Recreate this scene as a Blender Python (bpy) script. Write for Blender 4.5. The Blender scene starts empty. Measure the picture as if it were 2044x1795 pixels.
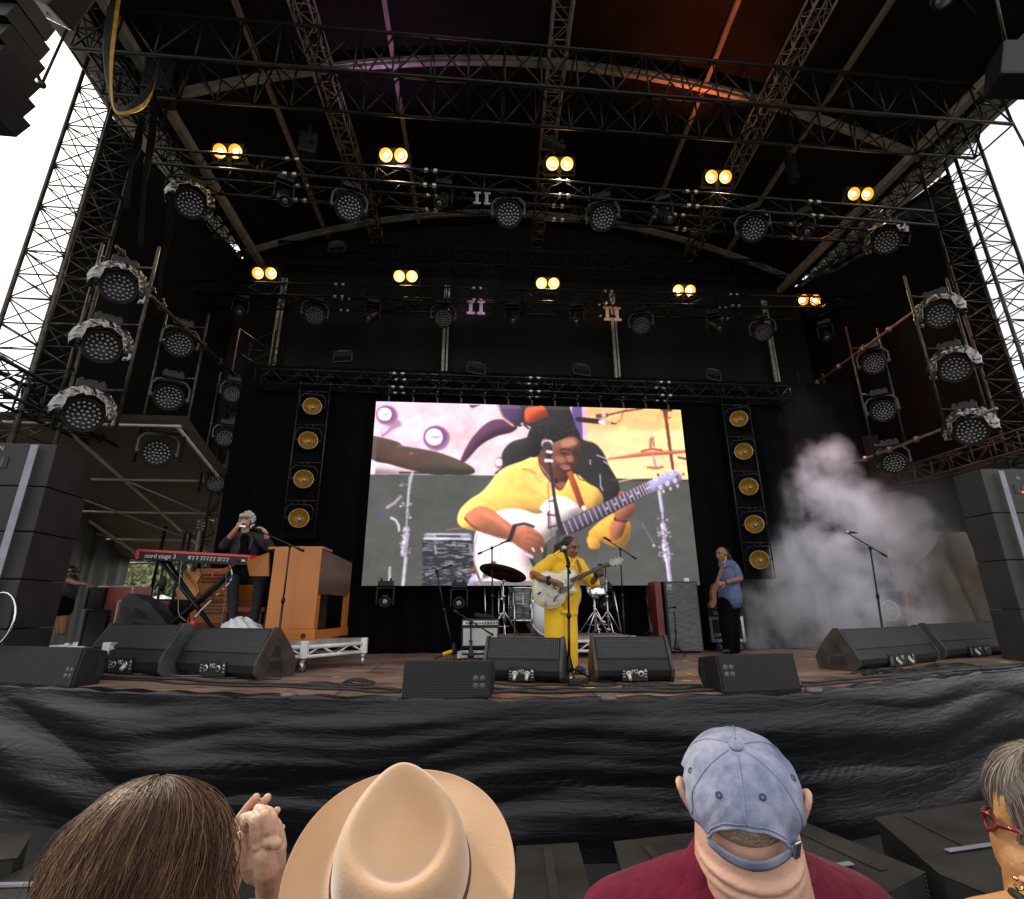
import bpy, bmesh, math, random
import numpy as np
from mathutils import Vector, Matrix, Euler
from math import sin, cos, pi, radians, sqrt, atan2
R = random.Random(7)
SC = bpy.context.scene
COL = SC.collection
# ------------------------------------------------------------------ camera
YAW, PITCH, ROLL, EYE = radians(5), radians(17.3), radians(0.3), 0.76
CW = Vector((sin(YAW)*cos(PITCH), cos(YAW)*cos(PITCH), sin(PITCH)))
_r = Vector((cos(YAW), -sin(YAW), 0)); _u = _r.cross(CW)
CR = _r*cos(ROLL) - _u*sin(ROLL); CU = CR.cross(CW)
CP = Vector((0, 0, EYE))
cam = bpy.data.objects.new('camera', bpy.data.cameras.new('camera'))
COL.objects.link(cam); SC.camera = cam
cam.data.sensor_width = 36; cam.data.lens = 36*1019.6/2044
cam.data.clip_start = 0.05; cam.data.clip_end = 2000
cam.matrix_world = Matrix((( CR.x, CU.x, -CW.x, CP.x), (CR.y, CU.y, -CW.y, CP.y), (CR.z, CU.z, -CW.z, CP.z), (0, 0, 0, 1)))
# ------------------------------------------------------------------ world, sun, exposure
SUN_EL, SUN_AZ = radians(38), radians(-48)        # azimuth from +Y towards +X
W = bpy.data.worlds.new('World'); SC.world = W; W.use_nodes = True
nt = W.node_tree; nt.nodes.clear()
wo = nt.nodes.new('ShaderNodeOutputWorld'); bg = nt.nodes.new('ShaderNodeBackground')
sk = nt.nodes.new('ShaderNodeTexSky'); sk.sky_type = 'NISHITA'; sk.sun_disc = False
sk.sun_elevation = SUN_EL; sk.sun_rotation = SUN_AZ % (2*pi); sk.dust_density = 3
wc = nt.nodes.new('ShaderNodeTexCoord'); wn = nt.nodes.new('ShaderNodeTexNoise')
wn.inputs['Scale'].default_value = 2.2; wn.inputs['Detail'].default_value = 6
wr = nt.nodes.new('ShaderNodeValToRGB')
wr.color_ramp.elements[0].color = (6.4, 6.5, 6.9, 1); wr.color_ramp.elements[1].color = (9.3, 9.1, 8.9, 1)
wr.color_ramp.elements[0].position = .35; wr.color_ramp.elements[1].position = .62
wm = nt.nodes.new('ShaderNodeMix'); wm.data_type = 'RGBA'; wm.inputs[0].default_value = 0.86
L = nt.links.new
L(wc.outputs['Generated'], wn.inputs['Vector']); L(wn.outputs['Fac'], wr.inputs['Fac'])
L(sk.outputs['Color'], wm.inputs[6]); L(wr.outputs['Color'], wm.inputs[7])
L(wm.outputs[2], bg.inputs['Color']); bg.inputs['Strength'].default_value = 0.1
L(bg.outputs[0], wo.inputs['Surface'])
sl = bpy.data.lights.new('sun', 'SUN'); sl.energy = 2.0; sl.angle = radians(6); sl.color = (1, .93, .82)
so = bpy.data.objects.new('sun', sl); COL.objects.link(so)
so.rotation_euler = Vector((sin(SUN_AZ)*cos(SUN_EL), cos(SUN_AZ)*cos(SUN_EL), sin(SUN_EL))).to_track_quat('Z', 'Y').to_euler()
vs = SC.view_settings; vs.view_transform = 'Standard'; vs.look = 'None'; vs.exposure = 0.85; vs.gamma = 1
SC.render.engine = 'CYCLES'; cy = SC.cycles
cy.use_denoising = True; cy.max_bounces = 6; cy.diffuse_bounces = 3; cy.glossy_bounces = 3; cy.transmission_bounces = 4
cy.volume_bounces = 1; cy.volume_step_rate = 1.5; cy.volume_max_steps = 96; cy.sample_clamp_indirect = 4; cy.caustics_reflective = False; cy.caustics_refractive = False
# ------------------------------------------------------------------ photo-to-world helpers (u, v on the 2044 x 1795 view)
def ray(u, v): return CW + CR*((u-1022)/1019.6) - CU*((v-897.5)/1019.6)
def PY(u, v, Y): d = ray(u, v); return CP + d*(Y/d.y)
def PZ(u, v, z=0.): d = ray(u, v); return CP + d*((z-EYE)/d.z)
def PX(u, v, X): d = ray(u, v); return CP + d*(X/d.x)
def PD(u, v, d): return CP + ray(u, v)*d
# ------------------------------------------------------------------ materials
def srgb(r, g, b): return tuple(((c/255)/12.92 if c/255 <= .04045 else ((c/255+.055)/1.055)**2.4) for c in (r, g, b))
def newmat(name):
    m = bpy.data.materials.new(name); m.use_nodes = True
    t = m.node_tree; b = t.nodes['Principled BSDF']
    return m, t, b
def mat(name, col, rough=.6, metal=0., var=.25, vs=6., bump=0., bs=40., spec=.5, col2=None, emit=None, es=0., sheen=0, coat=0, stretch=None, alpha=1, coords='Object', vlo=.35, vhi=.65, rvar=0., detail=5):
    m, t, b = newmat(name); N = t.nodes.new; K = t.links.new
    tc = N('ShaderNodeTexCoord'); src = tc.outputs[coords]
    if stretch:
        mp = N('ShaderNodeMapping'); mp.inputs['Scale'].default_value = stretch; K(src, mp.inputs['Vector']); src = mp.outputs[0]
    if var or col2:
        n = N('ShaderNodeTexNoise'); n.inputs['Scale'].default_value = vs; n.inputs['Detail'].default_value = detail; K(src, n.inputs['Vector'])
        r = N('ShaderNodeValToRGB'); r.color_ramp.elements[0].position = vlo; r.color_ramp.elements[1].position = vhi
        c2 = col2 or tuple(c*(1+var) for c in col); c1 = col if col2 else tuple(c*(1-var) for c in col)
        r.color_ramp.elements[0].color = (*c1, 1); r.color_ramp.elements[1].color = (*c2, 1)
        K(n.outputs['Fac'], r.inputs['Fac']); K(r.outputs['Color'], b.inputs['Base Color'])
        if rvar:
            mr = N('ShaderNodeMapRange'); mr.inputs[3].default_value = rough-rvar; mr.inputs[4].default_value = rough+rvar
            mr.inputs[1].default_value = .3; mr.inputs[2].default_value = .7
            K(n.outputs['Fac'], mr.inputs[0]); K(mr.outputs[0], b.inputs['Roughness'])
    else: b.inputs['Base Color'].default_value = (*col, 1)
    if not rvar: b.inputs['Roughness'].default_value = rough
    b.inputs['Metallic'].default_value = metal; b.inputs['Specular IOR Level'].default_value = spec
    if sheen: b.inputs['Sheen Weight'].default_value = sheen
    if coat: b.inputs['Coat Weight'].default_value = coat; b.inputs['Coat Roughness'].default_value = .15
    if alpha < 1: b.inputs['Alpha'].default_value = alpha
    if emit: b.inputs['Emission Color'].default_value = (*emit, 1); b.inputs['Emission Strength'].default_value = es
    if bump:
        n2 = N('ShaderNodeTexNoise'); n2.inputs['Scale'].default_value = bs; n2.inputs['Detail'].default_value = 4; K(src, n2.inputs['Vector'])
        bp = N('ShaderNodeBump'); bp.inputs['Strength'].default_value = bump; bp.inputs['Distance'].default_value = .02
        K(n2.outputs['Fac'], bp.inputs['Height']); K(bp.outputs[0], b.inputs['Normal'])
    return m
def mathn(t, op, a, b=None):
    n = t.nodes.new('ShaderNodeMath'); n.operation = op
    for i, x in enumerate((a, b)):
        if x is None: continue
        if isinstance(x, (int, float)): n.inputs[i].default_value = x
        else: t.links.new(x, n.inputs[i])
    return n.outputs[0]
def grille(name, c0, c1, pitch, rough=.55):      # punched steel: rows of holes
    m, t, b = newmat(name); tc = t.nodes.new('ShaderNodeTexCoord'); sx = t.nodes.new('ShaderNodeSeparateXYZ')
    t.links.new(tc.outputs['Object'], sx.inputs[0]); k = 2*pi/pitch
    zz = mathn(t, 'ADD', sx.outputs[2], sx.outputs[1])
    s = mathn(t, 'MULTIPLY', mathn(t, 'SINE', mathn(t, 'MULTIPLY', mathn(t, 'ADD', sx.outputs[0], zz), k*.5)), mathn(t, 'SINE', mathn(t, 'MULTIPLY', mathn(t, 'SUBTRACT', sx.outputs[0], zz), k*.5)))
    h = mathn(t, 'GREATER_THAN', s, .1)
    n = t.nodes.new('ShaderNodeTexNoise'); n.inputs['Scale'].default_value = 5; t.links.new(tc.outputs['Object'], n.inputs['Vector'])
    mx = t.nodes.new('ShaderNodeMix'); mx.data_type = 'RGBA'; t.links.new(h, mx.inputs[0])
    mx.inputs[6].default_value = (*c1, 1); mx.inputs[7].default_value = (*c0, 1)
    m2 = t.nodes.new('ShaderNodeMix'); m2.data_type = 'RGBA'; m2.blend_type = 'MULTIPLY'; m2.inputs[0].default_value = .6
    t.links.new(mx.outputs[2], m2.inputs[6]); t.links.new(n.outputs['Color'], m2.inputs[7])
    t.links.new(m2.outputs[2], b.inputs['Base Color']); b.inputs['Roughness'].default_value = rough; b.inputs['Specular IOR Level'].default_value = .3
    return m
M = {}
M['black'] = mat('black_paint', (.012, .012, .013), .55, var=.4, rvar=.15)
M['blackm'] = mat('black_metal', (.02, .02, .021), .42, metal=.6, var=.4)
M['dark'] = mat('dark_plastic', (.010, .010, .012), .5, spec=.35, var=.35, bump=.1, bs=90)
M['truss'] = mat('truss_black', (.014, .013, .012), .45, metal=.6, var=.5, vs=9)
M['tower'] = mat('tower_steel', (.05, .043, .036), .42, metal=.75, var=.45, vs=9)
M['alu'] = mat('aluminium', (.52, .51, .5), .36, metal=.9, var=.3, vs=12)
M['arch'] = mat('arch_alloy', (.27, .26, .24), .5, metal=.3, var=.35, vs=3)
M['chrome'] = mat('chrome', (.72, .71, .73), .14, metal=1., var=.15)
M['white'] = mat('white_paint', (.72, .72, .70), .5, var=.12)
M['foil'] = mat('foil', (.20, .195, .19), .28, metal=1., var=.4, vs=7, bump=1.0, bs=9)
M['scrim'] = mat('scrim', (.006, .0055, .005), .9, spec=.15, var=.35, vs=2.5, bump=.4, bs=3)
M['curtain'] = mat('curtain', (.0022, .0022, .0028), .95, var=.3, vs=2, spec=.1)
M['rubber'] = mat('rubber', (.014, .014, .014), .5, var=.2)
M['cable'] = mat('cable', (.016, .016, .017), .42, var=.3)
M['lens'] = mat('lens_glass', (.20, .19, .19), .12, metal=.5, var=.2, coat=.6)
M['skin'] = mat('skin_pale', (.58, .33, .23), .5, var=.14, vs=18, bump=.12, bs=120)
M['skind'] = mat('skin_dark', (.22, .10, .055), .42, var=.25, vs=30)
M['skinm'] = mat('skin_brown', (.28, .13, .065), .45, var=.2, vs=30)
M['skinl'] = mat('skin_light', (.55, .33, .24), .5, var=.15, vs=30)
# ------------------------------------------------------------------ mesh building
def frame(d, up=Vector((0, 0, 1))):
    z = Vector(d).normalized()
    if abs(z.dot(up)) > .97: up = Vector((1, 0, 0)) if abs(z.x) < .9 else Vector((0, 1, 0))
    x = up.cross(z).normalized(); return x, z.cross(x), z
class MB:
    def __init__(s): s.v = []; s.f = []; s.m = []; s.sm = []
    def add(s, vs, fs, mi=0, smooth=False):
        o = len(s.v); s.v += [tuple(p) for p in vs]
        for f in fs: s.f.append([o+i for i in f]); s.m.append(mi); s.sm.append(smooth)
        return s
    def box(s, c, sz, rot=None, mi=0, ch=0.):
        c = Vector(c); x, y, z = [a/2 for a in sz]; Mx = rot if rot is not None else Matrix.Identity(3)
        if isinstance(Mx, (tuple, list)): Mx = Euler(Mx).to_matrix()
        if ch <= 0:
            P = [(-x, -y, -z), (x, -y, -z), (x, y, -z), (-x, y, -z), (-x, -y, z), (x, -y, z), (x, y, z), (-x, y, z)]
            return s.add([c+Mx@Vector(p) for p in P], [(0, 3, 2, 1), (4, 5, 6, 7), (0, 1, 5, 4), (1, 2, 6, 5), (2, 3, 7, 6), (3, 0, 4, 7)], mi)
        b = bmesh.new(); bmesh.ops.create_cube(b, size=1)
        for q in b.verts: q.co = Vector((q.co.x*2*x, q.co.y*2*y, q.co.z*2*z))
        bmesh.ops.bevel(b, geom=b.edges[:], offset=min(ch, .45*min(sz)), segments=2, affect='EDGES', profile=.6)
        b.verts.ensure_lookup_table(); vs = [c+Mx@q.co for q in b.verts]; fs = [[q.index for q in f.verts] for f in b.faces]; b.free()
        return s.add(vs, fs, mi)
    def tube(s, pts, r, n=6, mi=0, caps=True, smooth=True, closed=False):
        P = [Vector(p) for p in pts]; k = len(P); rr = r if isinstance(r, (list, tuple)) else [r]*k
        vs = []; px = None
        for i, p in enumerate(P):
            a = P[i-1] if i or closed else P[i]; b = P[(i+1) % k] if i < k-1 or closed else P[i]
            d = (b-a)
            if d.length < 1e-9: d = Vector((0, 0, 1))
            d.normalize()
            if px is None: x, y, _ = frame(d)
            else:
                x = px-d*px.dot(d)
                if x.length < 1e-6: x, y, _ = frame(d)
                x.normalize(); y = d.cross(x)
            px = x
            for j in range(n): t = 2*pi*j/n; vs.append(p+(x*cos(t)+y*sin(t))*rr[i])
        fs = []
        for i in range(k if closed else k-1):
            i2 = (i+1) % k
            for j in range(n): j2 = (j+1) % n; fs.append((i*n+j, i*n+j2, i2*n+j2, i2*n+j))
        s.add(vs, fs, mi, smooth)
        if caps and not closed: o = len(s.v)-len(vs); s.f += [[o+j for j in range(n)][::-1], [o+(k-1)*n+j for j in range(n)]]; s.m += [mi]*2; s.sm += [False]*2
        return s
    def cyl(s, a, b, r, r2=None, n=12, mi=0, smooth=True): return s.tube([a, b], [r, r if r2 is None else r2], n, mi, smooth=smooth)
    def lathe(s, prof, c=(0, 0, 0), ax=(0, 0, 1), n=24, mi=0, up=(0, 1, 0), sx=1., sy=1., smooth=True):
        x, y, z = frame(Vector(ax), Vector(up)); c = Vector(c); vs = []
        for (r, h) in prof:
            for j in range(n): t = 2*pi*j/n; vs.append(c+x*(r*cos(t)*sx)+y*(r*sin(t)*sy)+z*h)
        k = len(prof); fs = []
        for i in range(k-1):
            for j in range(n): j2 = (j+1) % n; fs.append((i*n+j, i*n+j2, (i+1)*n+j2, (i+1)*n+j))
        s.add(vs, fs, mi, smooth); return s
    def ball(s, c, r, n=12, mi=0, rot=None):
        r = (r, r, r) if isinstance(r, (int, float)) else r; c = Vector(c); Mx = Euler(rot).to_matrix() if rot is not None and not isinstance(rot, Matrix) else (rot or Matrix.Identity(3))
        m = max(4, n//2+1); vs = [c+Mx@Vector((0, 0, -r[2]))]
        for i in range(1, m):
            a = -pi/2+pi*i/m
            for j in range(n): t = 2*pi*j/n; vs.append(c+Mx@Vector((r[0]*cos(a)*cos(t), r[1]*cos(a)*sin(t), r[2]*sin(a))))
        vs.append(c+Mx@Vector((0, 0, r[2]))); fs = [(0, 1+(j+1) % n, 1+j) for j in range(n)]
        for i in range(m-2):
            for j in range(n): j2 = (j+1) % n; a = 1+i*n; fs.append((a+j, a+j2, a+n+j2, a+n+j))
        e = len(vs)-1; a = 1+(m-2)*n; fs += [(a+j, a+(j+1) % n, e) for j in range(n)]
        return s.add(vs, fs, mi, True)
    def cap(s, a, b, ra, rb=None, n=14, mi=0):     # tapered limb with round ends
        rb = ra if rb is None else rb; a = Vector(a); b = Vector(b); d = (b-a); l = max(d.length, 1e-5); d /= l
        P = []; Q = []
        for i in range(5): t = -pi/2+pi/2*i/4.; P.append(a+d*(ra*sin(t))); Q.append(max(ra*cos(t), 1e-4))
        for i in range(5): t = pi/2*i/4.; P.append(b+d*(rb*sin(t))); Q.append(max(rb*cos(t), 1e-4))
        return s.tube(P, Q, n, mi, caps=True)
    def limb(s, pts, rs, n=14, mi=0):
        for i in range(len(pts)-1): s.cap(pts[i], pts[i+1], rs[i], rs[i+1], n, mi)
        return s
    def prism(s, poly, c, x, y, z, t, mi=0, smooth=False):   # poly (a,b) in plane x,y; thickness t along z, from c
        c, x, y, z = map(Vector, (c, x, y, z)); n = len(poly)
        vs = [c+x*a+y*b for a, b in poly]+[c+x*a+y*b+z*t for a, b in poly]
        s.add(vs, [list(range(n))[::-1], [n+i for i in range(n)]], mi)
        o = len(s.v)-2*n
        for i in range(n): j = (i+1) % n; s.f.append([o+i, o+j, o+n+j, o+n+i]); s.m.append(mi); s.sm.append(smooth)
        return s
    def grid(s, fn, nu, nv, mi=0, smooth=True, thick=0):
        vs = [fn(i/nu, j/nv) for j in range(nv+1) for i in range(nu+1)]
        return s.add(vs, [(j*(nu+1)+i, j*(nu+1)+i+1, (j+1)*(nu+1)+i+1, (j+1)*(nu+1)+i) for j in range(nv) for i in range(nu)], mi, smooth)
    def build(s, name, mats, parent=None, org=None, bevel=0, remesh=0, smooth=0, sub=0, solid=0, disp=None):
        me = bpy.data.meshes.new(name); vs = s.v
        if org is not None: o = Vector(org); vs = [(p[0]-o.x, p[1]-o.y, p[2]-o.z) for p in vs]
        me.from_pydata(vs, [], s.f)
        for m in (mats if isinstance(mats, (list, tuple)) else [mats]): me.materials.append(M[m] if isinstance(m, str) else m)
        me.polygons.foreach_set('material_index', s.m); me.polygons.foreach_set('use_smooth', s.sm)
        me.validate(); me.update()
        ob = bpy.data.objects.new(name, me); COL.objects.link(ob)
        if org is not None: ob.location = org
        if parent:
            ob.parent = parent
            if parent.type == 'EMPTY': ob.matrix_parent_inverse = Matrix.LocRotScale(parent.location, parent.rotation_euler, parent.scale).inverted()
        if bevel: q = ob.modifiers.new('b', 'BEVEL'); q.width = bevel; q.segments = 2; q.limit_method = 'ANGLE'
        if solid: q = ob.modifiers.new('t', 'SOLIDIFY'); q.thickness = solid
        if remesh: q = ob.modifiers.new('r', 'REMESH'); q.mode = 'VOXEL'; q.voxel_size = remesh; q.use_smooth_shade = True
        if smooth: q = ob.modifiers.new('s', 'SMOOTH'); q.iterations = smooth; q.factor = .5
        if sub: q = ob.modifiers.new('u', 'SUBSURF'); q.levels = sub; q.render_levels = sub
        return ob
def tag(o, label, cat, group=None, kind=None):
    o['label'] = label
    if cat: o['category'] = cat
    if group: o['group'] = group
    if kind: o['kind'] = kind
    return o
def thing(name, label, cat, loc=(0, 0, 0), rz=0, group=None):
    o = bpy.data.objects.new(name, None); COL.objects.link(o); o.location = loc; o.rotation_euler = (0, 0, rz)
    o.empty_display_size = .1
    return tag(o, label, cat, group)
def struct(o): o['kind'] = 'structure'; return o
def parent_keep(o, p): o.parent = p; o.matrix_parent_inverse = Matrix.LocRotScale(p.location, p.rotation_euler, p.scale).inverted(); return o
def kids(o): return [c for c in bpy.data.objects if c.parent == o]
def dup(root, loc, rz=0, label=None, scale=1., tilt=None, rx=0, ry=0):
    r = root.copy(); COL.objects.link(r); r.location = loc; r.rotation_euler = (rx, ry, rz); r.scale = (scale,)*3
    if label: r['label'] = label
    for ch in kids(root):
        c = ch.copy(); COL.objects.link(c); c.parent = r
        if tilt is not None and ch.name.startswith('head'): c.rotation_euler = (tilt[0], 0, tilt[1])
        for g in kids(ch):
            d = g.copy(); COL.objects.link(d); d.parent = c
    return r
def text(s, name, c, x, y, h, m, parent=None, ex=.001, align='CENTER', sx=1.):
    cu = bpy.data.curves.new(name, 'FONT'); cu.body = s; cu.size = h; cu.extrude = ex; cu.align_x = align; cu.align_y = 'CENTER'
    cu.materials.append(M[m] if isinstance(m, str) else m)
    tmp = bpy.data.objects.new(name+'_tmp', cu); COL.objects.link(tmp); bpy.context.view_layer.update()
    me = bpy.data.meshes.new_from_object(tmp.evaluated_get(bpy.context.evaluated_depsgraph_get())); bpy.data.objects.remove(tmp)
    me.name = name; o = bpy.data.objects.new(name, me); COL.objects.link(o); x = Vector(x).normalized(); y = Vector(y).normalized(); z = x.cross(y)
    mw = Matrix(((x.x*sx, y.x, z.x, c[0]), (x.y*sx, y.y, z.y, c[1]), (x.z*sx, y.z, z.z, c[2]), (0, 0, 0, 1)))
    if parent:
        o.parent = parent; o.matrix_parent_inverse = Matrix.LocRotScale(parent.location, parent.rotation_euler, parent.scale).inverted()
    o.matrix_basis = mw
    return o
# ================================================================== THE SETTING
GZ = -1.15
g = MB(); g.grid(lambda a, b: (-300+600*a, -60+500*b, GZ), 8, 8, smooth=False)
struct(g.build('ground', mat('ground_grass', (.035, .045, .02), .95, var=.5, vs=.7, col2=(.09, .07, .045), coords='Object')))
EDGE = [PZ(u, v) for u, v in ((-190, 1352), (-90, 1361), (0, 1368), (280, 1383), (560, 1392), (900, 1398), (1230, 1397), (1420, 1392), (1620, 1383), (1830, 1360), (2044, 1331), (2180, 1312))]
def spline(P, n):
    P = [Vector(p) for p in P]
    out = []; k = len(P)
    for i in range(k-1):
        a, b, c, d = P[max(i-1, 0)], P[i], P[i+1], P[min(i+2, k-1)]
        for j in range(n):
            t = j/n; out.append(.5*((2*b)+(c-a)*t+(2*a-5*b+4*c-d)*t*t+(3*b-a-3*c+d)*t**3))
    return out+[P[-1]]
ES = [Vector((p.x, p.y, 0)) for p in spline(EDGE, 10)]
# stage deck of worn brown sheets: colour by noise, joints as dark lines
m, t, b = newmat('stage_boards'); tc = t.nodes.new('ShaderNodeTexCoord')
bk = t.nodes.new('ShaderNodeTexBrick'); bk.inputs['Scale'].default_value = 1; bk.inputs['Brick Width'].default_value = 2.4; bk.inputs['Row Height'].default_value = 1.2; bk.inputs['Mortar Size'].default_value = .012; bk.inputs['Mortar Smooth'].default_value = .3
bk.inputs['Color1'].default_value = (.235, .155, .122, 1); bk.inputs['Color2'].default_value = (.185, .12, .094, 1); bk.inputs['Mortar'].default_value = (.015, .01, .008, 1)
t.links.new(tc.outputs['Object'], bk.inputs['Vector'])
n = t.nodes.new('ShaderNodeTexNoise'); n.inputs['Scale'].default_value = 1.6; n.inputs['Detail'].default_value = 9; n.inputs['Roughness'].default_value = .7
mp = t.nodes.new('ShaderNodeMapping'); mp.inputs['Scale'].default_value = (1, 2.6, 1); t.links.new(tc.outputs['Object'], mp.inputs[0]); t.links.new(mp.outputs[0], n.inputs['Vector'])
r = t.nodes.new('ShaderNodeValToRGB'); r.color_ramp.elements[0].position = .35; r.color_ramp.elements[0].color = (.35, .33, .33, 1); r.color_ramp.elements[1].position = .68; r.color_ramp.elements[1].color = (1.9, 1.8, 1.75, 1)
t.links.new(n.outputs['Fac'], r.inputs[0])
mx = t.nodes.new('ShaderNodeMix'); mx.data_type = 'RGBA'; mx.blend_type = 'MULTIPLY'; mx.inputs[0].default_value = 1
t.links.new(bk.outputs['Color'], mx.inputs[6]); t.links.new(r.outputs['Color'], mx.inputs[7]); t.links.new(mx.outputs[2], b.inputs['Base Color']); b.inputs['Roughness'].default_value = .55
M['boards'] = m
d = MB(); back = 14.5
top = [(p.x, p.y+.0, 0) for p in ES]+[(ES[-1].x, back, 0), (ES[0].x, back, 0)]; nn = len(top)
d.add(top+[(x, y, -.12) for x, y, z in top], [list(range(nn))]+[[i, nn+i, nn+(i+1) % nn, (i+1) % nn] for i in range(nn)])
struct(d.build('stage_floor', 'boards'))
# ---- black tarpaulin skirt along the stage front
m, t, b = newmat('skirt_tarp'); tc = t.nodes.new('ShaderNodeTexCoord'); b.inputs['Base Color'].default_value = (.0035, .0037, .0055, 1); b.inputs['Specular IOR Level'].default_value = .45
mp = t.nodes.new('ShaderNodeMapping'); mp.inputs['Scale'].default_value = (2.2, 2.2, 18); t.links.new(tc.outputs['Object'], mp.inputs[0])
n = t.nodes.new('ShaderNodeTexNoise'); n.inputs['Scale'].default_value = 1.3; n.inputs['Detail'].default_value = 10; n.inputs['Roughness'].default_value = .62; n.inputs['Distortion'].default_value = .6; t.links.new(mp.outputs[0], n.inputs['Vector'])
mr = t.nodes.new('ShaderNodeMapRange'); mr.inputs[1].default_value = .3; mr.inputs[2].default_value = .7; mr.inputs[3].default_value = .20; mr.inputs[4].default_value = .36
t.links.new(n.outputs['Fac'], mr.inputs[0]); t.links.new(mr.outputs[0], b.inputs['Roughness'])
wv = t.nodes.new('ShaderNodeTexWave'); wv.bands_direction = 'Z'; wv.inputs['Scale'].default_value = 22; wv.inputs['Distortion'].default_value = 3; wv.inputs['Detail'].default_value = 3; wv.inputs['Detail Scale'].default_value = 3
t.links.new(tc.outputs['Object'], wv.inputs['Vector'])
hsum = n.outputs['Fac']
bp = t.nodes.new('ShaderNodeBump'); bp.inputs['Strength'].default_value = .8; bp.inputs['Distance'].default_value = .007; t.links.new(hsum, bp.inputs['Height']); t.links.new(bp.outputs[0], b.inputs['Normal'])
M['tarp'] = m
arc = [0.]
for i in range(1, len(ES)): arc.append(arc[-1]+(ES[i]-ES[i-1]).length)
def edge_at(s):
    s = s*arc[-1]; i = min(max(np.searchsorted(arc, s)-1, 0), len(ES)-2); f = (s-arc[i])/(arc[i+1]-arc[i])
    p = ES[i].lerp(ES[i+1], f); tg = (ES[i+1]-ES[i]).normalized(); return p, Vector((tg.y, -tg.x, 0))
def skirt(a, bb):
    p, nrm = edge_at(a); x = p.x
    ph = 1.5*sin(x*.33+.4)+.6*sin(x*.9+1)+.25*sin(x*2.3)
    if bb < .08:
        q = bb/.08; out = -.10+.16*q; z = .014+.012*sin(x*5+q*3)*q+.008*sin(x*13); return (p.x+nrm.x*out, p.y+nrm.y*out, z)
    q = (bb-.08)/.92; z = -q*1.16
    sag = .6*sin(x*.31+1.2)+.3*sin(x*.83)
    e = min(1, q*7)
    w = .020*sin(6*q+ph)*e+.020*(abs(sin(7*q+1.1*ph+1.2*sin(x*.45)))-.5)*e+.0065*sin(21*q+2*ph+1.5*sin(x*1.1))*e+.0035*sin(47*q+3.1*ph+sin(x*2.3))*e*(.5+.5*sin(x*.6+2))
    dg = max(0, min(1, (-x-.6)/2.2)); w += dg*e*.030*(abs(sin(3.4*q-1.15*x+.5))-.6)+dg*e*.012*sin(11*q-3.2*x)
    w += .012*e*math.exp(-((x-1.7-1.2*(q-.2))/.35)**2)-.010*e*math.exp(-((x-1.2+1.4*(q-.2))/.3)**2)
    mk = .5+.5*sin(x*1.3+4*sin(x*.37))
    nt_ = math.exp(-((q-.50-.05*sin(x*.4))/.035)**2)*.0011*sin(x*52+q*90+3*sin(x*2.1))*mk+math.exp(-((q-.68-.04*sin(x*.5))/.02)**2)*.0009*sin(x*60-q*60+3*sin(x*1.7))*(1-mk)
    k = .05+.05*q+.72*w+nt_
    return (p.x+nrm.x*k, p.y+nrm.y*k, z)
s = MB(); s.grid(skirt, 1300, 120)
g = MB(); g.box((0, 2.0, GZ+.004), (40, 9.5, .006)); struct(g.build('pit_shade_sheet', mat('pit_shade', (.012, .012, .012), .9)))  # added black sheet, stands in for the shade on the pit ground
tag(s.build('stage_skirt', 'tarp', solid=0), 'glossy black tarpaulin skirt sagging in horizontal folds along the stage front', 'tarpaulin')
for i, (u, v) in enumerate(((577, 1394), (1214, 1401), (1625, 1385))):
    p = PZ(u, v-2); q = MB(); q.lathe([(.001, .012), (.06, .01), (.075, 0), (.075, -.03), (.001, -.03)], (p.x, p.y-.0, .034), n=24)
    tag(q.build('grommet_disc', mat('disc_grey', (.16, .13, .12), .5, metal=.3)), ['flat round metal disc on the stage lip, leftmost of the three discs', 'flat round metal disc on the stage lip below the yellow singer', 'flat round metal disc on the stage lip right of the low front fill speaker'][i], 'disc', 'round discs on the stage lip')
# ---- black drapes, scrims, canopy
def drape(a0, a1, z0, z1, amp, freq, nu=160, nv=24, seed=0):
    a0, a1 = Vector(a0), Vector(a1); dd = (a1-a0); nr = Vector((dd.y, -dd.x, 0)).normalized(); Ln = dd.length
    z0 = (z0, z0) if not isinstance(z0, tuple) else z0; z1 = (z1, z1) if not isinstance(z1, tuple) else z1
    def f(a, b):
        s_ = a*Ln; w = amp*(sin(s_*freq+seed+.6*sin(s_*1.7))+.5*sin(s_*freq*2.3+2*b+seed))
        lo = z0[0]+(z0[1]-z0[0])*a; hi = z1[0]+(z1[1]-z1[0])*a
        p = a0+dd*a+nr*(w*(1-.5*b)); return (p.x, p.y, lo+(hi-lo)*b)
    m_ = MB(); m_.grid(f, nu, nv); return m_
tag(drape((-4.65, 9.98, 0), (8.6, 9.98, 0), 0.0, 5.6, .05, 11, 420).build('back_curtain', 'curtain'), 'black pleated curtain hanging behind the video screen and drum kit', 'curtain')
ARCH = lambda x: 12.05-1.95*((x-1.7)/8.1)**2     # height of the roof over x
XL, XR, ZE, YB = -6.4, 9.85, 10.2, 12.7
TLX = (PY(0, 600, 7.55).x+PY(185, 125, 7.55).x)/2+.34; TRX = (PY(1877, 206, 7.55).x+PY(2010, 652, 7.55).x)/2+.34
m_ = mat('grey_scrim', (.014, .014, .0125), .85, spec=.2, var=.25, vs=1.2, bump=.5, bs=1.6, stretch=(1, 1, .5))
def scr(a, b):
    x = XL-.1+(XR-XL+.2)*a; return (x, 12.8+.05*sin(x*1.7)*(1-b), 3.2+(max(ARCH(x), ZE)+.2-3.2)*b)
q = MB(); q.grid(scr, 120, 30)
tag(q.build('rear_scrim', m_), 'dark grey mesh scrim stretched across the upper back of the stage', 'scrim')
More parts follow.
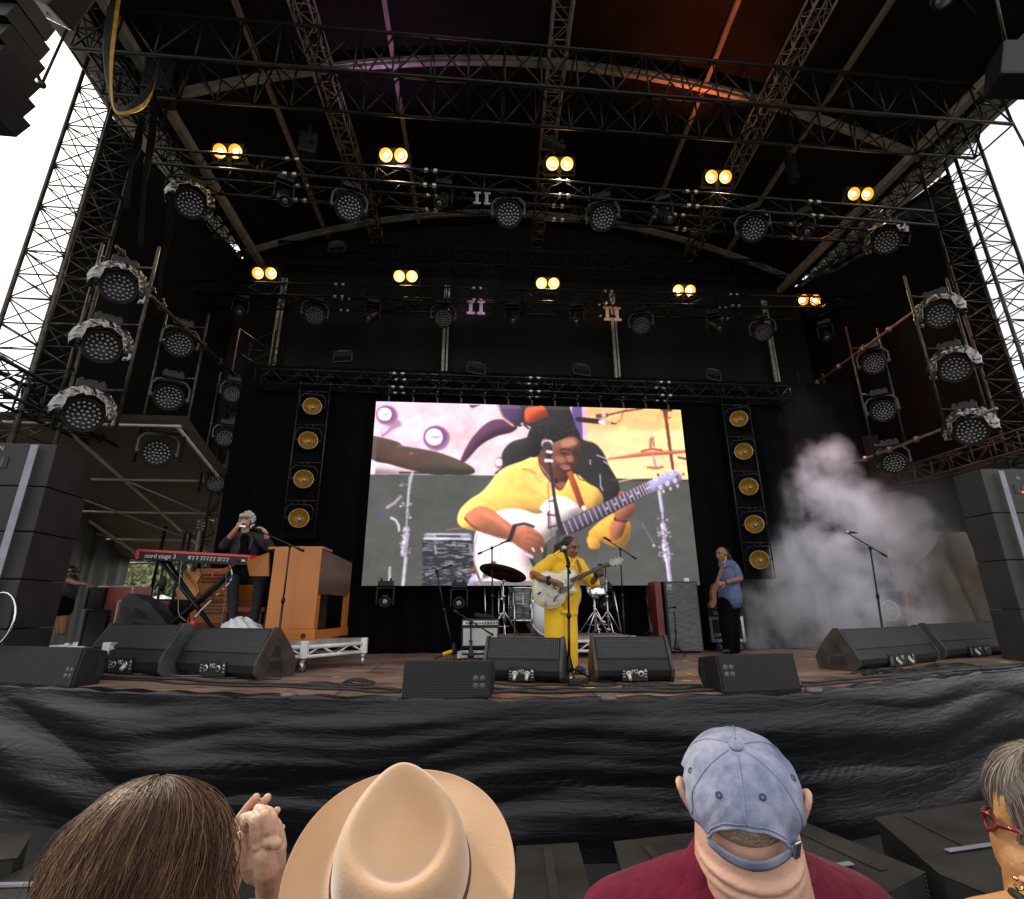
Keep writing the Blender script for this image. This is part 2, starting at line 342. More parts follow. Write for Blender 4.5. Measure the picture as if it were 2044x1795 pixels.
mm = mat('side_scrim', (.0075, .0066, .006), .9, spec=.15, var=.3, vs=1.2, bump=.5, bs=2)
tag(drape((TLX-.42, 8.36, 0), (XL-.05, 12.85, 0), (3.75, 3.75), ZE, .04, 2.0, 90).build('side_scrim', mm), 'black mesh scrim closing the left flank of the stage above the tent', 'scrim')
mm = mat('side_scrim_warm', (.005, .0036, .0034), .9, spec=.12, var=.3, vs=1.2, bump=.5, bs=2)
tag(drape((TRX+.42, 8.36, 0), (XR+.05, 12.85, 0), (3.6, 3.6), ZE, .05, 2.3, 90, seed=2).build('side_scrim', mm), 'black mesh scrim closing the right flank of the stage behind the foil-topped lights', 'scrim')
rc = MB(); rc.grid(lambda a, b: (XL+(XR-XL)*a, 3.6+(13.2-3.6)*b, ARCH(XL+(XR-XL)*a)+.12+.03*sin(b*17+a*9)), 60, 24)
tag(rc.build('roof_canopy', mat('roof_membrane', (.011, .009, .009), .85, spec=.15, var=.35, vs=1.5, bump=.25, bs=3)), 'black arched membrane roof over the whole stage', 'roof')
def arch(name, Y, lab, wz=.16):
    b_ = MB(); N_ = 60; xs = [XL+(XR-XL)*i/N_ for i in range(N_+1)]
    for (dy, dz, w, h) in ((0, 0, .17, .09), (.0, -.07, .07, .06)):
        vs = []
        for x in xs: z = ARCH(x)-.05+dz; vs += [(x, Y+dy-w/2, z-h/2), (x, Y+dy+w/2, z-h/2), (x, Y+dy+w/2, z+h/2), (x, Y+dy-w/2, z+h/2)]
        b_.add(vs, [(i*4+j, i*4+(j+1) % 4, i*4+4+(j+1) % 4, i*4+4+j) for i in range(N_) for j in range(4)], 0)
    return tag(b_.build(name, 'arch'), lab, 'beam', 'curved roof beams')
arch('roof_arch', 7.95, 'curved grey alloy roof beam near the stage front, behind the header truss')
arch('roof_arch', 12.35, 'curved grey alloy roof beam at the back, seen above the rear light truss')
arch('roof_arch', 4.0, 'curved grey alloy roof beam at the front lip of the canopy')
PUR = [((470, 0), (590, 300)), ((765, 0), (815, 300)), ((1465, 0), (1330, 360)), ((1775, 0), (1575, 320))]
for i, (a, b_) in enumerate(PUR):
    x = PZ(*a, ARCH((-4, -1.5, 4.6, 7.3)[i])).x; x2 = PZ(*b_, ARCH((-4, -1.5, 4.6, 7.3)[i])).x; q = MB()
    q.box(((x+x2)/2, 8.15, ARCH((x+x2)/2)-.0), (.09, 9.0, .09), (0, 0, -atan2(x2-x, 3.2)*.6))
    tag(q.build('roof_purlin', mat('purlin_alloy', (.24, .21, .20), .55, var=.2)), ['slim roof purlin left of the left spine truss', 'slim pink lit roof purlin just right of the left spine truss', 'slim orange lit roof purlin between the centre and right spine trusses', 'slim orange lit roof purlin right of the right spine truss'][i], 'purlin', 'straight roof purlins')
# ---- trusses
def truss_parts(root, A, B, w, h, bay, r, rb, mt, side=None, zig=True, cross=False, couplers=0):
    A, B = Vector(A), Vector(B); dd = (B-A); Ln = dd.length; dd /= Ln
    sd = Vector(side).normalized() if side else Vector((dd.y, -dd.x, 0)).normalized(); up = sd.cross(dd) if not side else dd.cross(sd)
    if up.z < 0 and abs(up.z) > .1: up = -up
    cor = [sd*(w/2)+up*(h/2), -sd*(w/2)+up*(h/2), -sd*(w/2)-up*(h/2), sd*(w/2)-up*(h/2)]
    for c in cor:
        q = MB(); q.cyl(A+c, B+c, r, n=8)
        for i in range(1, couplers):
            p = A+c+dd*(Ln*i/couplers)
            q.cyl(p-dd*.12, p-dd*.05, r*1.6, n=8, mi=1); q.cyl(p+dd*.05, p+dd*.12, r*1.6, n=8, mi=1); q.cyl(p-up*.03-dd*.16, p+up*.03-dd*.16, r*.5, n=6, mi=1)
        q.build('chord', [mt, 'alu'], root)
    q = MB(); n_ = max(1, round(Ln/bay)); bay = Ln/n_
    for f in range(4):
        c0, c1 = cor[f], cor[(f+1) % 4]
        for i in range(n_):
            p, p2 = A+dd*(bay*i), A+dd*(bay*(i+1)); odd = i % 2
            q.cyl(p+(c1 if odd else c0), p2+(c0 if odd else c1), rb, n=5)
            if cross: q.cyl(p+(c0 if odd else c1), p2+(c1 if odd else c0), rb, n=5)
            if not zig or i == 0 or i % 4 == 0: q.cyl(p+c0, p+c1, rb, n=5)
        q.cyl(B+c0, B+c1, rb, n=5)
    q.build('bracing', mt, root)
def truss(name, lab, A, B, w, h, bay, r, rb, mt='truss', group=None, cat='truss', **k):
    t_ = thing(name, lab, cat, Vector(A), 0, group); truss_parts(t_, A, B, w, h, bay, r, rb, mt, **k); return t_
def vtower(name, lab, x, y, w, dpt, z0, z1, bay, r, rb, mt='tower', group=None):
    t_ = thing(name, lab, 'tower', (x, y, z0), 0, group)
    cor = [(x-w/2, y-dpt/2), (x+w/2, y-dpt/2), (x+w/2, y+dpt/2), (x-w/2, y+dpt/2)]
    for cx_, cy_ in cor: q = MB(); q.cyl((cx_, cy_, z0), (cx_, cy_, z1), r, n=8); q.build('chord', mt, t_)
    q = MB(); n_ = round((z1-z0)/bay); bay = (z1-z0)/n_
    for f in range(4):
        a, b_ = cor[f], cor[(f+1) % 4]
        for i in range(n_):
            z = z0+i*bay; q.cyl((*a, z), (*b_, z), rb, n=5); o = (a, b_) if (i+f) % 2 else (b_, a)
            q.cyl((*o[0], z), (*o[1], z+bay), rb*.85, n=5)
            if f in (0, 2): q.cyl((*o[1], z+bay*.05), (*o[0], z+bay*.95), rb*.7, n=5)
    q.build('bracing', mt, t_); return t_
vtower('lattice_tower', 'tall lattice tower holding the left corner of the roof, bright sky behind it', TLX, 7.92, .68, .74, GZ, 10.7, .44, .032, .014, group='lattice corner towers')
pR = [PY(u, v, 6.9).x for u, v in ((1877, 206), (2010, 652), (1944, 277), (2044, 583))]
vtower('lattice_tower', 'tall lattice tower holding the right corner of the roof, above the right speaker stack', TRX, 7.92, .68, .74, GZ, 10.7, .44, .032, .014, group='lattice corner towers')
vtower('rear_tower', 'black lattice tower wrapped in cables behind the keyboard player', PY(468, 1030, 10.6).x, 10.6, .75, .6, 0, 6.6, .5, .03, .013, mt='truss')
truss('header_truss', 'deep box truss spanning the roof front above both light trusses', (XL, 6.75, 9.7), (XR, 6.75, 9.7), .75, .95, .62, .03, .017, zig=False)
for i, (a, b_, z) in enumerate((((600, 0), (755, 480), 11.0), ((1125, 0), (1070, 500), 11.3), ((1610, 60), (1370, 520), 11.0))):
    A, B = PZ(*a, z), PZ(*b_, z); A = A+(A-B)*.12
    truss('spine_truss', ['roof truss running front to back on the left, beside the pink lit purlin', 'roof truss running front to back over the middle of the stage', 'roof truss running front to back on the right, copper lit'][i], A, B, .34, .34, .34, .022, .011, mt=mat('spine_alloy', (.26, .22, .2), .45, metal=.6, var=.3), group='roof trusses running front to back', zig=False)
truss('light_truss', 'front light truss carrying five lit lamp pairs and large wash lights', PY(312, 338, 7.95), PY(1838, 458, 7.95), .62, .34, .5, .026, .012, couplers=6, group='trusses carrying lamps')
truss('light_truss', 'rear light truss carrying five lit lamp pairs above the video screen', PY(400, 588, 11.4), PY(1690, 618, 11.4), .62, .34, .5, .026, .012, couplers=5, group='trusses carrying lamps')
truss('rear_roof_truss', 'unlit box truss high at the back behind the rear light truss', PY(560, 506, 12.4), PY(1560, 545, 12.4), .4, .5, .4, .026, .012, zig=False)
truss('screen_truss', 'low black truss from which the video screen hangs', PY(515, 757, 9.75), PY(1570, 790, 9.75), .3, .3, .3, .022, .01, couplers=4)
# eaves: gutter beams, lattice, grey cloth
for sx, x, lab in ((-1, XL+.1, 'left'), (1, XR-.1, 'right')):
    q = MB(); q.box((x-sx*.35, 8.1, ZE-.15), (.16, 9.4, .18), ch=.02)
    tag(q.build('eave_beam', mat('eave_alloy', (.30, .27, .26), .55, var=.25)), 'long pale eave beam under the %s edge of the roof' % lab, 'beam', 'eave beams')
    truss('eave_truss', 'lattice truss running along the %s edge of the roof' % lab, (x+sx*.15, 4.0, ZE+.1), (x+sx*.15, 12.6, ZE+.1), .5, .6, .38, .028, .014, group='eave trusses', zig=False, cross=True)
    q = MB(); q.grid(lambda a, b: (x-sx*.1+sx*1.2*a, 3.6+9.2*b, ZE+.75-.5*a+.06*sin(b*20)), 4, 40)
    tag(q.build('eave_cloth', mat('eave_cloth', (.50, .48, .47), .8, var=.1), solid=.01), 'grey translucent cloth valance along the %s roof edge' % lab, 'cloth', 'eave cloths')
    q = MB(); A = Vector((x+sx*.55, 6.6, 8.7)); q.cyl(A, A+Vector((sx*1.3, -1.2, 3.0)), .028); q.cyl(A, A+Vector((sx*.1, .2, 2)), .02); q.ball(A, .06)
    tag(q.build('roof_strut', 'tower'), 'diagonal strut from the %s tower up to the outer roof corner' % lab, 'strut', 'outer roof struts')
for i, (a, b_) in enumerate((((565, 590), (541, 740)), ((891, 600), (888, 765)), ((1230, 645), (1231, 775)), ((1541, 665), (1551, 780)))):
    A, B = PY(*a, 12.55), PY(*b_, 12.55); q = MB(); x = (A.x+B.x)/2
    q.box((x-.05, 12.55, 6.9), (.07, .06, 5.2)); q.box((x+.05, 12.56, 6.9), (.045, .05, 5.2))
    tag(q.build('scrim_pole', mat('pole_pale', (.42, .42, .38), .6, var=.3)), ['upright pale pole on the rear scrim, leftmost', 'upright pale pole on the rear scrim above the left part of the screen', 'upright pale pole on the rear scrim above the right part of the screen', 'upright pale pole on the rear scrim, rightmost'][i], 'pole', 'pale poles on the rear scrim')
# side wall bottom trusses
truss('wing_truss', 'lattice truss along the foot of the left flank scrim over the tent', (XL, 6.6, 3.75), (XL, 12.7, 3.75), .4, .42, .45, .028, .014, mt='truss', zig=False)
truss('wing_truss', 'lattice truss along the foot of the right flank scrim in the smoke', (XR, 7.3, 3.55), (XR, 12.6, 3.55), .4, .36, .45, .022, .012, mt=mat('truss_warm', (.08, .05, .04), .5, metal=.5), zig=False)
# ---- trees beyond the left opening, tent, side cloths
def tree(cx_, cy_, h, rad, lab, mt):
    t_ = thing('tree', lab, 'tree', (cx_, cy_, GZ), 0, 'trees beyond the tent')
    q = MB(); q.tube([(cx_, cy_, GZ), (cx_+.3, cy_, GZ+h*.4), (cx_, cy_, GZ+h*.8)], [rad*.09, rad*.06, rad*.02], 8)
    for i in range(6): a = i*1.1; q.tube([(cx_, cy_, GZ+h*(.3+.05*i)), (cx_+cos(a)*rad*.6, cy_+sin(a)*rad*.6, GZ+h*(.5+.06*i))], [rad*.03, rad*.01], 5)
    q.build('trunk', mat('bark', (.06, .045, .03), .9), t_)
    q = MB(); rr = random.Random(int(cx_*10)); cl = [(rr.gauss(0, .42)*rad, rr.gauss(0, .42)*rad, h*rr.uniform(.3, .95)) for _ in range(26)]
    for c in cl:
        for _ in range(190):
            p = Vector((rr.gauss(0, 1), rr.gauss(0, 1), rr.gauss(0, .8))).normalized()*(rad*.34*rr.uniform(.6, 1.05))+Vector((cx_+c[0], cy_+c[1], GZ+c[2]))
            a = Vector((rr.uniform(-1, 1), rr.uniform(-1, 1), rr.uniform(-1, 1)))*rad*.034; b2 = Vector((rr.uniform(-1, 1), rr.uniform(-1, 1), rr.uniform(-1, 1)))*rad*.034
            q.add([p-a, p+b2, p+a, p-b2], [(0, 1, 2, 3)])
    q.build('crown', mt, t_)
lf = mat('leaf_hazelit', (.34, .38, .18), .8, var=.2, vs=.4, col2=(.60, .62, .40))  # hazy sunlight beyond the tent is put into these pale leaf colours
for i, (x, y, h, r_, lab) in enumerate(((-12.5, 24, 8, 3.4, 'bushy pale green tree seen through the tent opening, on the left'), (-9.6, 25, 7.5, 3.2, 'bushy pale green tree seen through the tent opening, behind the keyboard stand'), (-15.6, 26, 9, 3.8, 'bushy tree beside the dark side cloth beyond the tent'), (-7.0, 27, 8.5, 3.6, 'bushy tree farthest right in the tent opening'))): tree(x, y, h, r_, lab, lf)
wd = MB(); rr = random.Random(3)
for i in range(9000):
    p = Vector((rr.uniform(-34, 0), rr.uniform(30, 36), GZ+rr.uniform(0, 8.2)+1.5*sin(i))); a = Vector((rr.uniform(-1, 1), rr.uniform(-1, 1), rr.uniform(-1, 1)))*.5; b2 = Vector((rr.uniform(-1, 1), rr.uniform(-1, 1), rr.uniform(-1, 1)))*.5
    wd.add([p-a, p+b2, p+a, p-b2], [(0, 1, 2, 3)])
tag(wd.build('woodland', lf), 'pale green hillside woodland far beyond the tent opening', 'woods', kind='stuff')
# marquee over the left wing: grey sloping roof, alloy frame, dark side cloth
mq = thing('marquee', 'grey marquee roof over the left wing, open at the back', 'tent', (-9, 11, 0))
gm = mat('marquee_cloth', (.20, .19, .165), .8, var=.12, vs=1.5, bump=.2, bs=3)
q = MB(); q.grid(lambda a, b: (-17+12.4*a, 8.2+6.4*b, 3.78-1.75*b-.05*sin(a*40)*sin(b*9)), 40, 16); q.build('roof', gm, mq)
al = mat('marquee_frame', (.42, .40, .35), .45, metal=.3, var=.15)
def bar(p, q_, w=.06, mt=al, name='frame_bar', root=mq): b_ = MB(); b_.cyl(p, q_, w, n=6); b_.build(name, mt, root)
def PU(u, v, Y): return PY(u, v, Y)
def RFP(a, b): return (-17+12.4*a, 8.2+6.4*b, 3.78-1.75*b-.10)
for a in (.42, .56, .70, .84, .985): bar(RFP(a, .02), RFP(a, .99), .032, al, 'rafter')
for b_ in (.02, .3, .52, .75, .99): bar(RFP(.3, b_), RFP(.99, b_), .026, al, 'rafter')
for k_ in (.56, .70, .84): bar(RFP(k_, .3), RFP(k_+.14, .75), .018, al, 'rafter')
for (a, ya, b_, yb) in (((180, 1050), 13, (500, 1060), 13), ((413, 1040), 12, (560, 1045), 12), ((240, 1118), 14.5, (560, 1124), 14.5)):
    bar(PU(*a, ya), PU(*b_, yb), .03)
for (u, Y, vt) in ((345, 12.5, 950),):
    p = PU(u, vt, Y); bar((p.x, p.y, 0), (p.x+.1, p.y, p.z), .035, 'truss', 'pole')
for (u, Y) in ((240, 14.6), (560, 14.6)): p = PU(u, 1110, Y); bar((p.x, p.y, GZ), (p.x, p.y, p.z), .05, al, 'leg')
sc = mat('side_cloth', (.05, .05, .052), .38, var=.6, vs=1.8, bump=.6, bs=2.2, stretch=(1, 1, .3), spec=.7)
A, B = PU(120, 1200, 9.8), PU(238, 1200, 14.4)
tag(drape((A.x-1, A.y, 0), (B.x, B.y, 0), 0.1, (3.7, 2.5), .10, 4, 120).build('side_cloth', sc), 'shiny dark creased side cloth of the marquee behind the red cases', 'cloth')
# marquee lower rear bulk under opening: white tent roof outside
q = MB(); c = PU(275, 1180, 17); q.add([(c.x-2.2, 17, GZ), (c.x+1.6, 17, GZ), (c.x+1.6, 20, GZ), (c.x-2.2, 20, GZ), (c.x-2.1, 17, .55), (c.x+1.6, 17, .4), (c.x+1.6, 20, .4), (c.x-2.1, 20, .55), (c.x+.1, 18.2, 1.25)], [(0, 1, 5, 4), (1, 2, 6, 5), (2, 3, 7, 6), (3, 0, 4, 7), (4, 5, 8), (5, 6, 8), (6, 7, 8), (7, 4, 8)])
tag(q.build('small_tent', mat('tent_white', (.85, .85, .83), .6)), 'small white tent outside, beyond the tipped wedge speaker', 'tent')
# right wing pale dust cloth
cl = mat('dust_cloth', (.15, .125, .10), .85, var=.25, vs=2, bump=.4, bs=4)
A, B = PY(1815, 1220, 9.9), PY(1985, 1220, 9.2); Ln = (B-A)
q = MB(); q.grid(lambda a, b: ((A+Ln*a).x+.04*sin(a*23), (A+Ln*a).y+.10*sin(a*19+b*2)-.25*(1-b), (.05+(1.1+1.0*min(1, a*1.6))*b)), 60, 20)
tag(q.build('dust_sheet', cl), 'pale brown dust sheet draped over gear beside the right speaker stack', 'cloth')
rw = mat('wing_wall', (.014, .012, .012), .9, var=.3)
tag(drape((8.3, 12.6, 0), (13.5, 9.0, 0), 0, 4.9, .05, 3, 80, seed=5).build('wing_drape', rw), 'dark drape closing the right wing behind the smoke', 'curtain')
# ================================================================== LIGHTING RIG
def look(p): return atan2(CP.x-p.x, -(CP.y-p.y))      # heading that turns -Y towards the audience
# --- LED wash light: base, yoke, head with a face of 37 lenses
def ring_pts(n_, r_, ph=0): return [(r_*cos(2*pi*i/n_+ph), r_*sin(2*pi*i/n_+ph)) for i in range(n_)]
LP = [(0, 0)]+ring_pts(6, .062)+ring_pts(12, .121, .13)+ring_pts(18, .178)
def make_wash():
    t_ = thing('wash_light', 'wash', 'stage light', (0, 0, 0), 0, 'round LED wash lights')
    b_ = MB(); b_.box((0, .04, .42), (.34, .26, .12), ch=.02); b_.box((0, .04, .50), (.12, .08, .06)); b_.box((-.12, .04, .50), (.05, .1, .07)); b_.box((.12, .04, .50), (.05, .1, .07)); b_.build('base', 'dark', t_)
    y = MB(); pr_ = [(-.30, -.02), (-.30, .22), (-.22, .33), (0, .37), (.22, .33), (.30, .22), (.30, -.02)]
    for i in range(6):
        a, c = pr_[i], pr_[i+1]; A = Vector((a[0], .05, a[1])); B = Vector((c[0], .05, c[1])); y.box((A+B)/2, ((B-A).length+.03, .10, .035), Matrix.Rotation(-atan2(B.z-A.z, B.x-A.x), 3, 'Y'), ch=.01)
    y.cyl((-.32, .05, 0), (-.25, .05, 0), .05); y.cyl((.25, .05, 0), (.32, .05, 0), .05)
    y.build('yoke', mat('yoke_grey', (.05, .052, .058), .45, var=.2), t_)
    h = MB(); h.lathe([(.001, .26), (.14, .25), (.20, .16), (.235, .05), (.245, -.02), (.245, -.06), (.225, -.075), (.222, -.05), (.001, -.05)], (0, .05, 0), (0, 1, 0), 32)
    hd = h.build('head', 'dark', t_, org=(0, .05, 0))
    l = MB()
    for x, z in LP: l.lathe([(.001, -.020), (.014, -.017), (.022, -.008), (.027, 0), (.001, 0)], (x, -.052, z), (0, 1, 0), 10, mi=0)
    l.lathe([(.205, .0), (.21, -.006), (.216, 0)], (0, -.05, 0), (0, 1, 0), 32, mi=1)
    a = l.build('lens_array', ['lens', 'dark'], hd)
    r2 = MB(); 
    for i in range(9): t0 = 1.9+i*.09; r2.box((.265*cos(t0), .0-.03, .265*sin(t0)), (.03, .14, .012), Matrix.Rotation(-t0+pi/2, 3, 'Y'))
    r2.build('heat_fin', 'dark', hd)
    return t_
wash = make_wash()
def make_foil(src):
    t_ = dup(src, (0, 0, 0)); rr = random.Random(5); f = MB(); n_ = 26; rows = 9; vs = []
    for j in range(rows):
        for i in range(n_+1):
            a = pi*(-.08+1.16*(i+rr.uniform(-.42, .42)*(j > 0))/n_); rad = (.262, .30, .35, .40, .425, .42, .40, .36, .30)[j]+.020*rr.uniform(-1, 1)*(j > 0)+.010*sin(i*1.3+j*2); y = (-.15, -.14, -.125, -.10, -.05, .03, .12, .2, .27)[j]
            vs.append((rad*.90*cos(a), y+.014*rr.uniform(-1, 1), .03+rad*sin(a)*.88+.010*rr.uniform(-1, 1)))
    f.add(vs, [(j*(n_+1)+i, j*(n_+1)+i+1, (j+1)*(n_+1)+i+1, (j+1)*(n_+1)+i) for j in range(rows-1) for i in range(n_)], 0, False)
    ed = [vs[i] for i in range(n_+1)]; f.tube(ed, .0045, 5, mi=1)
    f.build('foil_cover', ['foil', mat('foil_hem', (.5, .36, .2), .35, metal=.7)], t_); return t_
foilw = make_foil(wash)
def make_spot():
    t_ = thing('moving_head', 'spot', 'stage light', (0, 0, 0), 0, 'moving head spot lights')
    b_ = MB(); b_.box((0, 0, .40), (.34, .30, .12), ch=.02); b_.cyl((-.1, 0, .46), (-.1, 0, .52), .025); b_.cyl((.1, 0, .46), (.1, 0, .52), .025); b_.build('base', 'dark', t_)
    y = MB(); y.box((0, 0, .315), (.36, .12, .04), ch=.01); y.box((-.18, 0, .13), (.035, .13, .38), ch=.01); y.box((.18, 0, .13), (.035, .13, .38), ch=.01); y.build('yoke', 'dark', t_)
    h = MB(); h.lathe([(.001, .2), (.11, .19), (.13, .1), (.125, -.12), (.10, -.2), (.115, -.21), (.115, -.25), (.09, -.255), (.085, -.22), (.001, -.22)], (0, 0, 0), (0, 1, 0), 20, sx=1, sy=1.15)
    h.box((0, .02, .14), (.12, .2, .03), ch=.01)
    hd = h.build('head', 'dark', t_, org=(0, 0, 0)); l = MB(); l.lathe([(.001, -.250), (.045, -.243), (.08, -.225), (.001, -.224)], (0, 0, 0), (0, 1, 0), 18); l.lathe([(.03, -.256), (.05, -.258), (.055, -.25)], (0, 0, 0), (0, 1, 0), 18); l.build('lens', 'lens', hd)
    return t_
spot = make_spot()
used = set()
def put(src, p, lab, sc=1., tilt=(0, 0), rz=None, rx=0):
    rz = look(p) if rz is None else rz
    if src.name in used: return dup(src, p, rz, lab, sc, tilt, rx)
    used.add(src.name); src.location = p; src.rotation_euler = (rx, 0, rz); src.scale = (sc,)*3; src['label'] = lab
    for c in kids(src):
        if c.name.startswith('head'): c.rotation_euler = (tilt[0], 0, tilt[1])
    return src
dn = radians(34); SW = .98
# front truss
FR = [('f', 380, 405, 'foil topped wash light at the left end of the front light truss'), ('w', 697, 412, 'wash light under the front truss between the first and second lit lamp pairs'), ('w', 1015, 425, 'wash light under the front truss, left one of the two near the middle lamp pair'), ('w', 1203, 432, 'wash light under the front truss, right one of the two near the middle lamp pair'), ('w', 1503, 455, 'wash light under the front truss between the fourth and fifth lamp pairs'), ('f', 1768, 480, 'foil topped wash light at the right end of the front light truss')]
for k, u, v, lab in FR: put(foilw if k == 'f' else wash, PY(u, v, 7.95), lab, 1.04, (dn, .06))
for u, v, lab, tl in ((565, 395, 'spot light under the front truss beside the left foil topped light', (.9, .3)), (885, 402, 'spot light under the front truss aimed down left, left of the middle', (.9, -.6)), (1327, 432, 'spot light under the front truss aimed down right, right of the middle', (.9, .7)), (1610, 458, 'spot light under the front truss near the right foil topped light', (.9, 0))): put(spot, PY(u, v, 8.0), lab, .9, tl)
for u, v, lab in ((628, 628, 'wash light at the left of the rear truss'), (885, 634, 'pink rimmed wash light on the rear truss, above the left part of the screen'), (1280, 648, 'orange rimmed wash light on the rear truss, right of the orange bracket'), (1523, 662, 'wash light at the right of the rear truss')): put(wash, PY(u, v, 11.4), lab, 1.02, (.42, 0))
for u, v, lab, tl in ((478, 622, 'faint spot light hanging left of the rear truss', (.6, 0)), (743, 632, 'spot light on the rear truss aimed down left', (.8, -.6)), (1022, 636, 'spot light on the rear truss just right of the pink bracket', (.8, .2)), (1152, 638, 'spot light on the rear truss just left of the orange bracket', (.8, -.2)), (1427, 652, 'spot light on the rear truss aimed down right', (.8, .7)), (1650, 672, 'faint spot light hanging right of the rear truss', (.6, 0))): put(spot, PY(u, v, 11.45), lab, .95, tl)
# floor movers under the screen stand upright (mounted base up on the screen frame)
for u, v, lab in ((768, 1203, 'moving head hanging under the screen at its left end'), (916, 1206, 'moving head hanging under the screen above the white guitar amplifier'), (1209, 1208, 'moving head hanging under the screen right of the singer')): put(spot, PY(u, v, 9.55), lab, .8, (-.05, 0))
# upward strobes on top of the screen truss and far ones
def make_strobe():
    t_ = thing('strobe_light', 's', 'stage light', (0, 0, 0), 0, 'small flood lights on the rear rig')
    b_ = MB(); b_.box((0, 0, .16), (.34, .10, .12), (.5, 0, 0), ch=.015); b_.build('housing', 'dark', t_)
    b_ = MB(); b_.box((0, -.052, .185), (.16, .01, .04), (.5, 0, 0)); b_.build('panel', mat('panel_grey', (.2, .2, .19), .4), t_)
    y = MB(); y.box((-.18, 0, .08), (.02, .05, .2)); y.box((.18, 0, .08), (.02, .05, .2)); y.box((0, 0, -.01), (.38, .05, .02)); y.build('yoke', 'dark', t_); return t_
strobe = make_strobe()
for u, v, lab in ((950, 745, 'small flood light on the screen truss above the left half of the screen'), (1160, 748, 'small flood light on the screen truss above the right half of the screen'), (684, 722, 'small flood light left of the screen truss'), (1424, 758, 'small flood light at the right of the screen truss'), (672, 502, 'small flood light hanging below the left spine truss')): put(strobe, PY(u, v, 9.85), lab, 1.1, rz=.3 if u > 900 else -.2)
# --- lit lamp pairs
em = mat('lamp_core', (1, .8, .4), .3, var=0, emit=(1, .78, .36), es=14); M['core'] = em
M['reflector_lit'] = mat('reflector_lit', (.10, .05, .01), .3, var=0, emit=(1, .22, .010), es=1.05)
def make_pair():
    t_ = thing('blinder_lamp', 'b', 'lamp', (0, 0, 0), 0, 'lit amber lamp pairs')
    b_ = MB(); b_.box((0, .07, 0), (.52, .12, .26), ch=.02); b_.box((0, .02, -.16), (.07, .07, .12)); b_.box((-.27, .05, -.06), (.02, .05, .2)); b_.box((.27, .05, -.06), (.02, .05, .2)); b_.box((0, .05, -.165), (.56, .05, .02)); b_.build('housing', 'dark', t_)
    for sx in (-.125, .125):
        r_ = MB(); r_.lathe([(.112, -.03), (.118, -.02), (.12, .02)], (sx, 0, 0), (0, 1, 0), 24, mi=1); r_.lathe([(.110, -.03), (.085, .0), (.055, .012)], (sx, 0, 0), (0, 1, 0), 24); 
        rf = r_.build('reflector', ['reflector_lit', 'dark'], t_)
        c = MB(); c.ball((sx, -.012, 0), (.043, .03, .043), 14); c.build('bulb', 'core', t_)
    return t_
pair = make_pair(); od = ['leftmost lit lamp pair', 'second lit lamp pair from the left', 'middle lit lamp pair', 'fourth lit lamp pair from the left', 'rightmost lit lamp pair']
for row, Y, ps in (('front', 8.15, ((456, 303), (786, 311), (1117, 328), (1433, 354), (1716, 388))), ('rear', 11.5, ((529, 546), (810, 552), (1093, 566), (1365, 580), (1614, 599)))):
    for i, (u, v) in enumerate(ps):
        p = PY(u, v, Y); o = put(pair, p, '%s on the %s light truss' % (od[i], row), 1.18 if row == 'front' else 1.3, rz=-.06, rx=.55)
        ld = bpy.data.lights.new('lamp_glow', 'POINT'); ld.energy = 2.2; ld.color = (1, .62, .18); ld.shadow_soft_size = .12
        lo = bpy.data.objects.new('lamp_glow', ld); COL.objects.link(lo); lo.location = p+Vector((0, -.32, -.12))
        ls = bpy.data.lights.new('lamp_beam', 'SPOT'); ls.energy = 150 if row == 'front' else 90; ls.color = (1, .74, .42); ls.spot_size = 1.5; ls.spot_blend = 1; ls.shadow_soft_size = .15
        lo = bpy.data.objects.new('lamp_beam', ls); COL.objects.link(lo); lo.location = p+Vector((0, -.4, -.3)); lo.rotation_euler = Vector((0, -.75 if row == 'front' else -.9, -1)).to_track_quat('-Z', 'Y').to_euler()
# hanging brackets
mk = mat('bracket_steel', (.45, .42, .44), .5, var=.1)
for u, v, Y, col, lab in ((950, 614, 11.3, (1, .45, .9), 'pink lit steel bracket pair under the rear truss'), (1222, 627, 11.3, (1, .3, .05), 'orange lit steel bracket pair under the rear truss'), (962, 397, 8.1, (.5, .3, .3), 'dull bracket pair under the front truss, left of the middle wash light'), (1320, 425, 8.1, (.6, .2, .1), 'dull bracket pair under the front truss, right of the middle')):
    p = PY(u, v, Y); t_ = thing('truss_bracket', lab, 'bracket', p, 0, 'steel brackets under the trusses'); k = Y/11.3
    for sx in (-.13, .13):
        q = MB(); q.box((p.x+sx*k, Y, p.z), (.085*k, .02, .40*k)); q.box((p.x+sx*k, Y-.01, p.z+.17*k), (.2*k, .02, .06*k)); q.box((p.x+sx*k, Y-.01, p.z-.17*k), (.2*k, .02, .06*k)); q.build('plate', mk, t_)
    ld = bpy.data.lights.new('stage_glow', 'SPOT'); ld.energy = 60 if Y > 9 else 6; ld.color = col; ld.spot_size = .5; ld.spot_blend = .4; ld.shadow_soft_size = .05
    lo = bpy.data.objects.new('stage_glow', ld); COL.objects.link(lo); lo.location = p+Vector((.3 if u < 1000 else -.2, -1.4, -1.6)); lo.rotation_euler = (p-lo.location).to_track_quat('-Z', 'Y').to_euler()
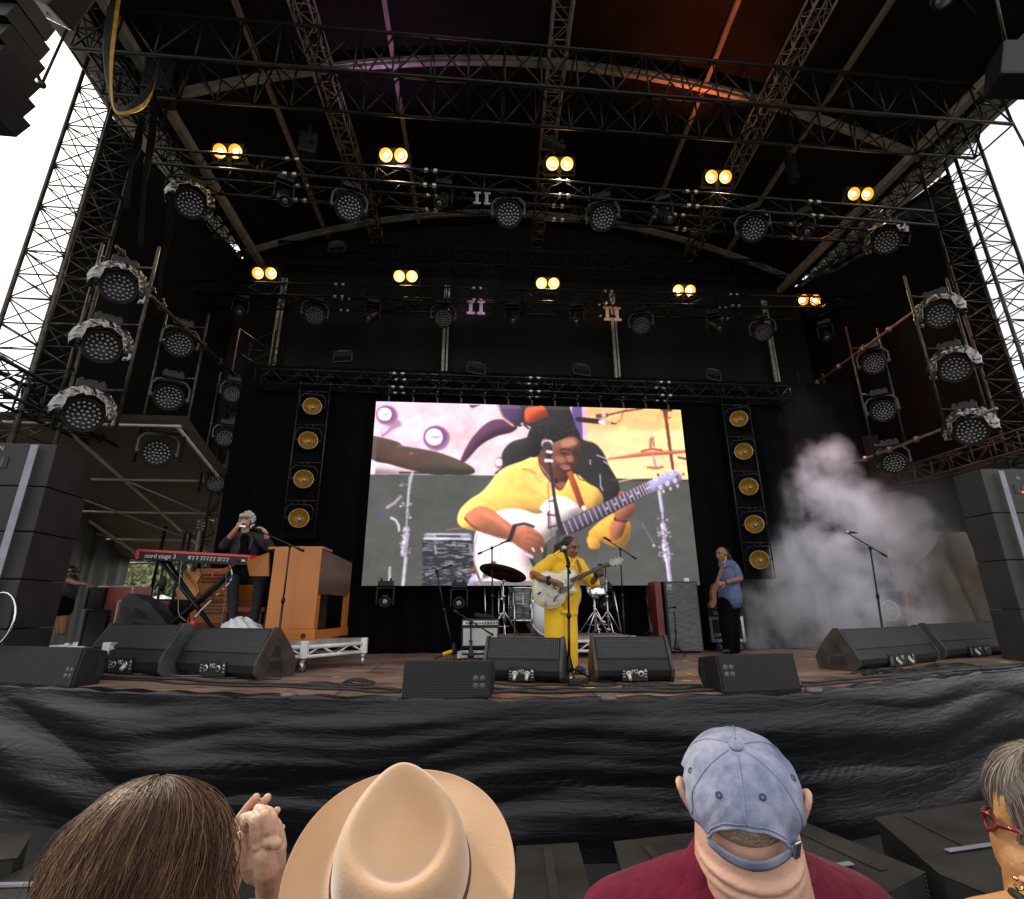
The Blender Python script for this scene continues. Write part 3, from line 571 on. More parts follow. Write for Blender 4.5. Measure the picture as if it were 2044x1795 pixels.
# coloured beams thrown up on the roof by lamps of the rig
def up(loc, tgt, col, e, size, blend=1.):
    ld = bpy.data.lights.new('colour_spot', 'SPOT'); ld.energy = e; ld.color = col; ld.spot_size = size; ld.spot_blend = blend; ld.shadow_soft_size = .1
    lo = bpy.data.objects.new('colour_spot', ld); COL.objects.link(lo); lo.location = loc; lo.rotation_euler = (Vector(tgt)-Vector(loc)).to_track_quat('-Z', 'Y').to_euler()
up((-1.6, 9.2, 9.4), (-1.4, 6.0, 11.9), (.62, .26, .62), 95, 1.9)
up((-2.0, 5.4, 9.2), (-1.6, 4.6, 11.9), (.62, .26, .6), 45, 1.9)
up((4.9, 9.2, 9.6), (4.6, 6.6, 11.9), (1, .18, .05), 170, 1.6)
up((4.6, 5.9, 9.3), (4.2, 5.0, 12), (1, .16, .06), 130, 1.7)
up((7.0, 8.2, 8.3), (9.7, 9.4, 4.6), (1, .16, .05), 220, 1.0)
# --- vertical ladders of wash lights on both flanks
def ladder(pts, Y0, lab, topv, botv, du, src, labs, rn='light_ladder', sc=1.):
    (u0, v0), (u1, v1) = pts[0], pts[-1]; Y = Y0
    t_ = thing(rn, lab, 'frame', PY(u1, v1, Y), 0, 'pipe frames holding side lights')
    c = [PY(u, v, Y) for u, v in pts]; x = sum(p.x for p in c)/len(c)
    zt = PY(u0, topv, Y).z; zb = PY(u1, botv, Y).z
    for s_ in (-1, 1): q = MB(); q.cyl((x+s_*du, Y, zb), (x+s_*du, Y, zt), .022, n=8); q.build('rail', 'tower', t_)
    for p in c: q = MB(); q.cyl((x-du, Y, p.z+.40*sc), (x+du, Y, p.z+.40*sc), .018, n=6); q.build('rung', 'tower', t_)
    for p, (u, v), l_ in zip(c, pts, labs): put(src, Vector((x+(p.x-x)*.6, Y-.05, p.z)), l_, sc, (radians(16), .0))
def three(a): return [a % w for w in ('top', 'middle', 'bottom')]
ladder([(243, 578), (208, 695), (172, 830)], 6.9, 'pipe frame nearest the left tower holding three foil topped lights', 490, 860, .40, foilw, three('%s foil topped wash light in the column beside the left tower'), sc=.95)
ladder([(361, 690), (341, 795), (317, 905)], 8.6, 'middle pipe frame on the left flank holding three wash lights', 625, 925, .36, wash, three('%s wash light in the second column from the left tower'), sc=.93)
ladder([(466, 788), (452, 875), (432, 965)], 10.0, 'rear pipe frame on the left flank, close to the cable tower', 745, 985, .32, wash, three('%s wash light in the third, hazy column from the left tower'), sc=.72)
ladder([(1874, 632), (1901, 738), (1930, 862)], 7.4, 'pipe frame nearest the right tower holding three foil topped lights', 555, 860, .42, foilw, three('%s foil topped wash light in the column beside the right tower'), sc=.98)
ladder([(1743, 728), (1758, 822), (1778, 925)], 9.0, 'middle pipe frame on the right flank above the smoke', 655, 930, .36, wash, three('%s wash light in the second column from the right tower'), sc=.90)
ladder([(1632, 808), (1642, 892)], 10.4, 'rear pipe frame on the right flank behind the smoke plume', 745, 1010, .32, wash, ['top red tinted wash light in the column nearest the right lamp column', 'lower red tinted wash light in the column nearest the right lamp column'], sc=.72)
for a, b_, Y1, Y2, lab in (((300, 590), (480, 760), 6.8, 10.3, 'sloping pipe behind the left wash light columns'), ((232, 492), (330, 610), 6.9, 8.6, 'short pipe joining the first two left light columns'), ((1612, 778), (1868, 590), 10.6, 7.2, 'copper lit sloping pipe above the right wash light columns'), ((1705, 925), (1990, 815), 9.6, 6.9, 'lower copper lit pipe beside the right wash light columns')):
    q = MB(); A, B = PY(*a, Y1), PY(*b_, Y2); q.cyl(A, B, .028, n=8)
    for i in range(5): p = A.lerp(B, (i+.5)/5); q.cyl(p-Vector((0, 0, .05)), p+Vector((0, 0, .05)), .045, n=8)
    tag(q.build('side_pipe', mat('pipe_copper_lit', (.22, .15, .12), .45, metal=.6) if a[0] > 1000 else M['tower']), lab, 'pipe', 'sloping side pipes')  # right pipes have the copper stage light put into their colour
# --- columns of big PAR lamps at both sides of the screen
M['amber'] = mat('amber_dish', (.20, .10, .014), .3, metal=.8, var=.6, vs=14, emit=(.8, .38, .02), es=.05)
def make_par():
    t_ = thing('par_lamp', 'p', 'stage light', (0, 0, 0), 0, 'round amber dish lamps beside the screen')
    y = MB(); P = [(-.27, -.02), (-.27, .2), (-.2, .3), (.2, .3), (.27, .2), (.27, -.02)]
    y.tube([(a, 0, b_) for a, b_ in P], .009, 6); y.cyl((-.27, 0, 0), (-.2, 0, 0), .02); y.cyl((.2, 0, 0), (.27, 0, 0), .02)
    for s_ in (-.06, .06): y.ball((s_, -.03, .345), .02, 8)
    y.build('yoke', 'tower', t_)
    h = MB(); h.lathe([(.001, .22), (.12, .2), (.2, .05), (.205, -.03), (.19, -.035)], (0, 0, 0), (0, 1, 0), 28); hd = h.build('head', 'blackm', t_)
    d_ = MB(); d_.lathe([(.19, -.03), (.15, .03), (.09, .075), (.03, .09), (.001, .09)], (0, 0, 0), (0, 1, 0), 28); d_.build('reflector', 'amber', hd)
    c = MB(); c.lathe([(.001, -.035), (.045, -.03), (.05, .0), (.03, .05), (.001, .05)], (.02, 0, -.02), (0, 1, 0), 14); c.lathe([(.075, .0), (.08, -.006), (.085, 0)], (.02, 0, -.02), (0, 1, 0), 20); c.lathe([(.19, -.035), (.2, -.045), (.208, -.03)], (0, 0, 0), (0, 1, 0), 28)
    c.build('lens_cap', mat('cap_grey', (.30, .26, .2), .4, metal=.6), hd); return t_
par = make_par()
for pts, lab, side in (([(625, 812), (614, 880), (605, 957), (597, 1035)], 'narrow lamp frame left of the screen', 'left'), ([(1478, 837), (1488, 902), (1495, 972), (1503, 1047), (1511, 1118)], 'narrow lamp frame right of the screen', 'right')):
    Y = 9.6; c = [PY(u, v, Y) for u, v in pts]; x = sum(p.x for p in c)/len(c); hw = .29
    t_ = thing('lamp_frame', lab, 'frame', (x, Y, c[-1].z), 0, 'lamp frames beside the screen')
    zb = c[-1].z-.35; zt = c[0].z+.55
    for s_ in (-hw, hw): q = MB(); q.cyl((x+s_, Y+.05, zb), (x+s_, Y+.05, zt), .012, n=6); q.build('rail', 'tower', t_)
    q = MB(); q.box((x, Y+.12, (zb+zt)/2), (2*hw, .02, zt-zb)); q.build('back_panel', 'curtain', t_)
    on = ['top', 'second from the top', 'third from the top', 'fourth from the top', 'lowest']
    for i, p in enumerate(c):
        q = MB(); q.cyl((x-hw, Y+.05, p.z+.34), (x+hw, Y+.05, p.z+.34), .008, n=5); q.build('rung', 'tower', t_)
        put(par, Vector((x, Y, p.z)), 'amber dish lamp %s in the column %s of the screen' % (on[i] if i < 4 else 'lowest', side), .86, rz=look(p))
# --- cable bundles and drips in the roof corners
def cable(name, pts, r, lab, mt='cable', cat='cable', n=8, group=None, k=6):
    P = [Vector(p) for p in pts]; q = MB(); q.tube(spline(P, n), r, k); return tag(q.build(name, mt), lab, cat, group)
for i in range(9):
    o = (i-4)*.016
    cable('rig_cable', [PY(228+i*.5, -10, 6.2)+Vector((o, 0, 0)), PY(216, 90+i*4, 6.2)+Vector((o, 0, 0)), PY(218+i, 185+i*3.5, 6.2), PY(250, 212+i*2, 6.25), PY(305-i, 160+i*5, 6.5), PY(325, 90, 6.6)], .011, ['outermost', 'second outermost', 'third', 'fourth', 'fifth', 'sixth', 'third innermost', 'second innermost', 'innermost'][i]+' strand of the cable loop at the upper left roof corner', M['cable'] if i < 6 else mat('cable_yellow', (.45, .25, .03), .5), group='cable loop at the roof corner')
for j, (u, v0, v1, Y, lab) in enumerate(((300, 180, 500, 6.9, 'black cable bundle hanging down beside the left tower'), (335, 380, 640, 7.6, 'black cable bundle hanging left of the front truss end'), (272, 230, 420, 6.9, 'thin black cable bundle nearest the left tower'), (345, 140, 260, 7.2, 'thick black cable bundle below the roof corner motor'))):
    q = MB()
    for i in range(7):
        o = (i-3)*.012; q.tube(spline([PY(u+10, v0, Y)+Vector((o*.5, 0, 0)), PY(u+3, v0+(v1-v0)*.3, Y)+Vector((o, o, 0)), PY(u-12, v0+(v1-v0)*.6, Y)+Vector((o*1.3, -o, 0)), PY(u-20, v1, Y)+Vector((o, 0, 0))], 6), .010, 5)
    tag(q.build('cable_bundle', 'curtain'), lab, 'cable', 'hanging cable bundles')
q = MB()
for i in range(10): x = PY(440, 1000, 10.15).x+i*.025; q.tube(spline([(x-.1, 10.2, 4.6), (x, 10.15, 3.4+.1*sin(i)), (x+.03*sin(i*2), 10.15, 2.2), (x-.12, 10.15, .7), (x-.15, 10.1, .02)], 6), .014, 5)
tag(q.build('cable_bundle', 'cable'), 'thick black cable bundle running down the rear tower behind the keyboard player', 'cable', 'hanging cable bundles')
# motor block at roof corner, dark follow box top right etc.
for u, v, Y, sz, lab in ((325, 160, 7.3, (.45, .4, .9), 'dark hoist motor box in the left roof corner'), (1580, 335, 8.3, (.18, .18, .7), 'covered spot light standing on the front truss near the right end'), (615, 290, 8.3, (.35, .2, .5), 'covered box on the front truss between the first two lamp pairs'), (1108, 290, 8.35, (.45, .2, .14), 'tilted dark projector on the front truss above the middle lamp pair')):
    p = PY(u, v, Y); q = MB(); q.box(p, sz, (0, .35 if u == 1108 else 0, .2), ch=.03); q.cyl(p+Vector((0, 0, sz[2]/2)), p+Vector((0, 0, sz[2]/2+.25)), .03); q.box(p+Vector((sz[0]*.3, -sz[1]*.5, 0)), (.08, .05, .06), ch=.01)
    tag(q.build('rig_box', 'dark'), lab, 'box')
q = MB(); p = PY(1890, -8, 5.2); q.lathe([(.001, -.06), (.09, -.05), (.17, -.0), (.2, .03), (.2, .12), (.001, .14)], p, (-.1, .3, 1), 28, mi=0); q.lathe([(.172, -.003), (.2, .0), (.21, .03)], p, (-.1, .3, 1), 28, mi=1); q.cyl(p+Vector((.25, 0, .0)), p+Vector((.85, .25, .0)), .02, mi=1)
tag(q.build('round_lamp', [mat('lamp_blue', (.35, .38, .6), .1, metal=.4, coat=1), 'dark']), 'round glassy lamp with a pipe arm at the top right of the roof', 'stage light')
# --- line array and hung speakers
t_ = thing('line_array', 'curved black line array of stacked cabinets hanging at the top left against the sky', 'speaker', PD(10, 60, 4.6), 0)
for i in range(6):
    p = PD(10-i*13, -40+i*41, 4.4); q = MB()
    q.prism([(-.55, -.02), (.14+.01*i, -.02), (.10, -.17), (-.55, -.15)], p, (1, 0, 0), (0, 0, 1), (0, 1, 0), .38); q.build('cabinet', 'dark', t_)
t_ = thing('hung_speaker', 'dark speaker box hanging beside the right tower against the sky', 'speaker', PD(2010, 150, 7.2), 0)
q = MB(); q.box(PD(2028, 140, 7.2), (.55, .4, .62), (0, .3, -.3), ch=.03); q.build('cabinet', 'dark', t_); q = MB(); q.cyl(PD(2010, 100, 7.2), PD(1985, -20, 7.0), .02); q.build('hanger', 'tower', t_)
q = MB(); q.box(PD(110, -20, 5.2), (.5, .3, .5), (.2, .5, 0), ch=.03); q.cyl(PD(110, -10, 5.2), PD(96, 30, 5.2), .02); tag(q.build('flood_light', 'dark'), 'dark flood light at the top left roof edge beside the line array', 'stage light')
# ================================================================== GEAR ON THE STAGE
M['grille'] = grille('grille_steel', (.095, .096, .11), (.006, .006, .007), .021)
M['grille_fine'] = grille('grille_fine', (.030, .030, .033), (.006, .006, .007), .022)
M['worn'] = mat('worn_black', (.045, .043, .043), .6, var=.5, vs=4, bump=.15, bs=60)
M['label_white'] = mat('label_white', (.6, .6, .58), .5, var=0)
M['brown'] = mat('worn_brown', (.045, .032, .026), .55, var=.4, vs=6)
def frame2(p0, p1): x = (p1-p0); w = x.length; x.normalize(); return x, Vector((-x.y, x.x, 0)), w     # along, away from audience
def wedge(lab, a, b_, vtop, plugs=(1, 0), side=None):
    p0, p1 = PZ(*a), PZ(*b_); x, y, w = frame2(p0, p1); mid = (p0+p1)/2
    h = PY((a[0]+b_[0])/2, vtop, mid.y+.25).z
    t_ = thing('floor_monitor', lab, 'monitor speaker', mid, 0, 'wedge monitors with a round fronted grille')
    d_ = h*1.05; prof = [(.06, .02), (.0, .07), (-.01, .14*h/.5), (.035, .24*h/.5), (.33*d_, h), (.45*d_, h), (.80*d_, .62*h), (d_, .30*h), (d_-.03, .02)]
    def xy(u, v): return p0+y*u+Vector((0, 0, v))
    q = MB(); q.prism(prof, p0+x*.035, y, (0, 0, 1), x, w-.07); q.build('cabinet', 'dark', t_, bevel=.008)
    for s_, c0 in (('l', p0), ('r', p0+x*(w-.035))):
        q = MB(); pr = [(u*1.0+(.012 if 0 else 0), v) for u, v in [(.045, .0), (-.02, .06), (-.03, .15*h/.5), (.02, .25*h/.5), (.32*d_, h+.015), (.46*d_, h+.015), (.81*d_, .63*h), (d_+.01, .3*h), (d_-.02, 0)]]
        q.prism(pr, c0, y, (0, 0, 1), x, .035)
        q.build('side_cheek', M['brown'] if side else M['worn'], t_, bevel=.006)
        q = MB(); cc = c0-x*.003 if s_ == 'l' else c0+x*.0352
        q.prism([(.30*d_, .42*h), (.56*d_, .42*h), (.50*d_, .62*h), (.40*d_, .66*h)], cc, y, (0, 0, 1), x, .003)
        q.prism([(.26*d_, .14*h), (.66*d_, .14*h), (.61*d_, .34*h), (.28*d_, .34*h)], cc, y, (0, 0, 1), x, .003); q.build('handle', 'rubber', t_)
    # grille
    A = xy(.055, .25*h/.5+.004); B = xy(.32*d_, h-.012); n_ = (B-A).cross(x).normalized(); n_ = -n_ if n_.y > 0 else n_
    up_ = (B-A); L_ = up_.length; up_.normalize(); c = (A+B)/2+x*(w/2)
    q = MB(); rot = Matrix((x, up_, x.cross(up_))).transposed(); q.box((0, 0, 0), (w-.10, L_*.96, .012)); g_ = q.build('grille', 'grille', t_)
    # place grille in its own axes so the hole pattern follows the sheet
    mw = rot.to_4x4(); mw.translation = c+n_*.012; g_.matrix_basis = mw
    q = MB(); q.box(c-up_*(L_*.49)+n_*.016, (w-.09, .012, .012), rot); q.build('trim', M['dark'], t_)
    # connector panel
    cp = p0+x*(w*.5)+Vector((0, 0, .10*h/.5)); f_ = -y; cp = cp+f_*.004+y*-.006
    q = MB(); q.box(cp+f_*.006, (.32*w, .006, .15*h/.5), Matrix((x, y, Vector((0, 0, 1)))).transposed()); q.build('panel', 'black', t_)
    k = h/.5
    for i, o in enumerate((-.075*w, .075*w)):
        q = MB(); q.lathe([(.020*k, 0), (.038*k, .006), (.038*k, .012), (.020*k, .012)], cp+x*o+f_*.01, f_, 16); q.build('socket', 'alu', t_)
        if plugs[i]: q = MB(); q.cyl(cp+x*o+f_*.01, cp+x*o+f_*.06+Vector((0, 0, -.05)), .022*k, .018*k, 10); q.build('plug', mat('plug_grey', (.6, .6, .52), .4), t_)
    text('M2', 'lettering', cp+f_*.012+Vector((0, 0, .025*k)), x, (0, 0, 1), .062*k, 'label_white', t_)
    q = MB()
    for o, s2 in ((-.135*w, .02), (.135*w, .02)):
        for j in range(3): q.box(cp+x*o+f_*.011+Vector((0, 0, (.03-.03*j)*k)), (.025*k, .003, .008*k), Matrix((x, y, Vector((0, 0, 1)))).transposed())
    q.prism([(-.018, -.01), (.018, -.01), (0, .022)], cp+x*.135*w+f_*.011+Vector((0, 0, .035*k)), x, (0, 0, 1), f_, .002); q.build('marking', 'label_white', t_)
    q = MB()
    for c0 in (p0+x*.03, p0+x*(w-.03)):
        for j in range(7): q.box(c0+y*(R.uniform(.0, .8*d_))+Vector((0, 0, .012)), (.02, R.uniform(.01, .05), .02), (0, 0, R.uniform(-.5, .5)))
    return t_
wedge('wedge monitor with a plugged M2 panel behind the left edge monitor', (166, 1342), (318, 1353), 1247, (0, 1))
wedge('wedge monitor with chipped brown side, in front of the wooden organ', (344, 1349), (510, 1360), 1254, (0, 0), True)
wedge('wedge monitor at the feet of the yellow singer, left of her microphone stand', (962, 1361), (1124, 1366), 1272, (1, 1))
wedge('wedge monitor right of the yellow singer, showing its left side', (1188, 1364), (1348, 1363), 1270, (1, 0), True)
wedge('wedge monitor below the microphone on the right, with tangled cables', (1716, 1342), (1876, 1322), 1252, (1, 1), True)
wedge('wedge monitor farthest right, beside the right speaker stack', (1888, 1318), (2020, 1306), 1243, (1, 0))
def fill(lab, a, b_, vtop, dp=.42, side=0):
    p0, p1 = PZ(*a), PZ(*b_); x, y, w = frame2(p0, p1); mid = (p0+p1)/2; h = PY((a[0]+b_[0])/2, vtop, mid.y+.05).z
    t_ = thing('front_fill', lab, 'speaker', mid, 0, 'low front fill speakers on the stage lip')
    prof = [(0, 0), (.05, h), (dp*.9, h*.86), (dp, .42*h), (dp*.82, 0)]
    q = MB(); q.prism(prof, p0, y, (0, 0, 1), x, w); q.build('cabinet', 'dark', t_, bevel=.012)
    A, B = p0, p0+y*.05+Vector((0, 0, h)); up_ = (B-A).normalized(); n_ = x.cross(up_); n_ = -n_ if n_.y > 0 else n_
    rot = Matrix((x, up_, x.cross(up_))).transposed(); q = MB(); q.box((0, 0, 0), (w-.03, h*.95, .014)); g_ = q.build('grille', 'grille_fine', t_)
    mw = rot.to_4x4(); mw.translation = (A+B)/2+x*w/2+n_*.004; g_.matrix_basis = mw
    q = MB(); cx_ = p0+x*(w-.10 if side >= 0 else .10)+up_*(.14 if side >= 0 else h-.14)+n_*.012+y*0
    for i in (-1, 1):
        for j in (-1, 1): q.lathe([(.001, .003), (.022, .002), (.025, 0)], cx_+x*.03*i+up_*.03*j, n_, 12)
    q.build('badge', mat('badge_grey', (.07, .07, .075), .4), t_)
    for cs, nx in ((p0, -x), (p0+x*w, x)):
        q = MB(); q.prism([(dp*.62, h*.18), (dp*.86, h*.22), (dp*.80, h*.72), (dp*.62, h*.78)], cs+nx*.002, y, (0, 0, 1), nx, .003); q.build('handle', 'rubber', t_)
    return t_
fill('low speaker with fine grille at the far left of the stage lip', (-70, 1362), (142, 1373), 1290, .34)
fill('low speaker with fine grille on the stage lip left of the singer', (800, 1396), (978, 1397), 1318)
fill('low speaker on the stage lip before the bass player, badge at top left', (1443, 1385), (1602, 1379), 1305, .42, -1)
# tipped wedge seen side-on
p = PZ(272, 1282); t_ = thing('tipped_monitor', 'wedge monitor tipped on its end behind the left monitors, two handle holes in its side', 'monitor speaker', p)
Yt = 9.0; pts = [(228, 1290), (233, 1240), (243, 1196), (256, 1184), (268, 1186), (300, 1205), (336, 1250), (333, 1292)]; W_ = [PY(u, v, Yt) for u, v in pts]; vs = W_+[w+Vector((-.1, .6, 0)) for w in W_]; n_ = len(pts)
q = MB(); q.add(vs, [list(range(n_))[::-1], [n_+i for i in range(n_)]]+[[i, (i+1) % n_, n_+(i+1) % n_, n_+i] for i in range(n_)]); q.build('cabinet', M['worn'], t_, bevel=.01)
for H_ in ([(264, 1222), (272, 1213), (292, 1224), (299, 1238), (284, 1236), (262, 1232)], [(258, 1246), (268, 1240), (288, 1243), (292, 1256), (256, 1256)]):
    q = MB(); n_ = len(H_); A = [PY(u, v, Yt-.004) for u, v in H_]; q.add(A+[a+Vector((0, .003, 0)) for a in A], [list(range(n_)), [n_+i for i in range(n_)][::-1]]+[[i, (i+1) % n_, n_+(i+1) % n_, n_+i] for i in range(n_)]); q.build('handle', 'black', t_)
# speaker stacks (each cabinet can be lifted off)
def stack(name, lab, corner, facing, Y, zs, wf, wd, u_led, strapx, mt, group, badge=True):
    cnt = len(zs)-1
    for i in range(cnt):
        z0, z1 = zs[i], zs[i+1]; t_ = thing('stacked_speaker', lab % (['lowest', 'second lowest', 'middle', 'second highest', 'topmost', 'sixth'][i if cnt == 5 else (i if i < 3 else i+0)] if cnt == 5 else ['lowest', 'second lowest', 'third lowest', 'topmost'][i]), 'speaker', (corner.x, corner.y, z0), 0, group)
        q = MB(); x = Vector(facing).normalized(); y = Vector((-x.y, x.x, 0)) if x.x > 0 else Vector((x.y, -x.x, 0))
        c = corner+x*(wf/2)*1+y*(wd/2)+Vector((0, 0, (z0+z1)/2-corner.z)); q.box(c, (wf, wd, z1-z0-.012), Matrix((x if x.x > 0 else -x, y, Vector((0, 0, 1)))).transposed(), ch=.012); q.build('cabinet', mt, t_)
        rot = Matrix((x if x.x > 0 else -x, y, Vector((0, 0, 1)))).transposed()
        hx = corner+x*(wf*u_led)-y*.003+Vector((0, 0, (z0+z1)/2-corner.z+.02)); 
        q = MB(); q.box(hx, (.22, .012, .15), rot); q.build('recess', 'black', t_)
        q = MB(); q.box(hx-y*.006+x*.045, (.07, .006, .11), rot); q.box(hx-y*.006-x*.05, (.03, .006, .13), rot); q.build('handle_bar', mat('recess_grey', (.07, .07, .07), .5), t_)
        q = MB(); q.ball(hx-y*.012+Vector((0, 0, -.05)), .016, 8); q.build('indicator', mat('led_red', (.8, .1, .03), .3, var=0, emit=(1, .12, .03), es=1.5), t_)
        q = MB(); b0 = hx+x*0-y*.004+Vector((0, 0, .18)); 
        for r_ in (-.5, .5): q.box(b0+x*.02*r_*2, (.006, .003, .055), rot)
        q.box(b0, (.05, .003, .006), (0, .9, 0)); q.box(b0+x*.0, (.006, .003, .04), rot); q.build('emblem', mat('emblem_pale', (.4, .38, .36), .5, var=0), t_)
    return
M['sub'] = mat('speaker_box', (.022, .020, .020), .62, var=.25, vs=2.5, bump=.12, bs=70)
Yl = 6.72; cl_ = PY(84, 886, Yl); zt = cl_.z; hb = zt/5
cl_ = Vector((cl_.x, Yl, 0)); cxl = PZ(105, 1300, .0)
stack('s', '%s black cabinet of the left speaker stack', Vector((PY(70, 1050, Yl).x, Yl, 0)), (-1, -.06, 0), Yl, [hb*i for i in range(6)], 1.35, .78, .45, .3, 'sub', 'cabinets of the left speaker stack')
cr_ = PY(1985, 936, 7.15); hb = cr_.z/4.0
stack('s', '%s black cabinet of the right speaker stack', Vector((PY(2003, 1100, 7.15).x, 7.15, 0)), (1, -.06, 0), 7.15, [hb*i for i in range(5)], 1.35, .5, .42, .3, mat('speaker_box_grey', (.035, .036, .032), .6, var=.2, vs=3), 'cabinets of the right speaker stack')
for (a, b_, Y, lab) in (((70, 888), (-40, 1330), 6.64, 'grey ratchet strap down the front of the left speaker stack'), ((1998, 940), (2050, 1330), 7.06, 'grey ratchet strap down the front of the right speaker stack')):
    A = PY(a[0], a[1], Y); B = PY(b_[0], b_[1], Y); B = Vector((A.x+(-.02), Y, .02)) if True else B
    A.z = max(A.z, .1)
    q = MB(); q.add([A+Vector((-.045, 0, 0)), A+Vector((.045, 0, 0)), B+Vector((.045, 0, 0)), B+Vector((-.045, 0, 0))], [(0, 1, 2, 3)]); tag(q.build('ratchet_strap', mat('strap_grey', (.28, .29, .33), .5, var=.1, bump=.2, bs=200), solid=.004), lab, 'strap')
q = MB(); p = PY(-8, 1238, 6.55); q.tube([(p.x+.19*cos(i*pi/12), 6.55, p.z+.30*sin(i*pi/12)) for i in range(24)], .013, 6, closed=True); tag(q.build('chrome_ring', 'chrome'), 'chrome rimmed drum edge at the far left beside the speaker stack', 'drum')
# ---- low pit subwoofers in front of the skirt
M['pit'] = mat('pit_box', (.009, .009, .010), .7, spec=.25, var=.55, vs=2.2, bump=.3, bs=18, col2=(.030, .029, .026), detail=9)
def pitbox(lab, pts, zt, slots, zb=GZ):
    P = [PZ(u, v, zt) for u, v in pts]; c = sum(P, Vector())/4; t_ = thing('pit_subwoofer', lab, 'speaker', (c.x, c.y, zb), 0, 'subwoofers on the ground before the stage')
    n_ = len(P); q = MB(); q.add(P+[Vector((p.x, p.y, zb)) for p in P], [list(range(n_)), [n_+i for i in range(n_)][::-1]]+[[i, (i+1) % n_, n_+(i+1) % n_, n_+i] for i in range(n_)]); q.build('cabinet', 'pit', t_, bevel=.012)
    for (a, b_, w) in slots:
        A, B = PZ(*a, zt+.003), PZ(*b_, zt+.003); q = MB(); dd = (B-A); sd = Vector((-dd.y, dd.x, 0)).normalized()*w/2; q.add([A-sd, A+sd, B+sd, B-sd, A-sd+Vector((0, 0, .004)), A+sd+Vector((0, 0, .004)), B+sd+Vector((0, 0, .004)), B-sd+Vector((0, 0, .004))], [(0, 1, 2, 3), (4, 7, 6, 5), (0, 4, 5, 1), (1, 5, 6, 2), (2, 6, 7, 3), (3, 7, 4, 0)]); q.build('rubber_strip', 'black', t_)
    return P
pitbox('black ground subwoofer between the tan hat and the maroon shirt, one black strip on top', [(1034, 1690), (1150, 1684), (1182, 1806), (1034, 1806)], -.62, [((1092, 1690), (1108, 1800), .05)])
P = pitbox('dusty ground subwoofer behind the blue cap, two black strips on top', [(1229, 1681), (1600, 1640), (1842, 1740), (1640, 1850), (1262, 1800)], -.60, [((1290, 1690), (1335, 1742), .05), ((1582, 1654), (1765, 1738), .05)])
pitbox('black ground subwoofer on the right between the blue cap and the grey hair', [(1750, 1633), (2060, 1585), (2200, 1700), (1990, 1790), (1880, 1745)], -.60, [((1806, 1630), (1925, 1690), .012)])
pitbox('black ground subwoofer at the far left edge behind the brown hair', [(-160, 1672), (62, 1661), (30, 1712), (-200, 1735)], -.62, [])
pitbox('black ground subwoofer at the lower left corner with a grey edge strip', [(-60, 1790), (130, 1690), (330, 1700), (330, 1820), (-60, 1860)], -.70, [])
for a, b_, z, lab in (((1485, 1752), (1700, 1722), -.585, 'flat grey strap lying on the dusty subwoofer'), ((1890, 1697), (2010, 1680), -.585, 'flat grey strap lying on the right subwoofer')):
    A, B = PZ(*a, z), PZ(*b_, z); q = MB(); dd = B-A; sd = Vector((-dd.y, dd.x, 0)).normalized()*.018; q.add([A-sd, B-sd, B+sd, A+sd], [(0, 1, 2, 3)]); tag(q.build('flat_strap', mat('strap_blue', (.20, .22, .27), .5), solid=.004), lab, 'strap')
q = MB(); A, B = PZ(-20, 1767, -.69), PZ(96, 1764, -.69); dd = B-A; q.box((A+B)/2, (dd.length, .03, .012), (0, 0, atan2(dd.y, dd.x))); tag(q.build('edge_strip', mat('strip_grey', (.25, .25, .29), .45)), 'pale grey metal strip on the lower left subwoofer', 'strip')
q = MB(); P = PZ(1640, 1790, -.60); q.grid(lambda a, b: (PZ(1635+210*a, 1810-70*a, -.61).x, PZ(1635+210*a, 1810-70*a, -.61).y-.01, -.62-.5*b), 10, 10); tag(q.build('speaker_grille', 'grille'), 'punched steel grille on the near side of the dusty subwoofer', 'grille')
# ---- keyboard side: riser, organ, stand, keyboard
def lowriser(lab, P, z0, z1, group):
    t_ = thing('stage_riser', lab, 'riser', P[0], 0, group); q = MB(); n_ = 4
    q.add([Vector((p.x, p.y, z1)) for p in P]+[Vector((p.x, p.y, z1-.05)) for p in P], [(0, 1, 2, 3), (7, 6, 5, 4)]+[[i, n_+i, n_+(i+1) % 4, (i+1) % 4] for i in range(4)]); q.build('deck', mat('riser_deck', (.30, .26, .24), .6, var=.3), t_)
    for i in range(4):
        a, b_ = P[i], P[(i+1) % 4]; q = MB(); A, B = Vector((a.x, a.y, z1-.075)), Vector((b_.x, b_.y, z1-.075)); q.cyl(A, B, .028, n=6); A2, B2 = Vector((a.x, a.y, z0+.02)), Vector((b_.x, b_.y, z0+.02)); q.cyl(A2, B2, .024, n=6)
        k = max(4, round((b_-a).length/.22))
        for j in range(k): q.cyl((A if j % 2 else A2).lerp(B if j % 2 else B2, j/k), (A2 if j % 2 else A).lerp(B2 if j % 2 else B, (j+1)/k), .012, n=5)
        q.build('side_truss', 'white', t_)
        q = MB(); q.box((a.x, a.y, (z0+z1)/2), (.09, .09, z1-z0), ch=.01); q.build('corner_post', 'white', t_)
        q = MB(); q.box((a.x, a.y, z0-.04), (.05, .05, .06)); q.cyl((a.x-.025, a.y-.02, .065), (a.x+.025, a.y-.02, .065), .065, n=18); q.build('caster', 'alu', t_)
    return t_
RZ = .37
A = PZ(610, 1280, RZ); B = PZ(728, 1273, RZ); C_ = PZ(180, 1280, RZ)
RP = [Vector((A.x, A.y, 0)), Vector((B.x, B.y, 0)), Vector((-5.0, B.y+.3, 0)), Vector((-4.6, A.y+.2, 0))]
lowriser('white steel riser on casters under the organ and keyboards', RP, .16, RZ, 'white steel risers')
def WP(u, v, Y): return PY(u, v, Y)
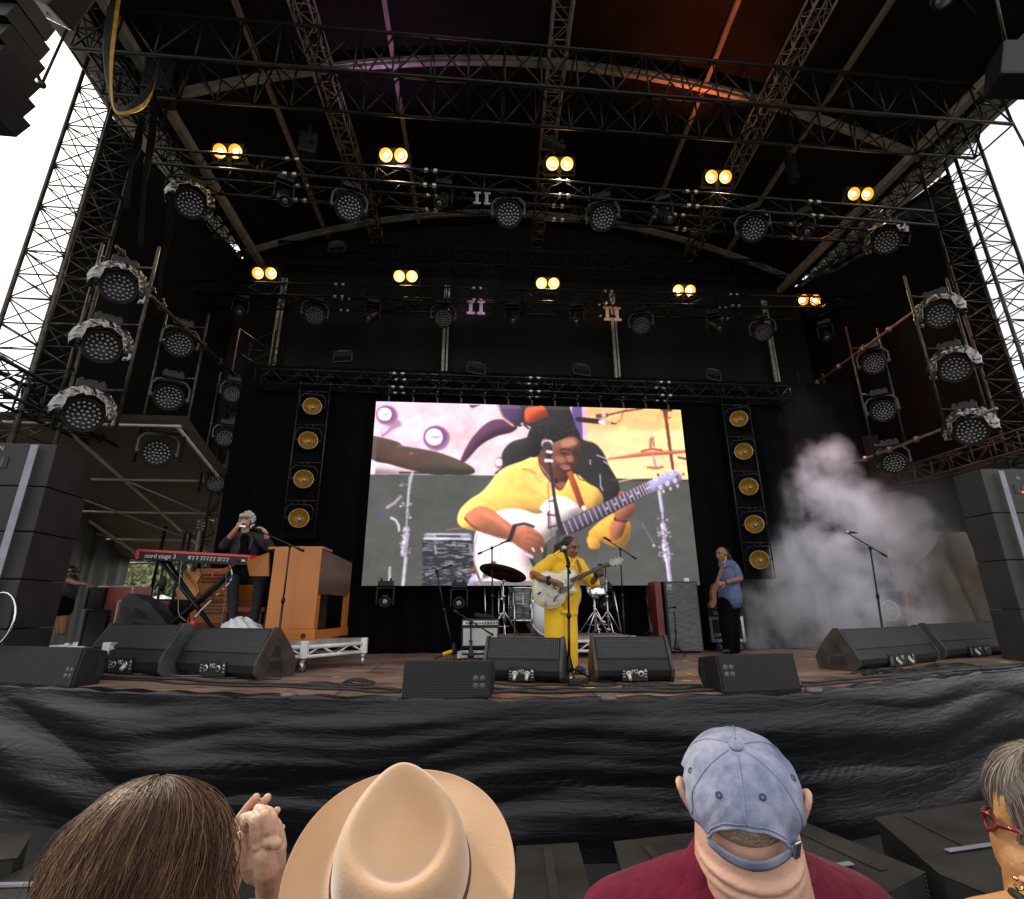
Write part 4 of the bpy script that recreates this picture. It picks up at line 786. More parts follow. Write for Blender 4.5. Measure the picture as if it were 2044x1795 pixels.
M['organ'] = mat('organ_wood', (.42, .13, .018), .42, var=.3, vs=1.4, bump=.05, bs=60, col2=(.55, .19, .035), coat=.25, stretch=(1, 1, .5), rvar=.1)
M['organ_dk'] = mat('organ_wood_dark', (.085, .04, .028), .5, var=.5, vs=2, stretch=(.4, .4, 4), coat=.1, col2=(.15, .08, .06))
# organ console seen from its back: broad orange back panel, dark grained cheek at the right
Yo = A.y+.28
o0 = WP(537, 1250, Yo); o1 = WP(636, 1252, Yo); zt = WP(590, 1095, Yo).z; xb0 = WP(535, 1200, Yo).x; xb1 = WP(632, 1200, Yo).x
Yb = Yo+1.25; xe = WP(696, 1200, Yb).x
t_ = thing('organ', 'worn orange wooden organ console on the riser with a dark grained right side', 'organ', (xb0, Yo, RZ))
H1 = zt
q = MB(); q.box(((xb0+xb1)/2, Yo+.02, (RZ+.13+H1)/2), (xb1-xb0, .04, H1-RZ-.13)); q.build('back_panel', 'organ', t_, bevel=.006)
q = MB(); q.box(((xb0+xb1)/2, Yo, RZ+.065), (xb1-xb0+.06, .07, .13)); q.build('plinth', 'organ', t_, bevel=.008)
dx = Vector((xe-xb1, Yb-Yo, 0)); sd = dx.normalized(); nn_ = Vector((sd.y, -sd.x, 0)); L_ = dx.length
rot = Matrix((sd, -nn_, Vector((0, 0, 1)))).transposed()
q = MB(); c0 = Vector((xb1, Yo+.02, 0)); q.prism([(0, H1-.62), (L_*.9, H1-.62), (L_, H1-.55), (L_, H1-.10), (0, H1)], c0, sd, (0, 0, 1), -nn_, .04); q.build('side_panel', 'organ_dk', t_)
q = MB(); q.prism([(0, RZ+.12), (.10, RZ+.12), (.10, H1-.63), (0, H1-.63)], c0+nn_*.002, sd, (0, 0, 1), -nn_, .05); q.prism([(L_-.14, RZ+.12), (L_, RZ+.12), (L_, H1-.56), (L_-.14, H1-.63)], c0+nn_*.002, sd, (0, 0, 1), -nn_, .05); q.prism([(-.02, RZ), (L_+.04, RZ), (L_+.04, RZ+.12), (-.02, RZ+.12)], c0+nn_*.01, sd, (0, 0, 1), -nn_, .06); q.build('leg', 'organ', t_)
q = MB(); q.prism([(.0, H1+.0), (L_+.03, H1-.10), (L_+.03, H1-.075), (.0, H1+.03)], c0+nn_*.03-Vector((.3, 0, 0)), sd, (0, 0, 1), -nn_, .5); q.box(((xb0+xb1)/2+.12, Yo+.25, H1+.015), (xb1-xb0-.2, .5, .03)); q.build('lid', 'organ', t_)
q = MB(); q.prism([(0, RZ+.1), (L_, RZ+.1), (L_, H1-.6), (0, H1-.6)], c0-nn_*.35, sd, (0, 0, 1), -nn_, .02); q.build('knee_board', M['brown'], t_)
q = MB(); q.lathe([(.001, .0), (.03, 0), (.035, .004), (.035, -.01)], (xb1-.12, Yo-.036, RZ+.05), (0, -1, 0), 14); q.build('cable_hole', 'black', t_)
q = MB(); vs = [WP(536, 1103, Yo+.02), WP(492, 1120, Yo+.3), WP(498, 1150, Yo+.3), WP(536, 1150, Yo+.02)]; q.add(vs+[v+Vector((0, .05, 0)) for v in vs], [(0, 1, 2, 3), (7, 6, 5, 4), (0, 4, 5, 1), (1, 5, 6, 2), (2, 6, 7, 3), (3, 7, 4, 0)]); q.build('arm_rest', 'organ', t_)
# speaker cabinet with louvres behind the keyboard stand
Yc = 9.0
a0 = WP(392, 1135, Yc); a1 = WP(468, 1245, Yc)
t_ = thing('rotary_cabinet', 'orange wooden cabinet with slots behind the crossed keyboard stand', 'speaker', (a0.x, Yc, RZ))
q = MB(); xm = (a0.x+a1.x)/2; wx = a1.x-a0.x; q.box((xm, Yc+.3, (a0.z+RZ)/2), (wx, .6, a0.z-RZ), ch=.012); q.build('cabinet', 'organ', t_)
for i in range(9):
    z = a0.z-.10-.055*i if i < 3 else (RZ+.62-.055*(i-3))
    q = MB(); q.box((xm, Yc-.005, z), (wx*.7, .02, .022)); q.build('slot', M['organ_dk'], t_)
q = MB(); q.box((xm, Yc-.012, (a0.z+RZ)/2+.05), (wx+.03, .03, .05), ch=.008); q.build('moulding', 'organ', t_)
q = MB(); q.box((xm-.1, Yc-.012, RZ+.12), (wx*1.1, .03, .16), ch=.008); q.build('base_board', mat('organ_red', (.30, .06, .015), .45), t_)
# bench
b0 = WP(445, 1212, 8.6); t_ = thing('bench', 'reddish brown wooden bench under the keyboard player', 'bench', (b0.x+.4, 8.6, RZ))
zb_ = WP(480, 1213, 8.6).z; x0_, x1_ = WP(442, 1210, 8.6).x, WP(532, 1210, 8.6).x
q = MB(); q.box(((x0_+x1_)/2, 8.75, zb_-.03), (x1_-x0_, .42, .07), ch=.01); q.build('seat', mat('bench_wood', (.24, .06, .018), .45, var=.3), t_)
for sx in (x0_+.08, x1_-.08):
    for sy in (8.6, 8.9): q = MB(); q.box((sx, sy, (RZ+zb_-.06)/2), (.06, .06, zb_-.06-RZ)); q.build('leg', mat('bench_leg', (.22, .05, .015), .45), t_)
# red stage keyboard on X stand
Yk = 7.95
k0 = WP(276, 1096, Yk+.0); k1 = WP(497, 1108, Yk-.0); kb = WP(497, 1130, Yk).z; ang = atan2(k1.z-k0.z, k1.x-k0.x)
kx = (k1-k0); kl = kx.length; kx.normalize()
M['red'] = mat('keyboard_red', (.62, .028, .028), .35, var=.1, coat=.3)
t_ = thing('keyboard', 'red stage keyboard with a black back panel reading nord stage 3', 'keyboard', k0)
kh = .145; kd = .36; up_ = Vector((0, 0, 1)); bk_ = Vector((.32, .95, 0)).normalized()
def kp(a, b_, c): return k0+kx*a+bk_*b_+up_*c
def hexa(q, P, mi=0): q.add(P, [(0, 3, 2, 1), (4, 5, 6, 7), (0, 1, 5, 4), (1, 2, 6, 5), (2, 3, 7, 6), (3, 0, 4, 7)], mi)
q = MB(); hexa(q, [kp(.0, 0, -.035), kp(kl, 0, -.035), kp(kl, kd, -.035), kp(0, kd, -.035), kp(0, 0, 0), kp(kl, 0, 0), kp(kl, kd, .01), kp(0, kd, .01)]); hexa(q, [kp(-.02, .0, -kh), kp(.015, .0, -kh), kp(.015, kd, -kh+.03), kp(-.02, kd, -kh+.03), kp(-.02, 0, .0), kp(.015, 0, .0), kp(.015, kd, 0.01), kp(-.02, kd, .01)]); hexa(q, [kp(kl-.01, .0, -kh), kp(kl+.02, .0, -kh), kp(kl+.02, kd, -kh+.04), kp(kl-.01, kd, -kh+.04), kp(kl-.01, 0, .0), kp(kl+.02, 0, .0), kp(kl+.02, kd, 0.01), kp(kl-.01, kd, .01)]); q.build('body', 'red', t_, bevel=.004)
q = MB(); hexa(q, [kp(.02, .008, -kh), kp(kl-.012, .008, -kh), kp(kl-.012, kd-.05, -kh), kp(.02, kd-.05, -kh), kp(.02, .004, -.036), kp(kl-.012, .004, -.036), kp(kl-.012, kd-.05, -.036), kp(.02, kd-.05, -.036)]); q.build('back_panel', 'black', t_)
text('nord stage 3', 'lettering', kp(kl*.215, -.012, -.088), kx, (0, 0, 1), .092, 'label_white', t_, sx=.92, ex=.003)
q = MB(); rr = random.Random(2)
for a in (.47, .50, .535, .575, .60, .63, .66, .69, .73, .75, .78, .81):
    q.lathe([(.006, 0), (.014, 0), (.014, .004), (.006, .004)], kp(kl*a, .003, -.10), -bk_, 8); q.box(kp(kl*a, .003, -.062), (.035, .004, .008), (0, -ang, 0)); q.box(kp(kl*a+.01, .003, -.075), (.025, .004, .006), (0, -ang, 0))
q.box(kp(kl*.465, .003, -.08), (.03, .004, .035), (0, -ang, 0)); q.box(kp(kl*.955, .003, -.085), (.05, .004, .03), (0, -ang, 0)); q.build('marking', 'label_white', t_)
q = MB()
for i in range(14): q.cyl(kp(.12+i*.06, .10, 0), kp(.12+i*.06, .10, .022), .010, n=8)
q.build('knob', 'dark', t_)
t_ = thing('keyboard_stand', 'black crossed keyboard stand holding the red keyboard', 'stand', (WP(390, 1240, Yk+.1).x, Yk+.15, RZ))
for (a, b_, dy) in (((322, 1122), (428, 1258), 0.02), ((336, 1122), (415, 1240), .32), ((484, 1120), (330, 1258), .09), ((470, 1140), (345, 1250), .40)):
    q = MB(); q.tube([WP(*a, Yk+.05+dy), WP(*b_, Yk+.05+dy)], .028, 4); q.build('tube', 'blackm', t_)
for (u, v) in ((325, 1122), (485, 1122)): q = MB(); q.box(WP(u, v, Yk+.2), (.06, .42, .03), ch=.005); q.build('arm', 'blackm', t_)
for (a, b_) in (((400, 1258), (440, 1258)), ((315, 1258), (350, 1258))):
    p = WP((a[0]+b_[0])/2, 1258, Yk+.2); q = MB(); q.box((p.x, Yk+.3, RZ+.03), (.06, .5, .03), ch=.005); q.build('foot', 'blackm', t_)
pc = WP(424, 1110, Yk-.02)
cable('keyboard_cable', [kp(kl*.83, -.01, -.12), WP(463, 1145, Yk-.05), WP(456, 1165, Yk-.08), WP(425, 1195, Yk-.1), WP(395, 1225, Yk-.1), WP(382, 1246, Yk-.1), WP(377, 1262, Yk-.15)], .011, 'black and white twisted cable along the keyboard stand', mat('cable_twist', (.03, .03, .03), .4, col2=(.6, .58, .55), vs=16, vlo=.48, vhi=.52, detail=1))
cable('keyboard_cable', [WP(468, 1128, Yk-.05), WP(440, 1138, Yk-.07), WP(427, 1140, Yk-.07), WP(424, 1152, Yk-.07), WP(432, 1152, Yk-.07)], .008, 'red cable looped under the red keyboard', mat('cable_red', (.7, .03, .05), .4))
cable('keyboard_cable', [kp(kl*.405, -.0, -.14), WP(359, 1150, Yk-.1), WP(356, 1200, Yk-.1), WP(358, 1228, Yk-.1), WP(372, 1240, Yk-.1)], .007, 'grey cable hanging from the middle of the red keyboard', mat('cable_grey', (.16, .16, .16), .4))
cable('keyboard_cable', [WP(452, 1145, Yk-.06), WP(450, 1180, Yk-.06), WP(446, 1220, Yk-.06), WP(441, 1252, Yk-.06)], .006, 'thin cable hanging below the right end of the red keyboard', mat('cable_grey2', (.12, .12, .12), .4))
q = MB(); q.ball(WP(385, 1244, Yk-.12), .04, 12); tag(q.build('red_plug', mat('plug_red', (.8, .05, .08), .35)), 'round red plug on the twisted cable below the keyboard stand', 'plug')
# white plastic bag
rr = random.Random(11); q = MB(); c = WP(475, 1262, 7.75)
def bag(a, b_):
    th = 2*pi*a; ph = pi/2*b_; r_ = 1+.10*sin(th*3+1)+.07*sin(th*7+ph*4)+.05*sin(ph*13+th*5)+rr.uniform(-.02, .02); sk = 1.05-.35*cos(th-.6)*0
    return (c.x+.36*r_*cos(ph)*cos(th), 7.9+.22*r_*cos(ph)*sin(th), .36+.26*r_*sin(ph)*(1-.35*cos(ph)*cos(th)))
q.grid(bag, 60, 24); tag(q.build('plastic_bag', mat('bag_white', (.72, .72, .75), .35, var=.1, bump=.8, bs=14, vs=9)), 'crumpled white plastic bag in front of the keyboard player', 'bag')
# ---- microphone stands
def mic(q_, tip, dr, s_=1., root=None, silver=True):
    dr = Vector(dr).normalized(); a = Vector(tip); h = MB(); h.cyl(a+dr*.05*s_, a+dr*.19*s_, .019*s_, .012*s_, 10); h.cyl(a+dr*.045*s_, a+dr*.06*s_, .026*s_, n=12); h.build('microphone', 'blackm', root)
    h = MB(); h.ball(a+dr*.025*s_, .028*s_, 12); h.build('mic_grille', 'alu' if silver else 'blackm', root)
def stand(lab, base, piv, tip, back=None, spread=.30, tri=True, r=.012, micdir=None, mics=1., silver=True, group='microphone stands', ang0=.6, nomic=False):
    base, piv, tip = Vector(base), Vector(piv), Vector(tip); t_ = thing('microphone_stand', lab, 'mic stand', base, 0, group)
    q = MB(); q.cyl(base+Vector((0, 0, .12)), base.lerp(piv, .55), r*1.35, n=8); q.cyl(base.lerp(piv, .5), piv, r, n=8); q.cyl(base.lerp(piv, .53), base.lerp(piv, .57), r*2.2, n=8); q.lathe([(.02, .25), (.05, .12), (.055, .09), (.02, .08)], base, (0, 0, 1), 10); q.build('pole', 'blackm', t_)
    for i in range(3):
        a = ang0+i*2*pi/3; q = MB(); q.cyl(base+Vector((0, 0, .14)), base+Vector((cos(a)*spread, sin(a)*spread, .012)), .009, n=6); q.ball(base+Vector((cos(a)*spread, sin(a)*spread, .015)), .014, 6); q.build('leg', 'blackm', t_)
    if back is not None: q = MB(); q.cyl(Vector(back), tip, r*.8, n=8); q.ball(piv, .028, 8); q.cyl(Vector(back), Vector(back).lerp(tip, .12), r*1.6, n=8); q.build('boom', 'blackm', t_)
    if not nomic: mic(None, tip, micdir or (tip-piv)*-1, mics, t_, silver)
    return t_
sy = 6.25
bp_ = PZ(1137, 1358); by = bp_.y
stand('straight microphone stand in front of the yellow singer', (bp_.x, by, 0), WP(1134, 1130, by), WP(1124, 1090, by+.12), WP(1137, 1145, by-.02), .30, micdir=(WP(1128, 1108, by+.1)-WP(1122, 1090, by+.12)), mics=1.25)
by = 7.35; stand('microphone stand with an angled boom before the keyboard player', (WP(557, 1262, by).x, by, RZ*0+.0), WP(579, 1090, by), WP(500, 1052, by+.2), WP(606, 1100, by-.1), .42, micdir=(.8, -.3, -.25), ang0=-.2)
bp_ = PZ(905, 1318); by = bp_.y; stand('leaning microphone stand left of the guitar amplifier with a yellow tag at its foot', (bp_.x, by, 0), WP(872, 1140, by), WP(905, 1126, by+.1), WP(868, 1142, by), .32, micdir=(-.9, 0, -.4), mics=.8)
bp_ = PZ(985, 1290); by = 8.6; stand('tall boom stand over the ride cymbal', (WP(984, 1290, by).x, by, 0), WP(982, 1094, by), WP(1018, 1078, by-.1), WP(954, 1106, by+.1), .3, micdir=(-.9, 0, -.35), mics=.9, silver=False)
by = 8.9; stand('tall boom stand over the right of the drum kit', (WP(1248, 1300, by).x, by, 0), WP(1238, 1096, by), WP(1203, 1072, by), WP(1270, 1116, by), .3, micdir=(.9, 0, -.4), mics=.9)
by = 8.0; stand('short boom stand pointing at the white guitar amplifier', (WP(940, 1302, by).x, by, 0), WP(940, 1243, by), WP(985, 1268, by-.1), WP(905, 1218, by+.05), .25, micdir=(-.8, 0, .4), mics=.7, silver=False)
by = 9.2; stand('slim stand with a small microphone left of the bass cabinet', (WP(1300, 1268, by).x, by, .25), WP(1290, 1188, by), WP(1287, 1176, by), None, .2, mics=.6, silver=False, nomic=True)
bp_ = PZ(1350, 1306); by = bp_.y-.25; stand('short microphone stand against the grey bass cabinet', (WP(1352, 1306, by).x, by, 0), WP(1346, 1222, by), WP(1350, 1212, by), None, .26, micdir=(-.9, 0, -.1), mics=.8, silver=False)
by = 7.9; stand('tall boom microphone stand on the right in front of the smoke', (WP(1768, 1300, by).x, by, 0), WP(1737, 1095, by), WP(1688, 1062, by), WP(1770, 1111, by), .35, micdir=(.9, .1, -.05), mics=1.1)
by = 9.9; 
# yellow tag, tuner pedal, bottle
q = MB(); q.box(PZ(893, 1303, .12), (.16, .05, .05), (0, -.25, .2), ch=.02); tag(q.build('yellow_tag', mat('tag_yellow', (.8, .6, .01), .4)), 'bright yellow plastic clip on the leg of the leaning microphone stand', 'clip')
q = MB(); c = PZ(1142, 1368); q.box((c.x, c.y, .035), (.13, .20, .06), (0, 0, .2), ch=.012); q.cyl((c.x-.02, c.y-.04, .065), (c.x-.02, c.y-.04, .085), .016, n=10, mi=1); q.box((c.x, c.y+.05, .068), (.09, .05, .006), (0, 0, .2), mi=2)
tag(q.build('tuner_pedal', ['dark', 'chrome', mat('screen_glass', (.02, .03, .04), .1)]), 'small black tuner pedal at the foot of the singers microphone stand', 'pedal')
q = MB(); c = PZ(140, 1290); q.lathe([(.001, 0), (.035, 0), (.036, .12), (.034, .17), (.014, .215), (.013, .235), (.001, .235)], c, (0, 0, 1), 14, mi=0); q.lathe([(.0365, .05), (.0365, .12)], c, (0, 0, 1), 14, mi=1)
tag(q.build('water_bottle', [mat('bottle_pet', (.7, .75, .8), .1, var=0, alpha=.45), mat('bottle_label', (.05, .15, .6), .4)]), 'small water bottle with a blue label behind the far left speaker', 'bottle')
# ---- drum kit on its low riser
Yd = 8.9
A, B = PZ(1020, 1272, .30), PZ(1250, 1272, .30)
lowriser('white steel riser under the drum kit', [Vector((WP(985, 1290, 8.6).x, 8.6, 0)), Vector((WP(1222, 1285, 8.6).x+.35, 8.6, 0)), Vector((WP(1222, 1285, 8.6).x+.35, 9.75, 0)), Vector((WP(985, 1290, 8.6).x, 9.75, 0))], .09, .33, 'white steel risers')
DK = thing('drum_kit', 'drum kit with white front head and black striped shells behind the singer', 'drum kit', (WP(1110, 1265, Yd).x, Yd, .33))
M['shell'] = mat('drum_shell', (.012, .012, .013), .25, var=.3, vs=5, stretch=(.8, .8, 14), col2=(.35, .35, .36), vlo=.50, vhi=.68, coat=.4)
kc = WP(1098, 1226, Yd-.35); q = MB(); q.lathe([(.345, 0), (.345, .42)], kc, (-.12, 1, 0), 40); q.build('bass_drum', 'shell', DK)
q = MB(); q.lathe([(.001, -.004), (.33, 0), (.33, .01)], kc, (-.12, 1, 0), 40); q.build('drum_head', mat('head_white', (.72, .72, .74), .45, var=.05), DK)
q = MB(); q.lathe([(.328, -.015), (.352, -.02), (.36, 0), (.352, .03), (.34, .03)], kc, (-.12, 1, 0), 40); q.build('hoop', 'chrome', DK)
fc = WP(1042, 1265, Yd-.25)
q = MB(); q.lathe([(.20, 0), (.20, .52)], (fc.x, fc.y, WP(1042, 1240, fc.y).z), (0, 0, 1), 32); q.lathe([(.001, .52), (.2, .52)], (fc.x, fc.y, WP(1042, 1240, fc.y).z), (0, 0, 1), 32); q.build('floor_tom', 'shell', DK)
zf = WP(1042, 1240, fc.y).z
q = MB(); 
for h_ in (0, .50): q.lathe([(.205, h_), (.215, h_), (.215, h_+.025), (.205, h_+.025)], (fc.x, fc.y, zf), (0, 0, 1), 32)
for a in range(8): q.cyl((fc.x+.212*cos(a*.785), fc.y+.212*sin(a*.785), zf), (fc.x+.212*cos(a*.785), fc.y+.212*sin(a*.785), zf+.5), .006, n=5)
q.build('hoop', 'chrome', DK)
for a in (-2.2, -.9, .8): q = MB(); q.cyl((fc.x+.23*cos(a), fc.y+.23*sin(a), .34), (fc.x+.23*cos(a), fc.y+.23*sin(a), zf+.3), .009, n=6); q.build('leg', 'chrome', DK)
sc_ = WP(1190, 1170, Yd-.1); q = MB(); q.lathe([(.17, -.13), (.17, .0), (.001, 0)], sc_, (-.1, -.2, 1), 28); q.build('snare_drum', 'chrome', DK)
sc2 = WP(1110, 1180, Yd); q = MB(); q.lathe([(.16, -.2), (.16, .0), (.001, 0)], sc2, (.2, -.3, 1), 28); q.build('rack_tom', 'shell', DK)
def cstand(cu, cv, Y, tilt, rad, nm, hat=False, base=None):
    c = WP(cu, cv, Y); bu = base or (c.x, Y); q = MB(); q.cyl((bu[0], bu[1], .62), c, .010, n=8); q.cyl((bu[0], bu[1], .38), (bu[0], bu[1], .95), .014, n=8)
    for h_ in (.62, .95, 1.2):
        if h_ < c.z: q.cyl((bu[0], bu[1], h_-.02), (bu[0], bu[1], h_+.025), .024, n=8); q.cyl((bu[0]-.04, bu[1], h_), (bu[0]+.04, bu[1], h_), .007, n=5)
    for i in range(3): a = .5+i*2.1; q.cyl((bu[0], bu[1], .72), (bu[0]+.30*cos(a), bu[1]+.30*sin(a), .345), .010, n=6); q.cyl((bu[0], bu[1], .48), (bu[0]+.16*cos(a), bu[1]+.16*sin(a), .5), .006, n=5)
    q.build('cymbal_stand', 'chrome', DK)
    q = MB(); q.lathe([(.001, .035), (.03, .03), (.05, .012), (rad*.5, .008), (rad, -.012), (rad, -.016), (rad*.5, .003), (.05, .006), (.001, .025)], c, tilt, 40); q.build('cymbal', nm, DK)
cyb = mat('cymbal_bronze', (.16, .065, .035), .35, metal=.85, var=.3, vs=8)
cstand(1004, 1143, 8.7, (.24, .24, .94), .40, cyb, base=(WP(1006, 1260, 8.7).x, 8.7))
cstand(1208, 1130, 9.2, (-.15, -.1, 1), .24, cyb)
cstand(1183, 1150, 9.0, (-.2, -.2, 1), .2, cyb)
q = MB()
for (u, v, u2, v2) in ((1190, 1262, 1186, 1180), (1172, 1268, 1190, 1215), (1215, 1268, 1190, 1215), (970, 1262, 968, 1175), (995, 1262, 996, 1180), (1225, 1180, 1240, 1260), (1010, 1240, 1000, 1165)): q.cyl(WP(u, v, 8.75), WP(u2, v2, 8.75), .011, n=6)
for (u, v) in ((1190, 1190), (1188, 1215), (1002, 1195), (1000, 1225), (1215, 1255), (1205, 1240), (1195, 1255)): q.cyl(WP(u-3, v, 8.72), WP(u+4, v+3, 8.72), .02, n=8)
q.build('hardware', 'chrome', DK)
# guitar amplifier on a small flight case
Ya = 8.05; p0, p1 = WP(922, 1236, Ya), WP(996, 1236, Ya); zb_ = WP(955, 1293, Ya).z; t_ = thing('guitar_amplifier', 'white fronted guitar amplifier with a row of black knobs beside the drum kit', 'amplifier', ((p0.x+p1.x)/2, Ya, 0)); xm = (p0.x+p1.x)/2; wx = p1.x-p0.x
q = MB(); q.box((xm, Ya+.14, (p0.z+zb_)/2), (wx, .27, p0.z-zb_), ch=.012); q.build('cabinet', 'black', t_)
q = MB(); q.box((xm, Ya-.0, (p0.z+zb_)/2-.05), (wx-.05, .02, p0.z-zb_-.16)); q.build('grille_cloth', mat('amp_cloth', (.50, .50, .48), .7, var=.08, vs=60), t_)
q = MB(); q.box((xm, Ya-.005, p0.z-.055), (wx-.03, .02, .06)); q.build('control_panel', mat('panel_white', (.6, .6, .58), .4), t_)
for i in range(11): q = MB(); q.cyl((p0.x+.07+i*.042+(.03 if i > 2 else 0), Ya-.015, p0.z-.055), (p0.x+.07+i*.042+(.03 if i > 2 else 0), Ya-.04, p0.z-.055), .013, .010, 8); q.build('knob', 'dark', t_)
q = MB(); c = WP(968, 1229, Ya+.1); q.ball((c.x, Ya+.12, p0.z+.03), (.17, .09, .04), 12, rot=(0, .1, .2)); q.ball((c.x-.12, Ya+.12, p0.z+.055), (.05, .05, .04), 8); tag(q.build('black_cloth', mat('cloth_black', (.012, .012, .014), .9), remesh=.01), 'crumpled black cloth lying on top of the guitar amplifier', 'cloth')
t_ = thing('amp_case', 'small silver edged case under the guitar amplifier', 'case', (xm, Ya, 0)); q = MB(); q.box((xm+.05, Ya+.15, zb_/2+.02), (wx+.12, .4, zb_-.1)); q.build('body', 'dark', t_)
q = MB(); q.box((xm+.05, Ya-.052, zb_-.05), (wx+.14, .02, .035)); q.box((xm+.05, Ya-.052, .1), (wx+.14, .02, .035)); q.box((p0.x-.02, Ya-.055, zb_/2+.02), (.07, .03, zb_-.12)); q.build('edge', 'alu', t_)
# bass cabinet, red sided box, rack case
Yb_ = 9.24; p0, p1 = WP(1338, 1163, Yb_), WP(1407, 1163, Yb_); x0_, x1_ = PZ(1342, 1305).x, PZ(1411, 1305).x; xm = (x0_+x1_)/2-.02; wx = x1_-x0_; zt = p0.z
t_ = thing('bass_cabinet', 'tall grey bass cabinet with a round badge, left of the bass player', 'amplifier', (xm, Yb_, 0))
q = MB(); q.box((xm, Yb_+.2, zt/2+.02), (wx+.04, .4, zt), ch=.012); q.build('cabinet', 'black', t_)
q = MB(); q.box((xm, Yb_-.008, zt/2+.02), (wx-.02, .02, zt-.05)); q.build('grille_cloth', mat('bass_cloth', (.105, .108, .115), .7, var=.3, vs=12, stretch=(.6, 1, 4), bump=.3, bs=120), t_)
q = MB(); bx = xm-wx/2+.07; q.box((bx, Yb_-.021, zt-.09), (.085, .008, .11)); q.build('badge', mat('badge_silver', (.35, .35, .35), .4), t_)
q = MB(); q.tube([(bx+(.008+.0035*i)*cos(i*.7), Yb_-.028, zt-.08+(.008+.0035*i)*sin(i*.7)) for i in range(9)], .004, 5); q.cyl((bx+.033, Yb_-.028, zt-.07), (bx+.033, Yb_-.028, zt-.115), .004, n=5); q.box((bx, Yb_-.027, zt-.135), (.07, .004, .012)); q.build('emblem', 'black', t_)
q = MB(); q.box((xm+.12, Yb_-.0, zt+.05), (.09, .02, .06)); tag(q.build('paper_sign', mat('paper', (.75, .75, .72), .7, var=.05)), 'small white card standing on the bass cabinet', 'card')
q = MB(); q.box((xm-wx/2-.12, Yb_+.28, zt/2+.02), (.12, .5, zt), ch=.01); tag(q.build('red_case', mat('case_darkred', (.14, .025, .02), .5, var=.3)), 'dark red case side standing just left of the bass cabinet', 'case')
t_ = thing('rack_case', 'silver edged rack case on casters behind the bass player', 'case', (WP(1450, 1290, 9.5).x, 9.5, 0)); 
x0_, x1_ = WP(1417, 1250, 9.5).x, WP(1484, 1250, 9.5).x; z0_, z1_, z2_ = .17, WP(1440, 1232, 9.5).z, WP(1440, 1205, 9.5).z; xm = (x0_+x1_)/2
q = MB(); q.box((xm, 9.75, (z0_+z1_)/2), (x1_-x0_, .5, z1_-z0_)); q.box((xm-.12, 9.75, (z1_+z2_)/2+.02), ((x1_-x0_)*.6, .45, z2_-z1_)); q.build('body', 'dark', t_)
q = MB()
for z in (z0_+.02, z1_-.02): q.box((xm, 9.495, z), (x1_-x0_+.01, .02, .05))
for x in (x0_+.02, x1_-.02): q.box((x, 9.492, (z0_+z1_)/2), (.045, .02, z1_-z0_+.02))
q.box((xm-.12, 9.5, z1_+.06), (.2, .02, .04)); q.build('edge', 'alu', t_)
q = MB(); q.tube([(xm+.02+.1*cos(i*pi/10), 9.49, z0_+.25+.1*sin(i*pi/10)) for i in range(20)], .006, 5, closed=True); q.build('emblem', 'label_white', t_)
text('CVT-10', 'lettering', (xm-.14, 9.488, z0_+.11), (1, 0, 0), (0, 0, 1), .07, 'label_white', t_)
q = MB()
for i in range(3):
    for j in range(6): q.box((xm-.22+j*.05, 9.52, z1_+.1+i*.06), (.02, .02, .02))
q.build('knob', 'alu', t_)
for x in (x0_+.15, x1_-.1): q = MB(); q.cyl((x-.02, 9.55, .075), (x+.03, 9.55, .075), .07, n=16); q.build('caster', mat('caster_blue', (.05, .08, .2), .5), t_)
# ---- cases and things on the left wing
def case(lab, u0, v0, u1, v1, Y, mt, dp=.6, label_=True, name='road_case', grey=None):
    a, b_ = WP(u0, v0, Y), WP(u1, v1, Y); t_ = thing(name, lab, 'case', ((a.x+b_.x)/2, Y, b_.z), 0, 'road cases on the left wing'); z0 = max(0, b_.z)
    q = MB(); q.box(((a.x+b_.x)/2, Y+dp/2, (a.z+z0)/2), (b_.x-a.x, dp, a.z-z0), ch=.01); q.build('body', mt, t_)
    q = MB(); 
    for x in (a.x, b_.x): q.box((x, Y-.004, (a.z+z0)/2), (.03, .02, a.z-z0))
    for z in (a.z-.01, z0+.02): q.box(((a.x+b_.x)/2, Y-.006, z), (b_.x-a.x, .02, .03))
    q.build('edge', mat('case_edge', (.4, .38, .34), .45, metal=.5) if not grey else M['dark'], t_)
    if label_: q = MB(); q.box(((a.x+b_.x)/2, Y-.01, (a.z+z0)/2), (.10, .015, .10)); q.box(((a.x+b_.x)/2, Y-.02, (a.z+z0)/2), (.05, .01, .05), mi=1); q.build('latch', ['alu', 'dark'], t_)
cr = mat('case_red', (.32, .075, .07), .55, var=.2)
case('tall dull red road case at the left, above the front monitor', 199, 1170, 240, 1295, 10.2, cr)
case('lower dull red road case beside the tipped monitor', 238, 1199, 284, 1295, 10.0, cr)
case('upper grey case left of the tall red case', 178, 1173, 200, 1216, 10.1, 'dark', grey=1, label_=False)
case('lower grey case left of the tall red case', 174, 1218, 199, 1290, 10.1, 'dark', grey=1, label_=False)
case('small black case with pale edges in front of the lower red case', 246, 1223, 271, 1290, 9.7, 'dark', .2, False)
p = WP(330, 1205, 10.8); t_ = thing('equipment_trunk', 'black trunk with a round white IJS emblem behind the keyboard stand', 'case', (p.x, 10.8, 0)); a, b_ = WP(292, 1196, 10.8), WP(375, 1290, 10.8)
q = MB(); q.box(((a.x+b_.x)/2, 11.1, a.z/2), (b_.x-a.x, .6, a.z), ch=.015); q.build('body', 'dark', t_)
